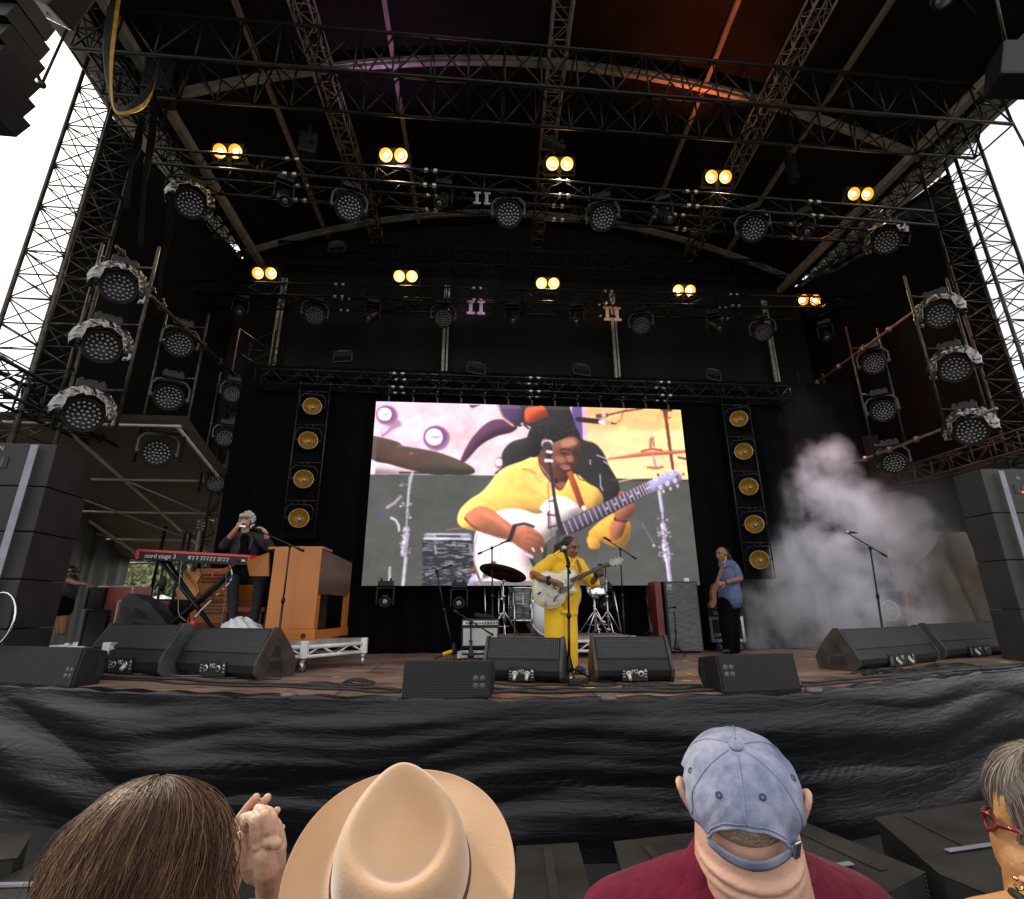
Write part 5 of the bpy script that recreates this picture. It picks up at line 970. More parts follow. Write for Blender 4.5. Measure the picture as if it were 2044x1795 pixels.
def emblem(root, c, r_, Y, s_='IJS'):
    q = MB(); q.tube([(c.x+r_*cos(i*pi/14), Y, c.z+r_*sin(i*pi/14)) for i in range(28)], r_*.06, 5, closed=True); q.build('ring', 'label_white', root); text(s_, 'lettering', (c.x, Y-.004, c.z), (1, 0, 0), (0, 0, 1), r_*.95, 'label_white', root)
emblem(t_, WP(314, 1218, 10.78), .16, 10.78)
p = WP(1778, 1220, 9.4); t_ = thing('equipment_trunk', 'black trunk with a round white IJS emblem half lost in smoke on the right', 'case', (p.x, 9.7, 0)); a, b_ = WP(1745, 1180, 9.75), WP(1822, 1290, 9.75)
q = MB(); q.box(((a.x+b_.x)/2, 10.05, a.z/2), (b_.x-a.x, .6, a.z), ch=.015); q.build('body', 'dark', t_); emblem(t_, WP(1777, 1219, 9.74), .18, 9.74)
q = MB(); c = WP(1804, 1180, 9.9); q.prism([(-.06, -.45), (.05, -.45), (.06, -.2), (.09, .1), (.03, .42), (-.02, .52), (-.06, .2), (-.03, -.1)], c, (1, 0, 0), (0, 0, 1), (0, 1, 0), .05); q.box(c+Vector((0, 0, -.5)), (.3, .06, .05)); tag(q.build('wooden_guitar', mat('orange_wood', (.42, .15, .06), .4, coat=.2)), 'narrow orange wooden guitar standing edge-on in the smoke', 'guitar')
p = WP(1680, 1122, 10.2); q = MB(); q.lathe([(.001, .02), (.05, .015), (.3, -.01), (.3, -.014), (.001, .01)], p, (.1, -.15, 1), 30); q.cyl(p-Vector((0, 0, 1.0)), p, .012); tag(q.build('smoky_cymbal', cyb), 'brass cymbal glinting through the smoke plume', 'cymbal')
# guitar on stand behind keyboards
t_ = thing('sunburst_guitar', 'sunburst electric guitar on a stand behind the red keyboard', 'guitar', WP(464-85, 1250, 8.5)); gx = WP(378, 1160, 8.5)
q = MB(); pr = [(-.10, -.28), (.12, -.28), (.19, -.15), (.12, -.02), (.15, .10), (.09, .20), (.02, .15), (-.04, .20), (-.13, .12), (-.10, -.02), (-.17, -.15)]; q.prism(pr, gx, (1, 0, -.1), (.1, 0, 1), (0, 1, 0), .05); q.build('body', mat('sunburst', (.75, .28, .02), .25, coat=.5, col2=(.12, .03, .01), vs=3, vlo=.45, vhi=.7), t_, bevel=.008)
q = MB(); q.box(gx+Vector((.03, -.01, .45)), (.045, .03, .62)); q.build('neck', M['organ_dk'], t_); q = MB(); q.box(gx+Vector((.04, -.01, .86)), (.08, .025, .18)); q.build('headstock', 'black', t_)
q = MB()
for i in range(6): q.cyl(gx+Vector((.0 if i % 2 else .08, -.03, .79+i*.025)), gx+Vector((-.02 if i % 2 else .1, -.03, .79+i*.025)), .008, n=6)
q.build('tuner', 'alu', t_)
q = MB(); q.cyl(gx+Vector((0, .1, -.6)), gx+Vector((0, .1, .2)), .012); q.cyl(gx+Vector((-.15, .05, -.78)), gx+Vector((0, .1, -.4)), .01); q.cyl(gx+Vector((.15, .05, -.78)), gx+Vector((0, .1, -.4)), .01); q.build('stand', 'blackm', t_)
for u, v0, v1, Y, lab in ((370, 1063, 1140, 9.9, 'left one of two dark upright posts above the red keyboard'), (381, 1063, 1110, 9.9, 'right one of two dark upright posts above the red keyboard')):
    A, B = WP(u, v0, Y), WP(u-4, v1, Y); q = MB(); q.cyl(A, Vector((A.x, A.y, 0)), .025); q.box(A, (.12, .05, .05)); tag(q.build('dark_post', 'blackm'), lab, 'post', 'dark posts on the left wing')
q = MB(); c = WP(325, 1165, 9.6); q.ball(c, (.06, .06, .14), 8); q.cyl(c+Vector((-.02, 0, -.6)), c+Vector((-.05, 0, .3)), .02); q.cyl(c+Vector((-.12, 0, -.1)), c+Vector((-.02, 0, .1)), .015); tag(q.build('hanging_bag', 'black'), 'dark bundle tied to the marquee pole in the bright opening', 'bag')
q = MB(); c = WP(243, 1255, 8.3); q.ball(c, (.07, .12, .05), 10, rot=(.5, 0, 0)); q.ball(c+Vector((.10, .02, .02)), (.06, .12, .05), 10, rot=(.5, 0, .2)); tag(q.build('blue_shoes', mat('shoe_blue', (.02, .03, .09), .5), remesh=.01), 'pair of dark blue shoes on top of the second monitor', 'shoes')
# ---- cables on the lip, tape marks
rr = random.Random(21)
def floorcable(pts, r, lab, mt='cable'): return cable('floor_cable', [PZ(u, v)+Vector((0, 0, r+.002)) for u, v in pts], r, lab, mt, group='cables along the stage lip', k=6)
def wob(u0, u1, v0, v1, n_, a): return [(u0+(u1-u0)*i/n_, v0+(v1-v0)*i/n_+rr.uniform(-a, a)) for i in range(n_+1)]
floorcable(wob(190, 800, 1352, 1380, 14, 2), .014, 'long black cable running from the left monitors to the front fill left of the singer')
floorcable(wob(200, 800, 1358, 1385, 12, 2), .012, 'black cable nearest the lip between the left monitors and the front fill')
floorcable(wob(230, 560, 1346, 1358, 8, 1.5), .012, 'grey cable just in front of the left monitors', mat('cable_g3', (.09, .09, .09), .4))
floorcable(wob(980, 1440, 1378, 1376, 12, 2.2), .012, 'black cable lying in front of the two centre monitors')
floorcable(wob(980, 1430, 1385, 1383, 10, 2), .016, 'thick black cable nearest the lip below the singer')
floorcable(wob(985, 1400, 1368, 1372, 12, 3), .010, 'thin black cable touching the centre monitors')
floorcable(wob(1600, 2044, 1366, 1330, 14, 2), .014, 'black cable running from the right front fill to the right edge')
floorcable(wob(1600, 2040, 1371, 1338, 12, 1.6), .012, 'black cable nearest the lip at the right')
for (u, v, ru, rv, lab) in ((715, 1364, 32, 7, 'round coil of black cable on the lip left of the front fill'), (640, 1370, 45, 6, 'flat coil of black cable nearest the lip on the left'), (452, 1352, 30, 5, 'small coil of cable under the brown sided monitor'), (1190, 1365, 40, 8, 'loose coil of cable between the two centre monitors'), (1780, 1345, 60, 9, 'wide tangle of cable below the microphone on the right'), (1900, 1332, 60, 7, 'wide tangle of cable at the far right monitor'), (1850, 1340, 50, 6, 'tangle of thin cable between the two right monitors'), (1300, 1372, 60, 6, 'flat coil of cable before the right centre monitor')):
    pts = []
    for i in range(46): a = i*.55; k = 1-.012*i+.12*sin(i*1.7); pts.append((u+ru*k*cos(a), v+rv*k*sin(a)))
    floorcable(pts, .010, lab)
for i in range(7): floorcable([(1700+i*20, 1346), (1740+i*18+rr.uniform(-10, 10), 1338), (1790+i*16, 1350-rr.uniform(0, 12)), (1860+i*14, 1337+rr.uniform(-4, 4)), (1960, 1338-rr.uniform(0, 8)), (2044, 1325+rr.uniform(0, 6))], .009, ['%s black cable strand in the right hand tangle' % w for w in ('first', 'second', 'third', 'fourth', 'fifth', 'sixth', 'seventh')][i])
def tape(u, v, w, h_, col, lab):
    c = PZ(u, v)+Vector((0, 0, .004)); q = MB(); q.box(c, (w, h_, .003), (0, 0, rr.uniform(-.3, .3))); tag(q.build('tape_mark', col), lab, 'tape', 'coloured tape marks on the deck')
ty = mat('tape_yellow', (.75, .80, .03), .5, var=.1); tr = mat('tape_red', (.75, .04, .05), .5, var=.1); tg = mat('tape_green', (.10, .75, .08), .5, var=.1)
for u, v, w, h_, m_, lab in ((1176, 1374, .12, .03, ty, 'yellow tape right of the tuner pedal'), (1252, 1371, .16, .05, ty, 'yellow green tape under the right centre monitor'), (1371, 1360, .10, .04, ty, 'yellow tape between the right centre monitor and the front fill'), (1368, 1320, .10, .05, ty, 'yellow tape before the bass cabinet'), (1376, 1346, .08, .03, ty, 'small yellow tape halfway to the bass cabinet'), (670, 1352, .08, .03, ty, 'yellow tape near the riser caster'), (550, 1352, .10, .04, ty, 'yellow tape beside the brown sided monitor'), (1232, 1393, .55, .03, tr, 'long red tape on the lip right below the singer'), (1010, 1389, .18, .03, tr, 'red tape right of the centre front fill'), (1841, 1350, .08, .03, tg, 'green tape on the cable at the right'), (1872, 1349, .10, .03, tr, 'red tape on the cable at the right'), (380, 1350, .18, .035, ty, 'yellow tape round the cable before the left monitors'), (1745, 1343, .16, .05, ty, 'yellow green tape under the right monitors'), (2004, 1322, .14, .05, ty, 'yellow green tape at the far right monitor'), (1790, 1330, .10, .03, ty, 'faint yellow tape between right monitors')): tape(u, v, w, h_, m_, lab)
# ================================================================== VIDEO SCREEN (a real lit LED wall; its picture is drawn cell by cell)
def screen():
    NX, NY, SSF = 420, 236, 2; W_, H_ = NX*SSF, NY*SSF
    U, V = np.meshgrid((np.arange(W_)+.5)/W_, (np.arange(H_)+.5)/H_)
    TL, TR, BR, BL = map(np.array, ((143., 38.), (3022., 125.), (3117., 1770.), (10., 1752.)))
    X = (TL[0]*(1-U)+TR[0]*U)*(1-V)+(BL[0]*(1-U)+BR[0]*U)*V; Y = (TL[1]*(1-U)+TR[1]*U)*(1-V)+(BL[1]*(1-U)+BR[1]*U)*V
    I = np.zeros((H_, W_, 3)); rs = np.random.RandomState(4)
    def noise(sx, sy, seed):
        r = np.random.RandomState(seed).rand(int(H_/sy)+3, int(W_/sx)+3); yy = np.arange(H_)/sy; xx = np.arange(W_)/sx; y0 = yy.astype(int); x0 = xx.astype(int); fy = (yy-y0)[:, None]; fx = (xx-x0)[None]
        return (r[y0][:, x0]*(1-fx)+r[y0][:, x0+1]*fx)*(1-fy)+(r[y0+1][:, x0]*(1-fx)+r[y0+1][:, x0+1]*fx)*fy
    def smoothp(P, n=6):
        P = np.array(P, float); k = len(P); out = []
        for i in range(k):
            a, b, c, d = P[(i-1) % k], P[i], P[(i+1) % k], P[(i+2) % k]
            for j in range(n): t = j/n; out.append(.5*((2*b)+(c-a)*t+(2*a-5*b+4*c-d)*t*t+(3*b-a-3*c+d)*t**3))
        return np.array(out)
    def inside(P):
        x0, y0 = P.min(0); x1, y1 = P.max(0); m = (X >= x0) & (X <= x1) & (Y >= y0) & (Y <= y1); ins = np.zeros(X.shape, bool); xs, ys = X[m], Y[m]; r = np.zeros(xs.shape, bool)
        for i in range(len(P)):
            (ax, ay), (bx, by) = P[i-1], P[i]
            if ay == by: continue
            c = ((ay > ys) != (by > ys)) & (xs < (bx-ax)*(ys-ay)/(by-ay)+ax); r ^= c
        ins[m] = r; return ins
    def blur(m, k):
        m = m.astype(float)
        for _ in range(k): m[1:-1] = (m[:-2]+2*m[1:-1]+m[2:])/4; m[:, 1:-1] = (m[:, :-2]+2*m[:, 1:-1]+m[:, 2:])/4
        return m
    def box(m, r):
        for ax in (0, 1):
            c = np.cumsum(np.pad(m, [(r+1, r) if i == ax else (0, 0) for i in (0, 1)], mode='edge'), ax); n_ = m.shape[ax]
            m = (c[2*r+1:2*r+1+n_]-c[:n_])/(2*r+1) if ax == 0 else (c[:, 2*r+1:2*r+1+n_]-c[:, :n_])/(2*r+1)
        return m
    def comp(m, c, a=1.): 
        nonlocal I
        m = (m*a)[..., None]; I = I*(1-m)+(np.array(c, float) if np.ndim(c) < 3 else c)*m
    def poly(P, c, s=1, a=1., b=2, c2=None, gd=None):
        P = smoothp(P) if s else np.array(P, float); m = blur(inside(P), b)
        c_in = np.array(c, float)
        if c2 is not None:
            x0, y0 = P.min(0); x1, y1 = P.max(0); g_ = (((X-x0)/(x1-x0)*gd[0]+(Y-y0)/(y1-y0)*gd[1])/(gd[0]+gd[1])).clip(0, 1)[..., None]; c = np.array(c)*(1-g_)+np.array(c2)*g_
        comp(m, c, a)
        if a == 1 and (P.max(0)-P.min(0)).min() > 90:
            Bm = box(box(m, 15), 15); k_ = 11; em_ = np.roll(Bm, (-k_, -k_), (0, 1))-np.roll(Bm, (k_, k_), (0, 1)); cm = c_in.reshape(-1)[:3]
            comp(m*(em_*1.3).clip(0, 1), cm*1.12+24, .75); comp(m*(-em_*1.5).clip(0, 1), cm*.42, .8)
    def line(P, w, c, a=1., b=1):
        m = np.zeros(X.shape, bool); ws = w if isinstance(w, (list, tuple)) else [w]*len(P)
        for i in range(len(P)-1):
            (ax, ay), (bx, by) = P[i], P[i+1]; dx, dy = bx-ax, by-ay; L2 = dx*dx+dy*dy+1e-9; t = (((X-ax)*dx+(Y-ay)*dy)/L2).clip(0, 1); d = np.hypot(X-ax-t*dx, Y-ay-t*dy); m |= d < (ws[i]*(1-t)+ws[i+1]*t)/2
        comp(blur(m, b), c, a)
    def ell(cx, cy, rx, ry, c, a=1., b=1): comp(blur(((X-cx)/rx)**2+((Y-cy)/ry)**2 < 1, b), c, a)
    def B(*P): return [(x+1527, y) for x, y in P]
    n1, n2 = noise(40, 30, 1), noise(8, 6, 2)
    I[:] = np.array([80, 81, 77]); I += (n1[..., None]-.5)*8
    spl = 760+(X-100)/3000*40
    g_ = ((X-100)/1900).clip(0, 1)[..., None]; top = np.array([250, 208, 222])*(1-g_)+np.array([242, 214, 212])*g_
    comp(blur(Y < spl, 1), top)
    R_ = X > 2095; comp(blur((Y < spl+18) & R_, 1), np.array([255, 222, 170])*np.ones(X.shape+(3,)))
    comp(blur((Y < 330) & (X > 2080), 20), (255, 190, 110), .6)
    comp(blur((X > 1960) & (X < 2060) & (Y < 560), 2), (108, 78, 150)); comp(blur((X > 2055) & (X < 2098) & (Y < 560), 1), (235, 190, 215))
    for cx, cy, r in ((225, 172, 95), (672, 400, 118), (1262, 650, 55)):
        ell(cx+14, cy+10, r*1.02, r*1.05, (150, 100, 130), .9, 5); ell(cx, cy, r*.86, r*.9, (120, 70, 150), .9, 3); ell(cx-8, cy-2, r*.68, r*.72, (246, 240, 252), 1, 3); ell(cx+r*.1, cy, r*.4, r*.12, (170, 170, 215), .7, 3); ell(cx, cy+r*.55, r*.45, r*.15, (225, 205, 130), .5, 4)
    poly([(330, 225), (370, 280), (290, 330), (200, 400), (190, 340), (260, 270)], (150, 105, 140), a=.7, b=5); poly([(210, 320), (260, 290), (240, 330), (195, 370)], (225, 215, 250), b=3)
    poly([(905, 622), (1000, 430), (1150, 262), (1290, 222), (1432, 288), (1385, 350), (1240, 392), (1090, 480), (945, 640)], (92, 50, 82), b=2)
    poly([(905, 622), (1000, 430), (1150, 262), (1290, 222)], (215, 130, 170), a=.0)
    poly([(1250, 20), (1265, 110), (1300, 200), (1400, 275), (1490, 285), (1540, 150), (1540, 20)], (84, 62, 96), b=2)
    line([(1250, 40), (1270, 130), (1300, 205), (1395, 285)], 22, (250, 190, 170), .8, 2)
    poly([(985, 70), (1100, 72), (1015, 112)], (100, 70, 130), 0)
    # drummer in black behind
    poly([(1490, 60), (1520, 180), (1480, 262), (1560, 300), (1550, 392), (1380, 452), (1290, 560), (1290, 690), (1220, 765), (1500, 800)]+B((300, 1150), (760, 1050), (860, 930), (830, 800), (770, 690), (720, 560), (640, 465), (500, 400), (420, 130), (380, 60)), (40, 34, 36), b=2)
    poly([(1530, 105), (1620, 92)]+B((165, 90), (205, 195), (120, 235), (0, 255), (-20, 180)), (228, 92, 52), b=2, c2=(175, 50, 30), gd=(1, 1)); line([(1480, 268), (1550, 320)], 26, (200, 190, 200), .9); line([(1500, 275), (1540, 315)], 16, (40, 30, 50))
    # cymbals left
    poly([(40, 760), (60, 610), (120, 612), (250, 655), (450, 725), (640, 758)], (250, 214, 222), 0)
    poly([(60, 380), (115, 388), (230, 415), (340, 452), (392, 490), (560, 520), (730, 562), (900, 632), (1000, 690), (1032, 735), (985, 765), (800, 768), (640, 764), (450, 722), (250, 662), (90, 608)], (72, 56, 50), b=1, c2=(92, 78, 62), gd=(1, 1)); poly([(120, 500), (450, 540), (640, 640), (450, 700), (200, 620)], (105, 60, 52), a=.5, b=12); line([(330, 487), (392, 489)], 5, (240, 200, 205)); line([(350, 745), (600, 752)], 18, (50, 45, 45)); ell(455, 562, 18, 12, (190, 110, 80), .8, 3)
    # left chrome stand, drum, mic
    for P, w in (([(462, 750), (432, 900)], 24), ([(440, 790), (415, 1110)], 22), ([(415, 1060), (390, 1560)], 12), ([(405, 1270), (380, 1480)], 60), ([(398, 1520), (372, 1760)], 30)): line(P, w, (176, 170, 184)); line([(x-w*.15, y) for x, y in P], w*.35, (236, 230, 242), .9)
    for i in range(70): x, y = 395+rs.randn()*32, rs.choice([1140, 1290, 1340, 1420, 1470, 860, 1045])+rs.randn()*16; v = rs.randint(60, 255); ell(x, y, rs.uniform(5, 16), rs.uniform(4, 10), (v, v-8, v+0), .8, 1)
    line([(270, 1165), (310, 1185), (335, 1230), (340, 1280)], 20, (205, 200, 205)); line([(355, 970), (300, 1030), (235, 1070)], 26, (170, 150, 165)); line([(205, 1100), (150, 1170)], 10, (50, 70, 190)); line([(258, 1600), (250, 1755)], 22, (180, 182, 180)); line([(833, 1600), (828, 1755)], 22, (185, 187, 190))
    dm = (X > 545) & (X < 1100) & (Y > 1365); st = noise(26, 2.2, 7)*noise(9, 1.4, 8); comp(blur(dm, 1), (38, 36, 42)); comp(blur(dm & (st > .36), 0), (165, 165, 178), .8)
    line([(585, 1325), (965, 1330)], 50, (150, 146, 160)); line([(590, 1312), (955, 1316)], 8, (245, 240, 250)); line([(560, 1352), (980, 1358)], 14, (240, 238, 250)); line([(680, 1330), (880, 1332)], 18, (60, 55, 70)); line([(765, 1276), (930, 1254)], 8, (205, 120, 100))
    for x in (660, 975): line([(x, 1415), (x+8, 1480)], 26, (130, 128, 140))
    # right side: boom microphone, cymbals, stands
    line(B((750, 185), (930, 140), (1120, 112)), 18, (120, 66, 46)); line(B((490, 222), (700, 246)), 52, (52, 22, 34)); line(B((700, 248), (850, 268)), [46, 14], (110, 50, 50)); line(B((705, 250), (735, 254)), 44, (235, 225, 235)); line(B((770, 258), (790, 262)), 34, (220, 170, 170)); line(B((680, 190), (760, 180)), 44, (120, 60, 70)); ell(1527+738, 178, 22, 24, (210, 200, 225)); line(B((850, 270), (900, 230), (920, 160), (960, 118)), 8, (150, 70, 40))
    line(B((1340, 110), (1345, 200), (1375, 560), (1390, 720)), [56, 34, 30, 26], (122, 52, 34)); line(B((1310, 120), (1400, 128)), 30, (96, 44, 34)); line(B((1330, 200), (1390, 206)), 16, (150, 70, 50))
    line(B((760, 622), (1000, 588), (1190, 568), (1530, 548)), [10, 36, 44, 30], (196, 96, 58)); line(B((770, 612), (1190, 556), (1530, 540)), 8, (235, 150, 100)); line(B((1090, 545), (1190, 520), (1290, 535)), 22, (176, 90, 60)); line(B((1190, 420), (1180, 500)), 30, (190, 120, 110)); line(B((1212, 400), (1215, 500)), 8, (120, 50, 40)); line(B((1200, 590), (1225, 700)), 26, (190, 160, 165)); line(B((1140, 700), (1230, 712), (1290, 696)), 22, (190, 100, 70)); line(B((1450, 605), (1530, 622)), 20, (120, 60, 40))
    comp(blur((Y > spl+18) & (Y < spl+40) & (X > 2300), 1), (60, 46, 40)); line(B((860, 835), (1000, 808), (1200, 800), (1545, 818)), 12, (240, 190, 150))
    for P, w in ((B((1245, 930), (1262, 1110)), 34), (B((1262, 1100), (1275, 1420)), 18), (B((1262, 1240), (1275, 1330)), 52), (B((1275, 1420), (1285, 1540)), 70), (B((1285, 1540), (1305, 1770)), 42)): line(P, w, (178, 165, 196)); line([(x-w*.2, y) for x, y in P], w*.3, (242, 232, 250))
    for i in range(80): x, y = 1527+1268+rs.randn()*34, rs.choice([1185, 1290, 1350, 1450, 1500])+rs.randn()*22; v = rs.randint(70, 255); ell(x, y, rs.uniform(5, 17), rs.uniform(4, 11), (v, v-12, v), .8, 1)
    line(B((1060, 1225), (1165, 1405)), 5, (140, 150, 180)); ell(1527+1165, 1424, 14, 14, (200, 200, 210))
    for P in (B((655, 580), (740, 615)), B((590, 630), (590, 670)), B((720, 640), (800, 700)), B((680, 770), (680, 880), (700, 920))): line(P, 12, (205, 215, 225), .9)
    # yellow shirt, left part
    yl, yd = (255, 214, 118), (236, 178, 78)
    poly([(1640, 548), (1500, 628), (1330, 690), (1235, 760), (1150, 870), (1080, 940), (985, 1000), (900, 1080), (866, 1160), (875, 1225), (930, 1260), (1030, 1285), (1180, 1290), (1260, 1200), (1500, 1150), (1700, 1150), (1900, 1100)]+B((520, 1120), (640, 1130), (700, 1010), (655, 905), (560, 850), (470, 770), (360, 760), (240, 760), (100, 540)), yl, b=2, c2=(252, 192, 84), gd=(1.6, 1))
    poly([(1600, 700), (1700, 760), (1800, 900), (1750, 1000), (1600, 930), (1500, 800)], (255, 226, 142), a=.45, b=14); poly([(1380, 1000), (1500, 1020), (1580, 1050), (1420, 1090)], yd, a=.5, b=8); line([(1060, 985), (1160, 1020), (1245, 1100)], 8, (225, 165, 60), .8, 2); line([(1240, 790), (1200, 900), (1230, 1060)], 10, (236, 180, 80), .5, 4); line([(1470, 712), (1545, 725), (1600, 762)], 12, (196, 130, 50), .9, 2)
    for P in (B((0, 700), (60, 800), (180, 880), (240, 900)), B((-60, 1010), (60, 1010), (130, 980))): line(P, 8, (232, 172, 70), .6, 3)
    # guitar body
    poly([(1235, 1110), (1330, 1088), (1460, 1095), (1580, 1135), (1660, 1120)]+B((100, 1080), (190, 990), (262, 968), (360, 990), (440, 1040), (492, 1110), (420, 1180), (300, 1280), (140, 1390), (70, 1470), (0, 1540))+[(1560, 1790), (1060, 1800), (1020, 1620), (1005, 1470), (1030, 1300), (1120, 1180)], (251, 236, 240), b=2, c2=(248, 214, 214), gd=(.3, 1))
    line([(1045, 1310), (1012, 1440), (1020, 1580), (1060, 1700)], 10, (120, 80, 100), .8, 2); poly([(1100, 1640), (1180, 1550), (1215, 1590), (1160, 1680), (1085, 1690)], (76, 72, 90), b=2); line([(960, 1640), (1010, 1600), (1060, 1720)], 22, (120, 80, 60)); line([(1250, 1500), (1310, 1690)], 22, (205, 200, 225)); line([(1060, 1710), (1240, 1650)], 16, (150, 140, 180)); poly([(930, 1770), (1000, 1650), (1060, 1770)], (190, 180, 210), 0)
    poly([(1640, 1560)]+B((110, 1440), (150, 1400), (150, 1770), (40, 1790)), (44, 40, 42), 0); line([(1530, 1530), (1560, 1600)], 30, (40, 36, 44)); line([(1490, 1490), (1540, 1520)], 26, (205, 195, 205))
    # right forearm with cuffs
    poly(B((560, 1290), (700, 1180), (820, 1130), (930, 1190), (948, 1290), (925, 1380), (860, 1435), (760, 1425), (640, 1370), (560, 1340)), (255, 178, 62), b=2, c2=(240, 160, 50), gd=(1, 1)); poly(B((540, 1340), (640, 1370), (640, 1440), (550, 1440)), (250, 176, 60))
    poly(B((745, 1280), (800, 1180), (900, 1170), (910, 1215), (870, 1330), (810, 1375), (762, 1360)), (186, 106, 70), b=2); line(B((850, 1340), (905, 1210), (935, 1200)), 12, (90, 40, 20), .8, 2); line(B((812, 1182), (905, 1200)), 40, (52, 36, 38))
    poly(B((800, 1160), (830, 1090), (930, 1035), (990, 1045), (1005, 1075), (980, 1140), (930, 1185), (850, 1200)), (178, 104, 72), b=2, c2=(140, 74, 50), gd=(1, 1)); poly(B((845, 960), (865, 928), (905, 930), (900, 960), (850, 985)), (190, 96, 60))
    # left arm and hand
    poly([(930, 1165), (1000, 1090), (1090, 1065), (1190, 1100), (1290, 1180), (1390, 1245), (1500, 1245), (1590, 1290), (1650, 1350), (1655, 1430), (1610, 1490), (1520, 1490), (1420, 1430), (1330, 1372), (1180, 1330), (1020, 1270)], (208, 122, 84), b=2, c2=(172, 96, 72), gd=(1.4, .6))
    poly([(1060, 1090), (1190, 1120), (1300, 1210), (1330, 1290), (1200, 1200), (1080, 1140)], (236, 160, 120), a=.5, b=8); line([(930, 1170), (985, 1230), (1060, 1280)], 16, (110, 56, 34), .9, 2); line([(1385, 1245), (1340, 1365)], 38, (36, 32, 34)); line([(1400, 1235), (1480, 1222), (1560, 1250)], 24, (50, 38, 42))
    for a_, b_ in (((1500, 1290), (1640, 1350)), ((1500, 1350), (1650, 1400)), ((1480, 1400), (1640, 1450)), ((1470, 1440), (1590, 1490))): line([a_, b_], 10, (130, 62, 48), .7, 2)
    line([(1545, 1440), (1560, 1465)], 16, (240, 240, 240)); line([(1630, 1440), (1638, 1470)], 14, (240, 235, 235))
    # neck and head
    poly(B((95, 570), (160, 540), (270, 700), (390, 740), (345, 860), (290, 920), (215, 850), (120, 720)), (98, 50, 36), b=2); line(B((118, 680), (170, 760), (240, 850)), 8, (200, 200, 205), .8); poly(B((250, 850), (350, 840), (300, 910)), (150, 80, 60), b=3); ell(1527+262, 830, 14, 22, (20, 20, 22))
    poly(B((-30, 560), (0, 400), (60, 280), (180, 205), (320, 200), (420, 260), (480, 330), (502, 430), (430, 400), (330, 430), (220, 480), (140, 440), (110, 560), (60, 600)), (28, 22, 25), b=2)
    for i in range(60): x, y = 1527+rs.uniform(90, 440), rs.uniform(240, 400); line([(x, y), (x+rs.uniform(10, 40), y+rs.uniform(-6, 22))], 6, rs.choice([60, 80, 110])*np.array([1, .78, .85]), .6)
    poly(B((135, 440), (165, 415), (195, 430), (210, 500), (180, 560), (150, 520)), (186, 100, 74), b=2)
    poly(B((200, 490), (290, 440), (400, 398), (475, 410), (502, 470), (498, 540), (480, 580), (472, 630), (452, 680), (420, 735), (360, 765), (280, 745), (210, 680), (190, 590)), (132, 72, 50), b=2, c2=(92, 46, 36), gd=(.4, 1)); poly(B((330, 440), (440, 420), (470, 470), (400, 500), (320, 500)), (206, 140, 116), a=.8, b=12); poly(B((260, 590), (340, 600), (350, 650), (280, 650)), (190, 118, 88), a=.75, b=11); poly(B((370, 560), (420, 590), (430, 640), (370, 650)), (186, 112, 84), a=.8, b=8)
    line(B((310, 530), (350, 520), (400, 528)), 12, (30, 14, 12)); line(B((430, 545), (476, 552)), 14, (30, 14, 12)); line(B((320, 560), (390, 575)), 22, (52, 24, 20), .9, 2); line(B((435, 575), (472, 585)), 18, (52, 24, 20), .9, 2); line(B((372, 645), (425, 660)), 10, (60, 26, 22), .8, 2); poly(B((305, 682), (350, 676), (392, 690), (398, 712), (350, 722), (315, 705)), (196, 112, 108), b=2); line(B((312, 690), (390, 700)), 6, (90, 40, 40)); line(B((290, 660), (260, 700)), 8, (70, 34, 26), .7, 3)
    # strap, neck of the guitar, headstock
    poly(B((362, 745), (412, 728), (455, 850), (525, 1070), (500, 1108), (470, 1080), (400, 880)), (178, 78, 40), 0, b=1, c2=(140, 56, 34), gd=(0, 1)); ell(1527+512, 1080, 22, 22, (240, 220, 220)); line(B((450, 760), (480, 810), (530, 830)), 8, (50, 36, 20))
    poly(B((300, 1215), (1140, 838), (1182, 932), (470, 1282), (340, 1330)), (76, 58, 82), 0)
    for i in range(22):
        t = 1-(1-i/22)**1.35; ax, ay = 312+t*828, 1222-t*384; bx, by = 350+t*832, 1318-t*388; line(B((ax, ay), (bx, by)), 9, (236, 220, 238), .95)
        if i in (8, 10, 12, 14, 16, 19, 20): line(B(((ax+bx)/2+16, (ay+by)/2-4), ((ax+bx)/2+26, (ay+by)/2-8)), 16, (240, 235, 245))
    for k in range(5): line(B((330+k*7, 1236+k*17), (1148+k*8, 855+k*17)), 3, (150, 130, 150), .6, 0)
    poly(B((1136, 838), (1190, 815), (1260, 790), (1390, 722), (1440, 750), (1470, 775), (1468, 830), (1400, 872), (1230, 922), (1180, 932)), (166, 156, 204), 0, b=1, c2=(196, 186, 226), gd=(1, 0))
    for x, y in ((1215, 812), (1290, 782), (1368, 750), (1258, 892), (1328, 858), (1402, 832)): ell(1527+x, y, 20, 22, (244, 236, 240)); ell(1527+x, y, 8, 9, (150, 140, 170))
    for x, y in ((1285, 930), (1355, 905), (1425, 880)): ell(1527+x, y, 13, 18, (240, 190, 190))
    for x, y in ((1490, 768), (1430, 790), (1240, 775)): ell(1527+x, y, 12, 14, (120, 60, 60))
    # microphone before her
    line(B((190, 480), (205, 570)), [86, 60], (54, 28, 40)); line(B((165, 470), (205, 462)), 70, (208, 200, 214)); ell(1527+185, 486, 44, 40, (70, 52, 66)); line(B((185, 545), (222, 550)), 30, (230, 225, 235)); line(B((196, 590), (200, 640)), 46, (50, 34, 46)); line(B((168, 632), (222, 636)), 34, (222, 215, 230))
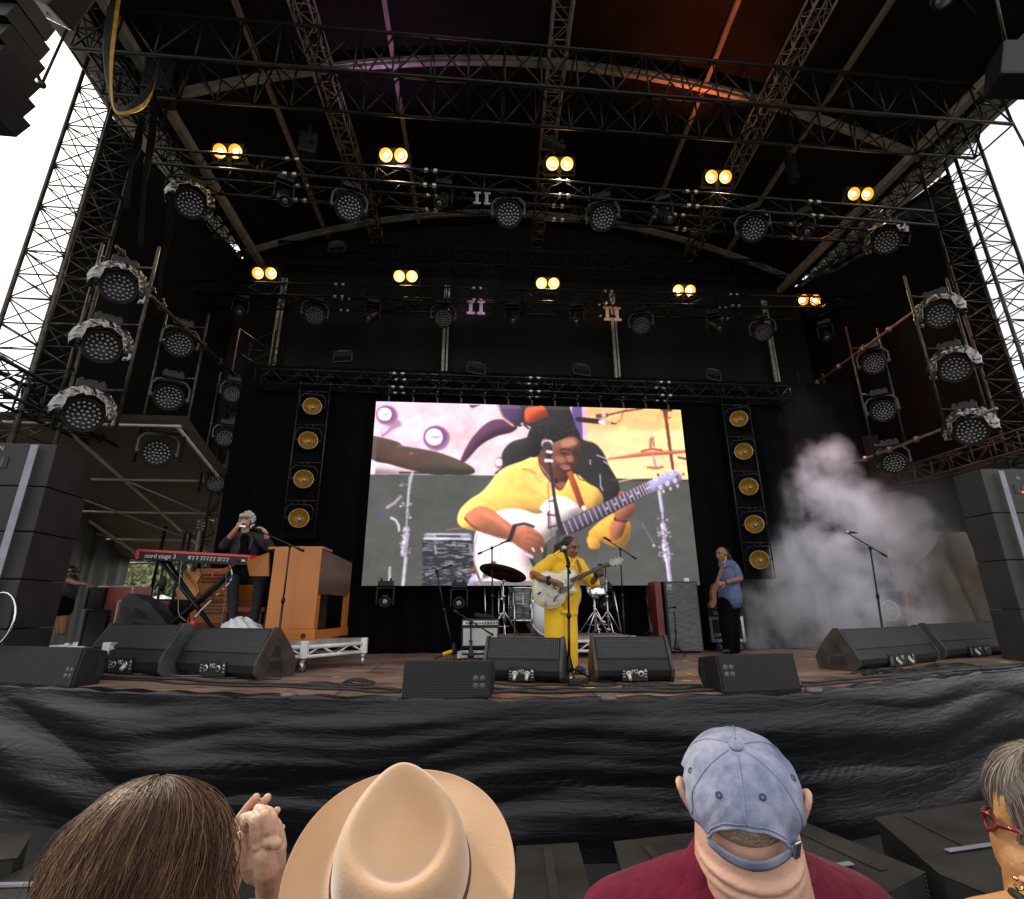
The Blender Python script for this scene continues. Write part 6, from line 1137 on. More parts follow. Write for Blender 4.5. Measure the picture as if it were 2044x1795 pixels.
    line(B((205, 660), (240, 1000), (270, 1200), (300, 1300)), [26, 30, 46, 60], (46, 36, 46)); line(B((200, 800), (180, 900), (190, 1100), (210, 1500)), 7, (130, 70, 70)); line(B((262, 1300), (258, 1560)), 42, (66, 58, 66)); 
    for P in (B((165, 1140), (250, 1150)), B((170, 1260), (250, 1240)), B((175, 1110), (178, 1270)), B((190, 1020), (250, 1010))): line(P, 14, (66, 50, 64))
    for sx_, sy_, am in ((60, 46, .10), (22, 14, .09), (7, 5, .07), (2.5, 2.5, .07)): I = I*(1-am/2+am*noise(sx_, sy_, int(sx_*7)))[..., None]
    I = np.stack([blur(I[..., k_], 2) for k_ in range(3)], -1)
    hi = np.stack([blur((I[..., k_]-190).clip(0, 99), 12) for k_ in range(3)], -1); I = (I*.96+hi*.5)*1.04+4
    I = I.clip(0, 255); I = I.reshape(NY, SSF, NX, SSF, 3).mean((1, 3))/255.
    lin = np.where(I <= .04045, I/12.92, ((I+.055)/1.055)**2.4)
    return NX, NY, lin
NX, NY, LIN = screen()
YS = 9.62; c = [PY(u, v, YS) for u, v in ((750, 800), (1367, 820), (1388, 1170), (723, 1168))]
x0, x1 = (c[0].x+c[3].x)/2, (c[1].x+c[2].x)/2; z1, z0 = (c[0].z+c[1].z)/2, (c[2].z+c[3].z)/2
SCR = thing('video_screen', 'big bright LED screen showing a close-up of the guitarist in yellow', 'screen', ((x0+x1)/2, YS, z0))
q = MB(); q.box(((x0+x1)/2, YS+.08, (z0+z1)/2), (x1-x0, .14, z1-z0)); q.build('cabinet', 'black', SCR)
me = bpy.data.meshes.new('picture'); gx, gz = np.meshgrid(np.linspace(x0, x1, NX+1), np.linspace(z1, z0, NY+1)); vv = np.stack([gx, np.full_like(gx, YS-.002), gz], -1).reshape(-1, 3)
ii = (np.arange(NY)[:, None]*(NX+1)+np.arange(NX)[None]).ravel(); ff = np.stack([ii, ii+NX+1, ii+NX+2, ii+1], -1)
me.vertices.add(len(vv)); me.vertices.foreach_set('co', vv.ravel()); me.loops.add(ff.size); me.loops.foreach_set('vertex_index', ff.ravel().astype(np.int32)); me.polygons.add(len(ff)); me.polygons.foreach_set('loop_start', np.arange(0, ff.size, 4, dtype=np.int32)); me.update(calc_edges=True)
at = me.color_attributes.new('led', 'FLOAT_COLOR', 'CORNER'); cc = np.ones((len(ff), 4, 4), np.float32); cc[..., :3] = LIN.reshape(-1, 1, 3); at.data.foreach_set('color', cc.ravel())
m, t, b = newmat('led_picture'); an = t.nodes.new('ShaderNodeVertexColor'); an.layer_name = 'led'; t.links.new(an.outputs[0], b.inputs['Emission Color']); b.inputs['Emission Strength'].default_value = 1.12/2**SC.view_settings.exposure; b.inputs['Base Color'].default_value = (.01, .01, .01, 1); b.inputs['Roughness'].default_value = .6
me.materials.append(m); o = bpy.data.objects.new('picture', me); COL.objects.link(o); o.parent = SCR; o.matrix_parent_inverse = Matrix.Translation(SCR.location).inverted()
for i in range(13):
    x = x0+(x1-x0)*(i+.5)/13; q = MB(); q.tube([(x+.03*cos(a), YS+.05, z1+.17+.045*sin(a)) for a in np.linspace(.6, 5.6, 9)], .009, 5); q.box((x, YS+.05, z1+.07), (.03, .03, .12)); q.box((x, YS+.04, z1+.28), (.05, .04, .07)); q.build('hook', 'tower', SCR)
# ================================================================== PEOPLE ON THE STAGE
def crop(u0, v0, s_, Y0):
    def f(cx_, cy_, dy=0.): return PY(u0+s_*cx_, v0+s_*cy_, Y0+dy)
    return f
M['yellow'] = mat('yellow_cotton', (.86, .53, .012), .8, var=.08, vs=5, sheen=.2, bump=.25, bs=9)
M['hairblack'] = mat('hair_black', (.012, .009, .009), .55, var=.5, vs=60, bump=.6, bs=60)
M['bodyblk'] = mat('cloth_dark', (.014, .014, .016), .85, var=.3, vs=8, bump=.3, bs=14)
M['eye'] = mat('eye_dark', (.01, .008, .007), .3, var=0)
M['lip'] = mat('lip', (.25, .08, .07), .4, var=0)
def person(lab, base): return thing('person', lab, 'person', base)
def face_bits(root, c, fw, upv, s_, skin, eyes=True, name='face'):       # brows, eyelids and lips on a head of unit s_
    fw = Vector(fw).normalized(); upv = Vector(upv).normalized(); sd = fw.cross(upv).normalized(); upv = sd.cross(fw)
    if eyes:
        for k in (-1, 1):
            q = MB(); q.ball(c+fw*.088*s_+sd*.032*k*s_+upv*.018*s_, (.011*s_, .007*s_, .0045*s_), 8); q.build('eye', 'eye', root)
            q = MB(); q.tube([c+fw*.090*s_+sd*(.014*k)*s_+upv*.040*s_, c+fw*.094*s_+sd*.032*k*s_+upv*.045*s_, c+fw*.084*s_+sd*.05*k*s_+upv*.038*s_], .0028*s_, 5); q.build('eyebrow', 'hairblack', root)
    q = MB(); q.ball(c+fw*.093*s_-upv*.050*s_, (.024*s_, .010*s_, .009*s_), 8); q.build('lips', 'lip', root)
def head(q, c, fw, upv, s_=1., jaw=1., ears=True):
    fw = Vector(fw).normalized(); upv = Vector(upv).normalized(); sd = fw.cross(upv).normalized(); upv = sd.cross(fw); Rm = Matrix((sd, fw, upv)).transposed()
    q.ball(c+upv*.028*s_-fw*.012*s_, (.076*s_, .094*s_, .092*s_), 20, rot=Rm); q.ball(c+fw*.022*s_-upv*.030*s_, (.062*s_, .070*s_, .078*s_), 18, rot=Rm); q.ball(c+fw*.052*s_-upv*.088*s_, (.032*s_, .032*s_, .026*s_*jaw), 12, rot=Rm)
    q.cap(c+fw*.085*s_+upv*.022*s_, c+fw*.110*s_-upv*.018*s_, .010*s_, .016*s_); q.ball(c+fw*.098*s_-upv*.022*s_, (.019*s_, .013*s_, .012*s_), 10, rot=Rm)
    q.ball(c+fw*.078*s_+upv*.040*s_, (.055*s_, .014*s_, .012*s_), 12, rot=Rm)
    for k in (-1, 1):
        q.ball(c+fw*.058*s_+sd*.034*k*s_-upv*.018*s_, (.026*s_, .024*s_, .024*s_), 10, rot=Rm)
        if ears: q.ball(c-fw*.008*s_+sd*.082*k*s_-upv*.002*s_, (.010*s_, .018*s_, .032*s_), 12, rot=Rm)
    q.ball(c+fw*.082*s_-upv*.052*s_, (.028*s_, .016*s_, .016*s_), 10, rot=Rm)
def hand5(q, w, dr, nrm, s_=1., curl=.6, side=1):          # wrist, direction of the fingers, back-of-hand normal
    w, dr, nrm = Vector(w), Vector(dr).normalized(), Vector(nrm).normalized(); sd = dr.cross(nrm).normalized()*side; nrm = sd.cross(dr)*side
    q.cap(w, w+dr*.045*s_, .026*s_, .030*s_); q.ball(w+dr*.06*s_, (.036*s_, .036*s_, .022*s_), 12, rot=Matrix((sd, dr, nrm)).transposed())
    for i, (o, l_) in enumerate(((-.027, .85), (-.009, 1.), (.009, .95), (.026, .75))):
        b0 = w+dr*.088*s_+sd*o*s_; d0 = dr; P = [b0]
        for j in range(3): d0 = (d0*cos(curl*(.6+.25*j))-nrm*sin(curl*(.6+.25*j))).normalized() if j else (dr*cos(curl*.5)-nrm*sin(curl*.5)).normalized(); P.append(P[-1]+d0*(.038, .026, .022)[j]*l_*s_)
        q.limb(P, [.0098*s_, .009*s_, .0085*s_, .0075*s_], 8)
    t0 = w+dr*.03*s_-sd*.030*s_; q.limb([t0, t0+(dr*.6-sd*.6-nrm*.3).normalized()*.038*s_, t0+(dr*.6-sd*.6-nrm*.3).normalized()*.038*s_+(dr*.9-nrm*.5+sd*.2).normalized()*.032*s_], [.013*s_, .011*s_, .009*s_], 8)
# ---- the singer in yellow
S = crop(1022, 1046.5, .18223, 6.66)
pp = person('singer in a bright yellow shirt and wide trousers playing a cream hollow-body guitar', PZ(1140, 1345))
hc = S(645, 262, -.02); fw = (.55, -.8, -.33); up_ = (.12, -.22, 1); s1 = 1.16
q = MB(); head(q, hc, fw, up_, s1); q.limb([S(600, 330, .02), S(580, 430, .03)], [.062, .07])
q.limb([S(235, 548, -.16), S(310, 590, -.30), S(415, 618, -.37)], [.052, .046, .031]); q.limb([S(415, 618, -.37), S(440, 624, -.38)], [.03, .03]); hand5(q, S(432, 618, -.38), (.8, 0, -.35), (0, -1, .2), 1.15, .75, -1)
q.limb([S(890, 630, -.12), S(930, 560, -.22)], [.044, .030]); hand5(q, S(928, 562, -.22), (.35, -.1, .75), (.4, .9, 0), 1.1, 1.0, 1)
q.build('body', 'skind', pp, remesh=.007, smooth=2)
face_bits(pp, hc, fw, up_, s1, 'skind')
q = MB(); q.ball(hc+Vector((-.016, .030, .064)), (.106, .124, .098), 18, rot=(0, .25, 0)); q.ball(hc+Vector((-.10, .10, .0)), (.085, .08, .10), 12); q.ball(hc+Vector((-.15, .11, -.10)), (.06, .06, .08), 12)
rr = random.Random(5)
for i in range(26):
    a = rr.uniform(-.6, 1.5); st = hc+Vector((-.03+rr.uniform(-.05, .03), .04+rr.uniform(-.03, .05), .07)); P = [st, st+Vector((-.07, .04, .0)), S(rr.uniform(470, 520), rr.uniform(230, 320), .08), S(rr.uniform(455, 510), rr.uniform(290, 330), .10), S(rr.uniform(450, 500), rr.uniform(310, 350), .12)]; q.limb(P, [.012, .013, .013, .011, .006], 6)
for i in range(9):
    a = -.9+i*.22; P = [hc+Vector((.075*cos(b_)*sin(a)*1.25-.015, -.085*cos(b_)*cos(a)*.9*1.15, .055+.085*sin(b_))) for b_ in (.25, .6, 1., 1.4)]; q.limb(P, [.009]*4, 6)
q.build('hair', 'hairblack', pp, remesh=.006)
# shirt: body, sleeves with rolled cuffs, collar, hem
q = MB(); q.limb([S(430, 400, .03), S(575, 385, .03), S(735, 440, .05)], [.085, .10, .085]); q.ball(S(575, 560, .04), (.215, .15, .23), 20); q.ball(S(600, 760, .04), (.19, .15, .24), 20)
q.limb([S(600, 850, .03), S(618, 950, .02)], [.160, .125]); q.limb([S(420, 420, .02), S(325, 490, -.05), S(262, 530, -.13)], [.085, .09, .075]); q.limb([S(300, 500, -.16), S(235, 565, -.16)], [.055, .055]); q.limb([S(745, 460, .02), S(830, 590, -.04), S(900, 640, -.08)], [.080, .085, .072]); q.limb([S(880, 590, -.10), S(925, 645, -.12)], [.045, .05])
sh = q.build('shirt', 'yellow', pp, remesh=.009, smooth=3)
q = MB(); 
for P in ([S(520, 290, -.06), S(470, 330, -.14), S(540, 380, -.19), S(580, 430, -.20)], [S(668, 380, -.06), S(690, 400, -.12), S(660, 450, -.19), S(620, 500, -.20)]): q.limb(P, [.012, .02, .018, .008], 8)
q.build('collar', 'yellow', pp, remesh=.005, smooth=2)
q = MB(); 
for i in range(24):
    a = i/23; p = S(535+165*a, 958+14*a+6*sin(i*1.9), -.12+.14*a*a); q.ball(p, (.016, .012, .022), 6)
q.build('hem', 'yellow', pp, remesh=.006)
q = MB(); q.limb([S(560, 930, .04), S(490, 960, .04)], [.13, .13]); q.limb([S(465, 930, .0), S(455, 1200, -.03), S(470, 1590, -.02)], [.130, .115, .105]); q.limb([S(610, 940, .04), S(628, 1200, .03), S(645, 1585, .0)], [.120, .108, .090])
q.build('trousers', 'yellow', pp, remesh=.009, smooth=3)
for u, v in ((735, 1635), (520, 1640)): q = MB(); b0 = S(u, v, -.02); q.ball((b0.x-.02, b0.y, .05), (.075, .13, .05), 12, rot=(0, 0, .5)); q.ball((b0.x-.02, b0.y, .015), (.08, .14, .02), 12, rot=(0, 0, .5)); q.build('shoe', mat('shoe_navy', (.015, .015, .06), .4), pp, remesh=.008)
q = MB(); q.limb([S(400, 596, -.365), S(402, 640, -.365)], [.034, .034]); q.build('wristband', 'bodyblk', pp); q = MB(); q.limb([S(930, 530, -.2), S(925, 560, -.22)], [.034, .034]); q.build('wristband', 'bodyblk', pp)
# her guitar
gt = thing('hollow_body_guitar', 'cream hollow-body electric guitar held by the singer in yellow', 'guitar', S(430, 920, -.25))
D0 = -.25; out = [(352, 522), (400, 516), (470, 530), (520, 532), (560, 505), (590, 488), (640, 480), (690, 510), (715, 560), (690, 600), (676, 640), (690, 690), (722, 728), (700, 748), (650, 752), (605, 775), (580, 810), (560, 855), (520, 895), (470, 915), (400, 922), (340, 905), (280, 865), (242, 800), (229, 720), (234, 640), (262, 580), (305, 540)]
Wt = [S(a, b_, D0) for a, b_ in spline([(a, b_, 0) for a, b_ in out]+[(352, 522, 0)], 3)[:-1] for a, b_ in [(a, b_)]] if False else [S(p.x, p.y, D0) for p in spline([(a, b_, 0) for a, b_ in out]+[(352, 522, 0)], 3)[:-1]]
n_ = len(Wt); cen = S(450, 715, D0-.022)
q = MB(); q.add(Wt+[w+Vector((0, .075, 0)) for w in Wt]+[w.lerp(cen, .25)-Vector((0, .010, 0)) for w in Wt]+[cen-Vector((0, -.006, 0))], [[i, (i+1) % n_, n_+(i+1) % n_, n_+i] for i in range(n_)]+[[(i+1) % n_, i, 2*n_+i, 2*n_+(i+1) % n_] for i in range(n_)]+[[2*n_+(i+1) % n_, 2*n_+i, 3*n_] for i in range(n_)]+[[n_+i for i in range(n_)]], 0, True)
q.build('body', mat('guitar_cream', (.72, .66, .50), .22, var=.04, coat=.6), gt)
q = MB(); q.tube(Wt, .006, 5, closed=True); q.tube([w+Vector((0, .075, 0)) for w in Wt], .005, 5, closed=True); q.build('binding', mat('binding', (.75, .6, .3), .4), gt)
def flat(P, dy, mt, nm, root, th=.006, f=S, D=D0):
    A = [f(a, b_, D+dy) for a, b_ in P]; q = MB(); k = len(A); q.add(A+[a+Vector((0, th, 0)) for a in A], [list(range(k)), [k+i for i in range(k)][::-1]]+[[i, (i+1) % k, k+(i+1) % k, k+i] for i in range(k)]); return q.build(nm, mt, root)
flat([(512, 720), (560, 690), (640, 662), (690, 640), (652, 700), (600, 735), (545, 765), (516, 760)], -.030, mat('pickguard', (.05, .055, .065), .2, coat=.5), 'pickguard', gt)
flat([(300, 730), (350, 705), (362, 745), (332, 775), (268, 792), (258, 760)], -.028, 'alu', 'tailpiece', gt); flat([(275, 760), (320, 735), (325, 755), (285, 780)], -.034, 'black', 'tailpiece_inlay', gt)
q = MB(); q.tube([S(400, 762, D0-.035), S(372, 790, D0-.04), S(366, 850, D0-.04), S(372, 915, D0-.04)], .006, 6); q.build('vibrato_arm', 'alu', gt)
for pts in ([(515, 775), (490, 790), (470, 815), (462, 840)],): q = MB(); q.tube([S(a, b_, D0-.031) for a, b_ in pts], [.004, .008, .008, .006], 6); q.ball(S(462, 842, D0-.031), .010, 8); q.build('sound_hole', 'black', gt)
for a, b_ in ((437, 787), (510, 825), (388, 838)): q = MB(); q.cyl(S(a, b_, D0-.02), S(a, b_, D0-.045), .014, .012, 12); q.build('knob', 'alu', gt)
flat([(585, 590), (620, 580), (640, 640), (605, 655)], -.030, 'white', 'pickup', gt)
flat([(640, 598), (1062, 410), (1075, 452), (660, 640)], -.040, mat('fretboard', (.03, .022, .02), .5, var=.2), 'neck', gt, .03)
q = MB()
for i in range(20): t_ = 1-(1-i/20)**1.3; a0 = (640+422*t_, 598-188*t_); a1 = (658+417*t_, 640-188*t_); q.cyl(S(*a0, D0-.043), S(*a1, D0-.043), .0022, n=4)
q.build('fret', 'alu', gt)
flat([(1060, 408), (1100, 385), (1190, 362), (1230, 385), (1205, 415), (1180, 432), (1090, 455), (1075, 452)], -.035, mat('headstock', (.35, .35, .33), .3), 'headstock', gt, .02)
for a, b_ in ((1085, 385), (1125, 370), (1165, 358), (1110, 452), (1150, 445), (1190, 435)): q = MB(); q.cyl(S(a, b_, D0-.03), S(a, b_, D0-.05), .010, n=8); q.build('tuner', 'alu', gt)
q = MB(); q.add([S(700, 385, -.15), S(722, 392, -.14), S(768, 500, -.19), S(742, 540, -.24), S(728, 520, -.24)], [(0, 1, 2, 3, 4)]); q.build('strap', mat('strap_leather', (.28, .08, .03), .5), gt, solid=.006)
# ---- keyboard player
K = crop(376.1, 997.5, .15485, 8.45)
pp = person('seated keyboard player with white hair, dark glasses and a black jacket, raising a harmonica', (K(720, 1100).x, 8.5, RZ))
hc = K(748, 268, -.05); fw = (.05, -1, -.02); up_ = (0, 0, 1); s1 = 1.12
q = MB(); head(q, hc, fw, up_, s1); q.limb([K(735, 370, .0), K(730, 450, .03)], [.058, .065])
q.limb([K(520, 500, -.10), K(600, 400, -.22), K(625, 360, -.25)], [.042, .036, .030]); hand5(q, K(620, 372, -.24), (.55, -.15, .8), (-.6, -.7, .3), 1.1, .85, 1)
q.limb([K(1010, 500, -.15), K(1000, 440, -.22)], [.042, .032]); hand5(q, K(1003, 440, -.22), (-.45, -.3, .65), (.2, -.3, 1), 1.1, .9, -1)
q.build('body', 'skinl', pp, remesh=.007, smooth=2)
q = MB(); q.ball(hc-Vector((0, -.0, .062)), .001, 4); face_bits(pp, hc, fw, up_, s1, 'skinl', False)
q = MB(); 
for k in (-1, 1): q.box(hc+Vector((.040*k, -.112, .028)), (.066, .012, .044), ch=.01); q.cyl(hc+Vector((.072*k, -.105, .035)), hc+Vector((.09*k, .0, .035)), .004, n=5)
q.cyl(hc+Vector((-.015, -.112, .038)), hc+Vector((.015, -.112, .038)), .005, n=6); q.build('sunglasses', mat('glasses_dark', (.015, .008, .008), .15, coat=.6), pp)
rr = random.Random(9); q = MB(); q.ball(hc+Vector((0, .035, .06)), (.098, .10, .085), 16)
for i in range(130):
    a = rr.uniform(0, 2*pi); e = rr.uniform(-.55, 1.4); r_ = .108
    if sin(a) < -.35 and e < .75: continue
    d_ = Vector((cos(e)*cos(a), cos(e)*sin(a), sin(e))); p = hc+Vector((0, .02, .035))+d_*r_; q.ball(p, rr.uniform(.013, .024), 7)
for k in (-1, 1):
    for i in range(14): q.ball(hc+Vector((k*rr.uniform(.085, .115), rr.uniform(-.03, .07), rr.uniform(-.11, .03))), rr.uniform(.012, .022), 7)
q.build('hair', mat('hair_white', (.55, .53, .50), .6, var=.25, vs=45, bump=.8, bs=50), pp, remesh=.006, smooth=1)
q = MB(); q.limb([K(570, 500, .03), K(730, 470, .04), K(890, 500, .03)], [.085, .09, .085]); q.ball(K(720, 640, .04), (.21, .14, .24), 18); q.ball(K(720, 880, .06), (.20, .15, .22), 18)
q.limb([K(560, 500, .0), K(450, 600, -.02), K(515, 505, -.10)], [.085, .072, .058]); q.limb([K(900, 500, .0), K(1050, 620, -.05), K(1010, 520, -.14)], [.085, .075, .058]); q.limb([K(600, 900, -.08), K(560, 960, -.1)], [.07, .05])
q.build('jacket', mat('jacket_black', (.020, .019, .021), .75, var=.35, vs=10, bump=.4, bs=20), pp, remesh=.009, smooth=2)
q = MB(); q.limb([K(725, 480, -.08), K(720, 700, -.12)], [.05, .08]); q.build('tee_shirt', M['curtain'], pp, remesh=.009)
for P in ([K(680, 455, -.06), K(640, 520, -.11), K(680, 640, -.15)], [K(790, 455, -.06), K(830, 520, -.11), K(780, 640, -.15)]): q = MB(); q.limb(P, [.014, .022, .012], 8); q.build('lapel', mat('lapel', (.03, .029, .031), .7), pp, remesh=.006)
q = MB(); q.limb([K(600, 1000, .12), K(580, 1040, -.38), K(570, 1530, -.40)], [.115, .085, .062]); q.limb([K(850, 1000, .12), K(930, 1060, -.30), K(850, 1540, -.35)], [.115, .088, .062]); q.limb([K(600, 1000, .12), K(850, 1000, .12)], [.12, .12])
q.build('trousers', 'bodyblk', pp, remesh=.010, smooth=2)
for u in (570, 850): q = MB(); b0 = K(u, 1540, -.42); q.ball((b0.x, b0.y-.05, RZ+.05), (.05, .13, .05), 10); q.build('shoe', 'black', pp)
q = MB(); q.box(K(700, 345, -.36), (.10, .03, .028), (0, .15, 0), ch=.004); tag(q.build('harmonica', 'chrome'), 'small silver harmonica in the keyboard players hand', 'harmonica')
# ---- bass player
B_ = crop(1324.5, 1071, .14126, 9.1)
pp = person('bass player in a loose blue shirt and black trousers, standing in profile facing left', PZ(1455, 1305))
hc = B_(822, 258, 0); fw = (-.93, -.36, -.08); up_ = (-.05, 0, 1); s1 = 1.13
q = MB(); head(q, hc, fw, up_, s1); q.limb([B_(850, 320, .02), B_(870, 400, .02)], [.062, .07]); q.limb([B_(1075, 600, -.15), B_(960, 625, -.22), B_(870, 655, -.26)], [.05, .045, .032]); hand5(q, B_(875, 655, -.26), (-.9, -.1, -.1), (-.1, -.9, .4), 1.12, .8, 1)
q.limb([B_(780, 610, -.05), B_(770, 600, -.12)], [.03, .03]); q.build('body', 'skinm', pp, remesh=.007, smooth=2); face_bits(pp, hc, fw, up_, s1, 'skinm')
q = MB(); q.ball(hc+Vector((.045, .02, .06)), (.085, .085, .08), 14); q.limb([hc+Vector((.07, .03, .05)), hc+Vector((.13, .05, -.04)), hc+Vector((.19, .06, -.16)), hc+Vector((.23, .07, -.27))], [.07, .07, .055, .02]); q.ball(hc+Vector((-.055, -.02, -.115)), (.02, .02, .018), 8); q.build('hair', 'hairblack', pp, remesh=.007)
q = MB(); q.limb([B_(850, 400, .0), B_(960, 410, .03)], [.095, .10]); q.ball(B_(930, 600, .03), (.185, .155, .26), 18); q.limb([B_(930, 760, .03), B_(945, 880, .03)], [.20, .205]); q.limb([B_(1000, 450, -.03), B_(1060, 580, -.10)], [.095, .082])
q.build('shirt', mat('shirt_blue', (.095, .12, .25), .8, var=.12, vs=6, bump=.4, bs=8), pp, remesh=.010, smooth=3)
q = MB(); q.limb([B_(870, 950, .0), B_(880, 1250, -.02), B_(930, 1600, -.02)], [.14, .115, .085]); q.limb([B_(960, 950, .05), B_(990, 1250, .05), B_(1010, 1600, .05)], [.14, .11, .085]); q.build('trousers', M['curtain'], pp, remesh=.010, smooth=2)
for u, dy in ((940, -.05), (1030, .05)): q = MB(); b0 = B_(u-10, 1640, dy); q.ball((b0.x-.03, b0.y, .045), (.14, .055, .045), 10, rot=(0, 0, .3)); q.build('shoe', 'black', pp)
q = MB(); q.limb([B_(850, 650, -.25), B_(878, 655, -.26)], [.036, .036]); q.build('watch', 'black', pp)
q = MB(); 
for i in range(12): q.ball(B_(885-i*6, 290+i*17, -.10-.006*i), .012, 6)
q.build('bead_necklace', mat('beads_red', (.55, .14, .08), .4, col2=(.8, .7, .6), vs=30), pp)
gt = thing('bass_guitar', 'dark brown bass guitar seen almost edge-on against the blue shirt', 'guitar', B_(700, 980, -.3))
flat([(790, 660), (760, 640), (700, 690), (680, 800), (690, 900), (660, 960), (680, 1010), (720, 1000), (750, 940), (748, 800)], -.30, mat('bass_brown', (.17, .05, .014), .4), 'body', gt, .09, B_, 0)
flat([(775, 660), (870, 400), (850, 370), (820, 400), (745, 640)], -.26, mat('bass_neck', (.20, .08, .03), .5), 'neck', gt, .03, B_, 0)
q = MB()
for i in range(4): q.cyl(B_(848+i*8, 420-i*18, -.30), B_(862+i*8, 424-i*18, -.34), .010, n=8)
q.build('tuner', 'alu', gt)
# ---- stage hand by the left cases
Cr = lambda cx_, cy_, dy=0.: PY(0+.27318*cx_, 883+.27318*cy_, 9.6+dy)
pp = person('stage hand in black cap, tee shirt and shorts working behind the left speaker stack', (Cr(480, 1400).x, 9.6, 0))
hc = Cr(505, 960); q = MB(); head(q, hc, (.8, -.3, -.3), (0, 0, 1), 1.05); q.limb([Cr(490, 1000), Cr(480, 1030)], [.06, .06]); q.limb([Cr(505, 1010, -.1), Cr(560, 1030, -.15), Cr(605, 1035, -.18)], [.048, .042, .03]); hand5(q, Cr(600, 1035, -.18), (1, 0, -.1), (0, -.3, 1), 1.1, .5, 1)
q.limb([Cr(485, 1010), Cr(475, 1200)], [.07, .11]); q.limb([Cr(475, 1200), Cr(470, 1230), Cr(465, 1390)], [.08, .075, .05]); q.limb([Cr(475, 1200), Cr(430, 1230, .1), Cr(440, 1390, .1)], [.08, .075, .05]); q.limb([Cr(485, 1020), Cr(505, 1015, -.1)], [.05, .048]); q.build('body', 'skinm', pp, remesh=.008, smooth=2)
q = MB(); q.ball(Cr(480, 1080), (.19, .14, .30), 16); q.limb([Cr(480, 1020), Cr(510, 1020, -.05)], [.09, .08]); q.build('tee_shirt', 'black', pp, remesh=.01)
q = MB(); q.limb([Cr(470, 1150), Cr(472, 1225)], [.15, .12]); q.limb([Cr(435, 1150, .1), Cr(435, 1225, .1)], [.13, .11]); q.build('shorts', M['curtain'], pp, remesh=.01)
q = MB(); q.ball(hc+Vector((0, 0, .06)), (.10, .11, .08), 14); q.ball(hc+Vector((.12, -.03, .03)), (.07, .07, .012), 10); q.build('cap', 'black', pp, remesh=.008)
q = MB(); q.box(hc+Vector((.05, -.105, .055)), (.07, .006, .014), (0, 0, .3)); q.build('cap_marking', 'label_white', pp)
for u in (470, 440): q = MB(); b0 = Cr(u, 1400); q.ball((b0.x+.03, b0.y, .06), (.13, .06, .06), 10); q.build('shoe', 'black', pp)
# ================================================================== SMOKE PLUME (denser column, thin veil to its right)
x0s, x1s, y0s, y1s, z0s, z1s = PY(1440, 1100, 9.6).x, 9.7, 9.15, 9.95+1.9, .02, 4.9
q = MB(); q.box(((x0s+x1s)/2, (y0s+y1s)/2, (z0s+z1s)/2), (x1s-x0s, y1s-y0s, z1s-z0s))
m = bpy.data.materials.new('smoke'); m.use_nodes = True; t = m.node_tree; t.nodes.clear()
N = t.nodes.new; K_ = t.links.new; ou = N('ShaderNodeOutputMaterial'); pv = N('ShaderNodeVolumePrincipled'); K_(pv.outputs[0], ou.inputs['Volume'])
tc = N('ShaderNodeTexCoord'); nz = N('ShaderNodeTexNoise'); nz.inputs['Scale'].default_value = 1.5; nz.inputs['Detail'].default_value = 7; nz.inputs['Roughness'].default_value = .62; K_(tc.outputs['Object'], nz.inputs['Vector'])
n2 = N('ShaderNodeTexNoise'); n2.inputs['Scale'].default_value = .9; n2.inputs['Detail'].default_value = 3; K_(tc.outputs['Object'], n2.inputs['Vector'])
vm = N('ShaderNodeVectorMath'); vm.operation = 'MULTIPLY_ADD'; K_(n2.outputs['Color'], vm.inputs[0]); vm.inputs[1].default_value = (.9, .9, .9); K_(tc.outputs['Object'], vm.inputs[2])
BL_ = [((1640, 940), .62, 0), ((1620, 1000), .70, 0), ((1670, 1040), .85, 0), ((1640, 1110), .95, 0), ((1570, 1205), .80, 0), ((1660, 1230), 1.2, .1), ((1750, 1130), .9, .1), ((1760, 1250), 1.0, .1), ((1530, 1250), .75, 0), ((1500, 1275), .55, 0), ((1810, 1060), .7, .1), ((1560, 1130), .5, 0)]
acc = None
for (uv, r_, dy) in BL_:
    c_ = PY(*uv, 10.1+dy)+Vector((.45, .45, .45)); d_ = N('ShaderNodeVectorMath'); d_.operation = 'DISTANCE'; K_(vm.outputs[0], d_.inputs[0]); d_.inputs[1].default_value = c_
    mr = N('ShaderNodeMapRange'); mr.inputs[1].default_value = r_*1.3; mr.inputs[2].default_value = r_*.25; mr.inputs[3].default_value = 0; mr.inputs[4].default_value = 1; K_(d_.outputs['Value'], mr.inputs[0])
    acc = mr.outputs[0] if acc is None else mathn(t, 'MAXIMUM', acc, mr.outputs[0])
nn1 = mathn(t, 'SUBTRACT', mathn(t, 'MULTIPLY', nz.outputs['Fac'], 5.2), 1.95)
pl = mathn(t, 'MAXIMUM', mathn(t, 'MULTIPLY', acc, mathn(t, 'MAXIMUM', nn1, .0)), 0.)
c_ = PY(1850, 1130, 10.2)+Vector((.45, .45, .45)); d_ = N('ShaderNodeVectorMath'); d_.operation = 'DISTANCE'; K_(vm.outputs[0], d_.inputs[0]); d_.inputs[1].default_value = c_
mr = N('ShaderNodeMapRange'); mr.inputs[1].default_value = 2.3; mr.inputs[2].default_value = .6; mr.inputs[3].default_value = 0; mr.inputs[4].default_value = .45; K_(d_.outputs['Value'], mr.inputs[0])
dn_ = mathn(t, 'MULTIPLY', mathn(t, 'ADD', mathn(t, 'MULTIPLY', pl, 5.0), mathn(t, 'MULTIPLY', mr.outputs[0], nz.outputs['Fac'])), 1.0)
K_(dn_, pv.inputs['Density']); pv.inputs['Color'].default_value = (.96, .95, .97, 1); pv.inputs['Anisotropy'].default_value = .1
M['smoke'] = m
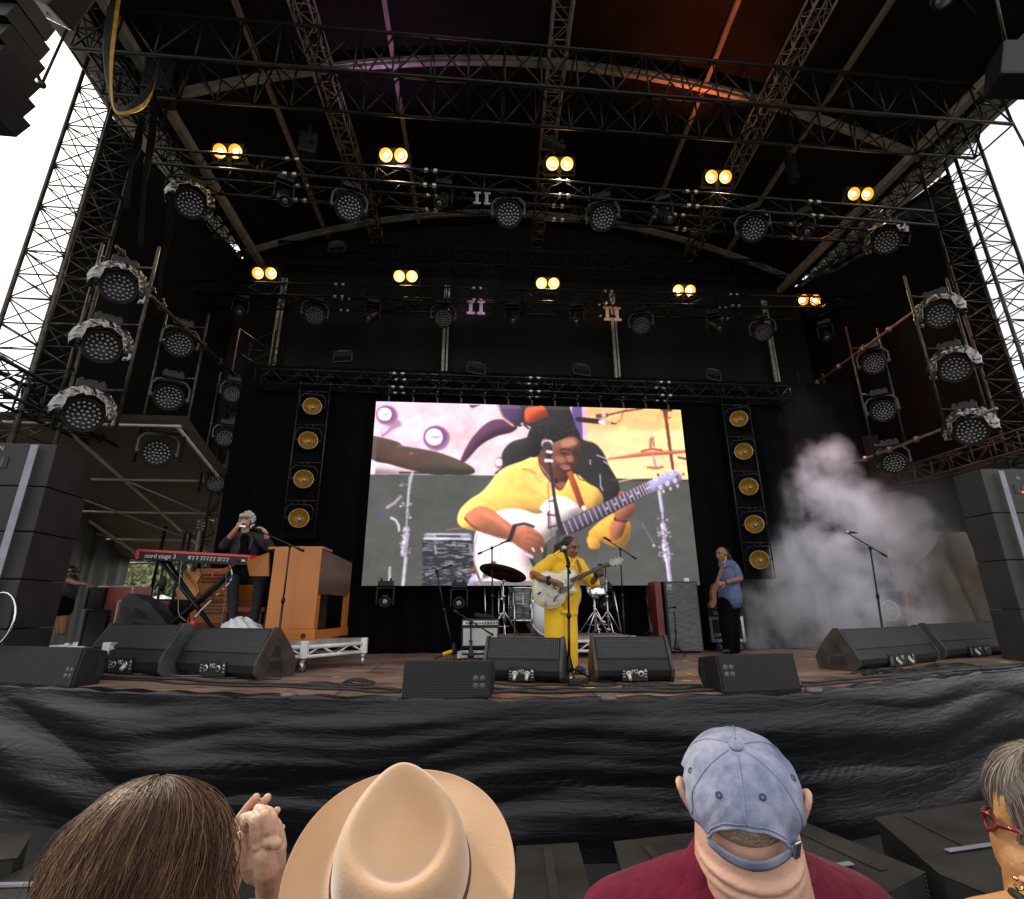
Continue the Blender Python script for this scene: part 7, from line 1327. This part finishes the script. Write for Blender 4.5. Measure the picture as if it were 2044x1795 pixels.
tag(q.build('smoke_plume', 'smoke'), 'billowing grey mauve smoke rising beside the bass player on the right of the stage', 'smoke', kind='stuff')
def spotl(loc, tgt, col, e, size, blend=.8):
    ld = bpy.data.lights.new('colour_spot', 'SPOT'); ld.energy = e; ld.color = col; ld.spot_size = size; ld.spot_blend = blend; ld.shadow_soft_size = .15
    lo = bpy.data.objects.new('colour_spot', ld); COL.objects.link(lo); lo.location = loc; lo.rotation_euler = (Vector(tgt)-Vector(loc)).to_track_quat('-Z', 'Y').to_euler()
spotl((6.9, 8.6, 7.9), PY(1670, 1040, 10.1), (1, .72, .78), 620, .55)
spotl((6.9, 7.2, 6.0), PY(1650, 1200, 10.1), (.86, .86, 1), 420, .65)
# ================================================================== AUDIENCE
def xf(q, c, Rm, s_=1.):
    c = Vector(c); q.v = [tuple(c+Rm@(Vector(p)*s_)) for p in q.v]; return q
# ---- man with the blue cap
M['pink'] = mat('skin_pink', (.58, .32, .22), .5, var=.16, vs=14, bump=.12, bs=160, col2=(.66, .38, .28))
HC = PD(1480, 1584, .80); Rm = Matrix.Rotation(radians(-25), 3, 'Z')@Matrix.Rotation(radians(26), 3, 'X')@Matrix.Diagonal((1, 1, .82))
pp = person('man in a faded blue baseball cap and maroon tee shirt, seen from behind', (HC.x, HC.y, GZ))
q = MB(); q.ball((0, 0, .022), (.079, .096, .079), 28); q.ball((0, .02, -.04), (.070, .080, .075), 22); q.limb([(0, -.02, -.05), (0, -.035, -.11), (0, -.045, -.20)], [.080, .086, .094], 22)
for z_, r_ in ((-.072, .0), (-.094, .002), (-.118, .0035)): q.tube([(.080*cos(a), -.034+.079*sin(a)-r_, z_+.002*cos(3*a)) for a in np.linspace(pi+.15, 2*pi-.15, 18)], [.003+.005*sin((a-pi)) for a in np.linspace(pi+.15, 2*pi-.15, 18)], 8)
q.ball((0, .10, -.03), (.02, .02, .03), 10); q.ball((0, .07, -.09), (.04, .035, .03), 12)
for k in (-1, 1):
    q.tube([(k*(.083+.012*sin(a)+.004), -.004-.016*cos(a)-.008, -.002+.034*sin(a)*1.0-.004) for a in np.linspace(-1.4, 4.0, 16)], .0062, 8); q.ball((k*.088, -.004, -.004), (.008, .016, .028), 12, rot=(0, k*.1, -k*.35)); q.ball((k*.086, .0, -.034), (.007, .009, .010), 8)
xf(q, HC, Rm, .93).build('body', M['pink'], pp, remesh=.0035, smooth=2)
q = MB(); 
def nape(a, b_): f = -pi/2+(a-.5)*1.5; e = -.42+.72*b_; return (.0815*cos(e)*cos(f), .0985*cos(e)*sin(f), .022+.0865*sin(e))
q.grid(nape, 24, 12); xf(q, HC, Rm, .935).build('hair', mat('hair_stubble', (.42, .30, .22), .75, var=.3, vs=160, bump=.5, bs=250), pp)
m, t, b = newmat('cap_cotton'); tc = t.nodes.new('ShaderNodeTexCoord'); n = t.nodes.new('ShaderNodeTexNoise'); n.inputs['Scale'].default_value = 16; n.inputs['Detail'].default_value = 6; n.inputs['Roughness'].default_value = .65; t.links.new(tc.outputs['Object'], n.inputs['Vector'])
r = t.nodes.new('ShaderNodeValToRGB'); r.color_ramp.elements[0].position = .33; r.color_ramp.elements[0].color = (.095, .115, .21, 1); r.color_ramp.elements[1].position = .68; r.color_ramp.elements[1].color = (.36, .37, .47, 1); t.links.new(n.outputs[0], r.inputs[0]); t.links.new(r.outputs[0], b.inputs['Base Color']); b.inputs['Roughness'].default_value = .9
n2 = t.nodes.new('ShaderNodeTexNoise'); n2.inputs['Scale'].default_value = 38; n2.inputs['Detail'].default_value = 4; t.links.new(tc.outputs['Object'], n2.inputs['Vector']); bp = t.nodes.new('ShaderNodeBump'); bp.inputs['Strength'].default_value = .7; bp.inputs['Distance'].default_value = .004; t.links.new(n2.outputs[0], bp.inputs['Height']); t.links.new(bp.outputs[0], b.inputs['Normal']); M['cap'] = m
def capedge(f):          # f: heading from the back (0) ; arch opening at the back
    d_ = abs(f); return -.006+(.046*sqrt(max(0, 1-(d_/.62)**2)) if d_ < .62 else 0)-.0*d_
def capz(f, tt):
    ze = capedge(f); z_ = ze+(.106-ze)*sin(tt*pi/2); rr_ = sqrt(max(0., 1-((z_+.012)/.1185)**2.6)); wr_ = 1+.018*sin(5*f+9*tt)*sin(3.3*tt+f*2)+.012*sin(11*f+14*tt+1)*(1-tt)+.008*sin(17*f-20*tt)
    ax, ay = .0935, .110; return Vector((ax*rr_*wr_*sin(f), -ay*rr_*wr_*cos(f)+.0, z_+.004*sin(7*f+8*tt)*tt*(1-tt)))
q = MB(); q.grid(lambda a, b_: capz(-pi+2*pi*a, b_*.985), 120, 34); cp_ = xf(q, HC, Rm, .93).build('cap', 'cap', pp, solid=.002)
q = MB()
for f in (0, pi/3, -pi/3, 2*pi/3, -2*pi/3, pi):
    for o_ in (-.012, .012):
        ts = [i/22*.93 for i in range(1, 23)]; q.tube([capz(f+o_*(1-t_*.6), t_)*1.006 for t_ in ts], .0013, 5)
q.tube([capz(f, .0)*1.004 for f in np.linspace(-.66, .66, 30)], .0028, 6); q.tube([capz(f, .06)*1.006 for f in np.linspace(-.66, .66, 30)], .0012, 5)
xf(q, HC, Rm, .93).build('seam', 'cap', cp_)
q = MB(); q.ball((0, .0, .107), (.0105, .0105, .006), 14); xf(q, HC, Rm, .93).build('button', 'cap', cp_)
q = MB()
ey = mat('eyelet', (.03, .035, .10), .5)
for f in (-.50, .42, -1.35, 1.4): c_ = capz(f, .42); q = MB(); q.lathe([(.0022, .0), (.0052, .0012), (.0058, -.0005)], c_*1.008, c_, 12); xf(q, HC, Rm, .93).build('eyelet', ey, cp_)
q = MB(); q.grid(lambda a, b_: (.0925*sin(-.70+1.40*a), -.1135*cos(-.70+1.4*a)-.001, -.020+.020*b_-.013*cos((-.7+1.4*a)*1.9)+.004*abs(a-.5)), 30, 3); xf(q, HC, Rm, .93).build('strap', M['cap'], cp_, solid=.0025)
q = MB(); q.box((.066, -.086, -.010), (.012, .006, .030), (0, .2, .75), ch=.002); xf(q, HC, Rm, .93).build('buckle', 'chrome', cp_)
q = MB(); q.grid(lambda a, b_: ((.088+.0*b_)*sin(-1.15+2.3*a)*(1+.02*b_)-.018*b_, .09*cos(-1.15+2.3*a)*1.05+.075*b_*cos((-1.15+2.3*a)*.8), -.010+.004*b_-.030*b_*(sin(-1.15+2.3*a)**2)), 24, 8); xf(q, HC, Rm, .93).build('brim', 'cap', cp_, solid=.003)
SH = PD(1490, 1806, .80)
q = MB(); q.limb([SH+Vector((-.185, .03, -.055)), SH+Vector((-.085, .0, -.015)), SH+Vector((0, -.015, .0)), SH+Vector((.085, .0, -.015)), SH+Vector((.19, .03, -.06))], [.085, .085, .09, .085, .085], 20); q.limb([SH+Vector((0, .03, -.12)), SH+Vector((0, .05, -.45))], [.17, .17], 20); q.limb([SH+Vector((-.185, .03, -.055)), SH+Vector((-.22, .03, -.25))], [.085, .075]); q.limb([SH+Vector((.19, .03, -.06)), SH+Vector((.22, .03, -.25))], [.085, .075])
q.tube([SH+Vector((.086*cos(a), -.028+.070*sin(a), .070+.012*sin(a))) for a in np.linspace(0, 2*pi, 26)[:-1]], .009, 8, closed=True)
q.build('tee_shirt', mat('maroon_cotton', (.12, .006, .022), .95, spec=.2, var=.15, vs=25, sheen=.05, bump=.35, bs=35), pp, remesh=.006, smooth=3)
# ---- person in the tan felt hat
HF = PD(803, 1752, .78); Rh = Euler((radians(38), radians(-4), radians(6))).to_matrix()
pp = person('person under a wide brimmed tan felt hat with a thin dark leather band', (HF.x, HF.y, GZ))
M['felt'] = mat('felt_tan', (.52, .31, .165), .95, var=.07, vs=6, sheen=.6, bump=.12, bs=260, col2=(.58, .365, .21))
rings = []
def ringf(ax, ayf, ayb, z_, zf=0., cy_=0., pinch=0.): rings.append((ax, ayf, ayb, z_, zf, cy_, pinch))
for r_, z_ in ((1.0, .012), (.98, .006), (.88, .0), (.78, -.002), (.69, .0), (.64, .006)): ringf(.172*r_, .182*r_, .176*r_, z_+.0, 0, 0, 0)
ringf(0.1006, 0.1133, 0.1078, .016); ringf(0.0983, 0.1111, 0.1056, .035); ringf(0.0948, 0.1078, 0.1012, .062, .004, 0, .05); ringf(0.0889, 0.1034, 0.0935, .088, .012, 0, .15); ringf(0.0807, 0.0979, 0.0858, .102, .016, 0, .26); ringf(0.0737, 0.0913, 0.0781, .107, .018, 0, .34); ringf(0.0655, 0.0825, 0.0693, .103, .016, 0, .40); ringf(0.0526, 0.0682, 0.0572, .088, .012, -.002, .5); ringf(0.0351, 0.0462, 0.0418, .077, .004, -.004, .4); ringf(0.0140, 0.0198, 0.0198, .072, .0, -.006, .2)
q = MB(); nA = 72; vs = []
for (ax, ayf, ayb, z_, zf, cy_, pn) in rings:
    for i in range(nA):
        a = 2*pi*i/nA; c_, s_ = cos(a), sin(a); y_ = (ayf if s_ > 0 else ayb)*s_; x_ = ax*c_*(1-pn*max(0, s_)**1.5); zz = z_+zf*max(0, s_)**2
        if z_ < .013 and ax > .09: k = (ax/.172); zz += .022*k**3*c_*c_*(1 if c_ < 0 else .7)-.016*k**3*max(0, s_)+.010*k**3*max(0, -s_)+.003*sin(3*a+1)*k
        vs.append((x_, y_+cy_, zz))
nr_ = len(rings); q.add(vs, [(j*nA+i, j*nA+(i+1) % nA, (j+1)*nA+(i+1) % nA, (j+1)*nA+i) for j in range(nr_-1) for i in range(nA)]+[[(nr_-1)*nA+i for i in range(nA)]], 0, True)
hat = xf(q, HF, Rh, 1.0).build('hat', 'felt', pp, sub=1, solid=-.0025)
q = MB(); q.tube([(.1012*cos(a), (.1138 if sin(a) > 0 else .1083)*sin(a), .022) for a in np.linspace(0, 2*pi, 60)[:-1]], .0035, 6, closed=True); q.tube([(.1004*cos(a), (.1132 if sin(a) > 0 else .1078)*sin(a), .029) for a in np.linspace(0, 2*pi, 60)[:-1]], .003, 6, closed=True); xf(q, HF, Rh, 1.0).build('hat_band', mat('leather_band', (.045, .014, .008), .4, var=.3), hat)
q = MB(); q.ball((0, .0, -.03), (.078, .094, .070), 22); q.ball((0, .03, -.07), (.065, .075, .07), 18); q.cap((0, -.01, -.08), (0, -.01, -.20), .060, .066); q.limb([(-.16, 0, -.26), (0, 0, -.22), (.16, 0, -.26)], [.07, .08, .07]); xf(q, HF, Euler((radians(22), 0, 0)).to_matrix()).build('body', 'skin', pp, remesh=.006, smooth=1)
# ---- woman with brown hair and clasped hands
HW = PD(283, 1758, .69); Rw = Matrix.Rotation(radians(8), 3, 'Z')@Matrix.Rotation(radians(-16), 3, 'X')
pp = person('woman with shoulder length brown hair and golden strands standing in for sunlit hair, clapping with raised hands', (HW.x, HW.y, GZ))
q = MB(); q.ball((0, 0, .0), (.080, .098, .098), 24); q.ball((0, .03, -.06), (.066, .078, .075), 20); q.cap((0, -.01, -.08), (0, -.01, -.2), .058, .06); q.ball((0, .11, -.05), (.018, .02, .022), 8); q.limb([(-.16, 0, -.27), (0, 0, -.22), (.16, 0, -.27)], [.06, .07, .06]); q.ball((.055, .055, -.05), (.035, .035, .04), 14); xf(q, HW, Rw).build('body', 'skin', pp, remesh=.005, smooth=2)
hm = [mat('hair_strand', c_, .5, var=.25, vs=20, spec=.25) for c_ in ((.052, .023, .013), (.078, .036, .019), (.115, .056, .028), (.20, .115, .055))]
rr = random.Random(31); q = MB(); q.ball((0, -.004, .003), (.088, .106, .104), 28); q.ball((0, -.03, -.07), (.088, .075, .10), 20); xf(q, HW, Rw).build('hair_mass', hm[0], pp)
def hairdo(n_s, C_, Rm_, axes, part, length, mats, pick, rad=.0008, seed=1, amp=.006, facecut=.55, parent=None, flow=0.):
    rr = random.Random(seed); q = MB(); K1 = 13
    for i in range(n_s):
        a = rr.uniform(0, 2*pi); e0 = rr.uniform(.02, .55) if rr.random() < .7 else rr.uniform(.5, 1.2)
        lay = rr.uniform(1.0, 1.09); Ln = length*rr.uniform(.75, 1.05); ph = rr.uniform(0, 6.3); am = amp*rr.uniform(.3, 1.5); P = []; e = e0; xq = None; side = 1 if cos(a) >= 0 else -1
        sx = part+rr.uniform(-.012, .012); drop = 0; tw = .10*sin(a*9)+.08*sin(a*23+1)+rr.uniform(-.07, .07)
        front = sin(a) > facecut
        for j in range(K1):
            t_ = j/(K1-1); el = e0+t_*(1.75-.35*front)*1.0
            aa = a+tw*t_+flow*t_
            if el < 1.75: p = Vector((axes[0]*sin(el)*cos(aa), axes[1]*sin(el)*sin(aa), axes[2]*cos(el)))*lay; last = p; le = el
            else: p = last+Vector((0, -.0, -(el-le)*Ln))+Vector((cos(aa), sin(aa), 0))*(.012*sin(4*(el-le)))
            p = p+Vector((part*(1-t_)**2, -.01*(1-t_), 0)); p += Vector((am*sin(ph+t_*5), am*cos(ph+t_*4), .4*am*sin(ph*2+t_*6)))*t_
            P.append(p)
        mi = pick(a, rr, e0); w = rad*rr.uniform(.6, 1.5); q.tube(P, [w]*(K1-3)+[w*.8, w*.5, w*.15], 3, mi, caps=False)
    return xf(q, C_, Rm_).build('hair', mats, parent)
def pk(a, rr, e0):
    gold = .13+.95*max(0, -cos(a-.35))**2*(1 if e0 < .5 else .5)  # even gold is hair colour; extra at top left paints the sun rim
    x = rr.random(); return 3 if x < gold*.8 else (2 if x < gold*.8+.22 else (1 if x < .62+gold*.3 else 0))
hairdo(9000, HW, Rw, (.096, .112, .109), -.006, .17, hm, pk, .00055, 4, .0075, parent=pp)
hairdo(1100, HW, Rw, (.098, .115, .112), -.006, .20, hm, lambda a, rr, e0: 3 if rr.random() < .35 else (2 if rr.random() < .4 else 0), .0004, 8, .020, parent=pp)
# hands: finger joints placed one by one, two limbs kept continuous with their hands
dH = 1.0; kH = .13434/1019.6*dH
def Hh(a, b_, dd=0.): return PD(441.5+.13434*a, 1553.4+.13434*b_, dH+dd)
M['hand'] = mat('skin_hand', (.62, .36, .24), .5, var=.16, vs=26, bump=.2, bs=90, col2=(.66, .43, .31), detail=7)
def fl(q, pts, rs): q.limb([Hh(*p) for p in pts], [r_*kH for r_ in rs], 14)
q = MB()   # near hand: back of the hand towards the camera
fl(q, [(720, 1620, .03), (690, 1330, .0), (640, 1130, -.005)], [190, 185, 150]); fl(q, [(780, 1600, .04), (810, 1250, .012), (840, 1060, .012)], [150, 150, 120]); fl(q, [(560, 1420, .02), (520, 1250, .005), (540, 1050, .0)], [150, 130, 100])
fl(q, [(540, 1000, -.004), (515, 800, -.008), (500, 640, -.008), (430, 575, .004), (330, 585, .018)], [92, 84, 82, 76, 62]); fl(q, [(690, 960, .0), (690, 760, -.004), (655, 560, .0), (610, 480, .012), (540, 450, .024)], [90, 80, 80, 74, 64]); fl(q, [(830, 980, .010), (810, 800, .008), (770, 600, .012), (720, 500, .022), (640, 460, .034)], [84, 74, 72, 68, 60]); fl(q, [(905, 1010, .022), (890, 850, .022), (850, 700, .026), (800, 620, .036)], [74, 62, 60, 52])
fl(q, [(470, 1420, .015), (350, 1240, .0), (315, 1060, -.004), (310, 930, -.004), (280, 840, -.006)], [130, 100, 86, 78, 56])
for a, b_ in ((540, 1000), (690, 950), (825, 970)): q.ball(Hh(a, b_, -.009), (.011, .011, .011), 10)
fl(q, [(720, 1600, .03), (800, 1950, .05), (900, 2500, .08), (1000, 3100, .12)], [205, 235, 270, 300])
q.build('right_hand', 'hand', pp, remesh=.0022, smooth=6)
q = MB()   # far hand behind it, fingers showing past the near one
fl(q, [(250, 1250, .030), (300, 1000, .035), (420, 900, .045)], [150, 140, 120]); fl(q, [(330, 900, .035), (330, 760, .012), (345, 700, .006), (345, 640, .002)], [90, 78, 72, 60])
fl(q, [(270, 800, .045), (270, 610, .045), (390, 440, .045), (520, 280, .045)], [86, 72, 66, 56]); fl(q, [(480, 620, .05), (600, 400, .05), (690, 285, .05)], [76, 66, 58]); fl(q, [(640, 720, .055), (760, 560, .055), (830, 480, .055)], [70, 62, 56]); fl(q, [(740, 860, .055), (850, 780, .055), (905, 735, .055)], [64, 56, 50])
fl(q, [(250, 1200, .035), (120, 1550, .05), (-60, 2000, .07), (-300, 2600, .1)], [150, 170, 215, 260])
q.build('left_hand', 'hand', pp, remesh=.0026, smooth=3)
M['nail'] = mat('fingernail', (.55, .27, .22), .25, var=.05, coat=.3)
for (a, b_, dd, ra) in ((330, 660, -.0075, .1), (288, 862, -.0125, -.35)): q = MB(); q.ball(Hh(a, b_, dd), (.0062, .0022, .0078), 12, rot=(-.25, ra, 0)); q.build('fingernail', 'nail', pp)
q = MB(); q.limb([Hh(420, 2050, .10), Hh(300, 2400, .12)], [.03, .05]); q.limb([Hh(560, 2150, .1), Hh(700, 2600, .13)], [.02, .05]); q.build('sleeve', mat('denim_blue', (.06, .09, .20), .8, var=.4, vs=40), pp, remesh=.006)
# ---- woman with grey hair at the right edge
G_ = lambda a, b_, dd=0.: PD(1893+.1799*a, 1499+.1799*b_, .80+dd)
HG = G_(1150, 760, .02); Rg = Euler((radians(8), 0, radians(42))).to_matrix(); kG = .1799/1019.6*.8
pp = person('woman with grey hair, dark red glasses and gold earring at the right edge', (HG.x, HG.y, GZ))
q = MB(); q.ball(HG+Vector((.0, .0, .015)), (.066, .074, .078), 24)
fl2 = lambda q, pts, rs: q.limb([G_(*p) for p in pts], [r_*kG for r_ in rs], 16)
fl2(q, [(760, 560, .03), (720, 760, .03), (660, 980, .03), (720, 1200, .03), (800, 1380, .02)], [210, 170, 165, 165, 130]); fl2(q, [(900, 1300, .0), (950, 1500, .0), (1050, 1900, .0)], [240, 260, 300]); fl2(q, [(560, 1780, -.02), (350, 1850, -.02), (100, 2050, -.01)], [150, 170, 200]); fl2(q, [(560, 1780, -.02), (800, 1760, -.02), (1100, 1750, .0)], [150, 170, 200]); fl2(q, [(880, 1420, -.045), (885, 1300, -.045)], [50, 60])
q.build('body', mat('skin_tan', (.55, .27, .10), .5, var=.14, vs=16, bump=.15, bs=120), pp, remesh=.0045, smooth=2)
q = MB(); q.tube([G_(860+60*cos(a), 1350+95*sin(a), -.052) for a in np.linspace(-1.9, 2.4, 16)], .0045, 6); q.build('ear', M['pink'], pp)
q = MB(); q.tube([G_(790+50*cos(a), 1480+60*sin(a), -.05) for a in np.linspace(-1.2, 3.0, 16)], .0022, 6); q.ball(G_(745, 1415, -.05), .0035, 8); q.build('earring', mat('gold', (.8, .55, .2), .2, metal=1), pp)
q = MB(); fr = [(375, 665, .05), (420, 690, .045), (480, 730, .035), (540, 800, .02), (520, 870, .02), (450, 880, .035), (410, 800, .045)]; q.tube([G_(*p) for p in fr], .003, 6, closed=True); q.tube([G_(375, 665, .05), G_(440, 625, .07), G_(530, 640, .08)], .003, 6); q.tube([G_(480, 720, .035), G_(560, 830, .0), G_(800, 900, -.045)], [.005, .004, .003], 6); q.build('glasses', mat('glasses_red', (.16, .01, .02), .2, coat=.5), pp)
q = MB(); q.add([G_(*p) for p in fr], [list(range(7))]); q.build('lens', mat('lens_smoke', (.05, .04, .03), .1, alpha=.6), pp)
q = MB(); q.tube([G_(700, 1560, -.03), G_(830, 1650, -.05), G_(1000, 1850, -.07)], .006, 6); q.build('necklace_cord', 'black', pp)
hg = [mat('grey_strand', c_, .45, var=.2, vs=20) for c_ in ((.06, .045, .035), (.16, .125, .10), (.30, .25, .20), (.46, .42, .37))]
q = MB(); q.ball(HG+Vector((.01, -.005, .022)), (.070, .078, .084), 22); q.build('hair_mass', hg[1], pp)
Rg2 = Matrix.Rotation(radians(28), 3, 'Z')@Matrix.Rotation(radians(-22), 3, 'Y')@Matrix.Rotation(radians(-10), 3, 'X')
def pkg(a, rr, e0): x = rr.random(); return 0 if x < .16 else (1 if x < .48 else (2 if x < .82 else 3))
hairdo(4200, HG+Vector((.01, -.005, .022)), Rg2, (.074, .082, .087), .0, .05, hg, pkg, .0006, 12, .005, parent=pp, flow=.25)
rr = random.Random(77); q = MB()
for i in range(220):
    a0 = rr.uniform(620, 900); b0 = 560-(a0-560)*.85; q.tube([G_(a0+60, b0+80, -.02), G_(a0, b0, -.02), G_(a0-rr.uniform(10, 50), b0-rr.uniform(20, 90), -.02)], [.0007, .0005, .0002], 3, rr.choice((1, 2, 3)), caps=False)
q.build('stray_hair', hg, pp)
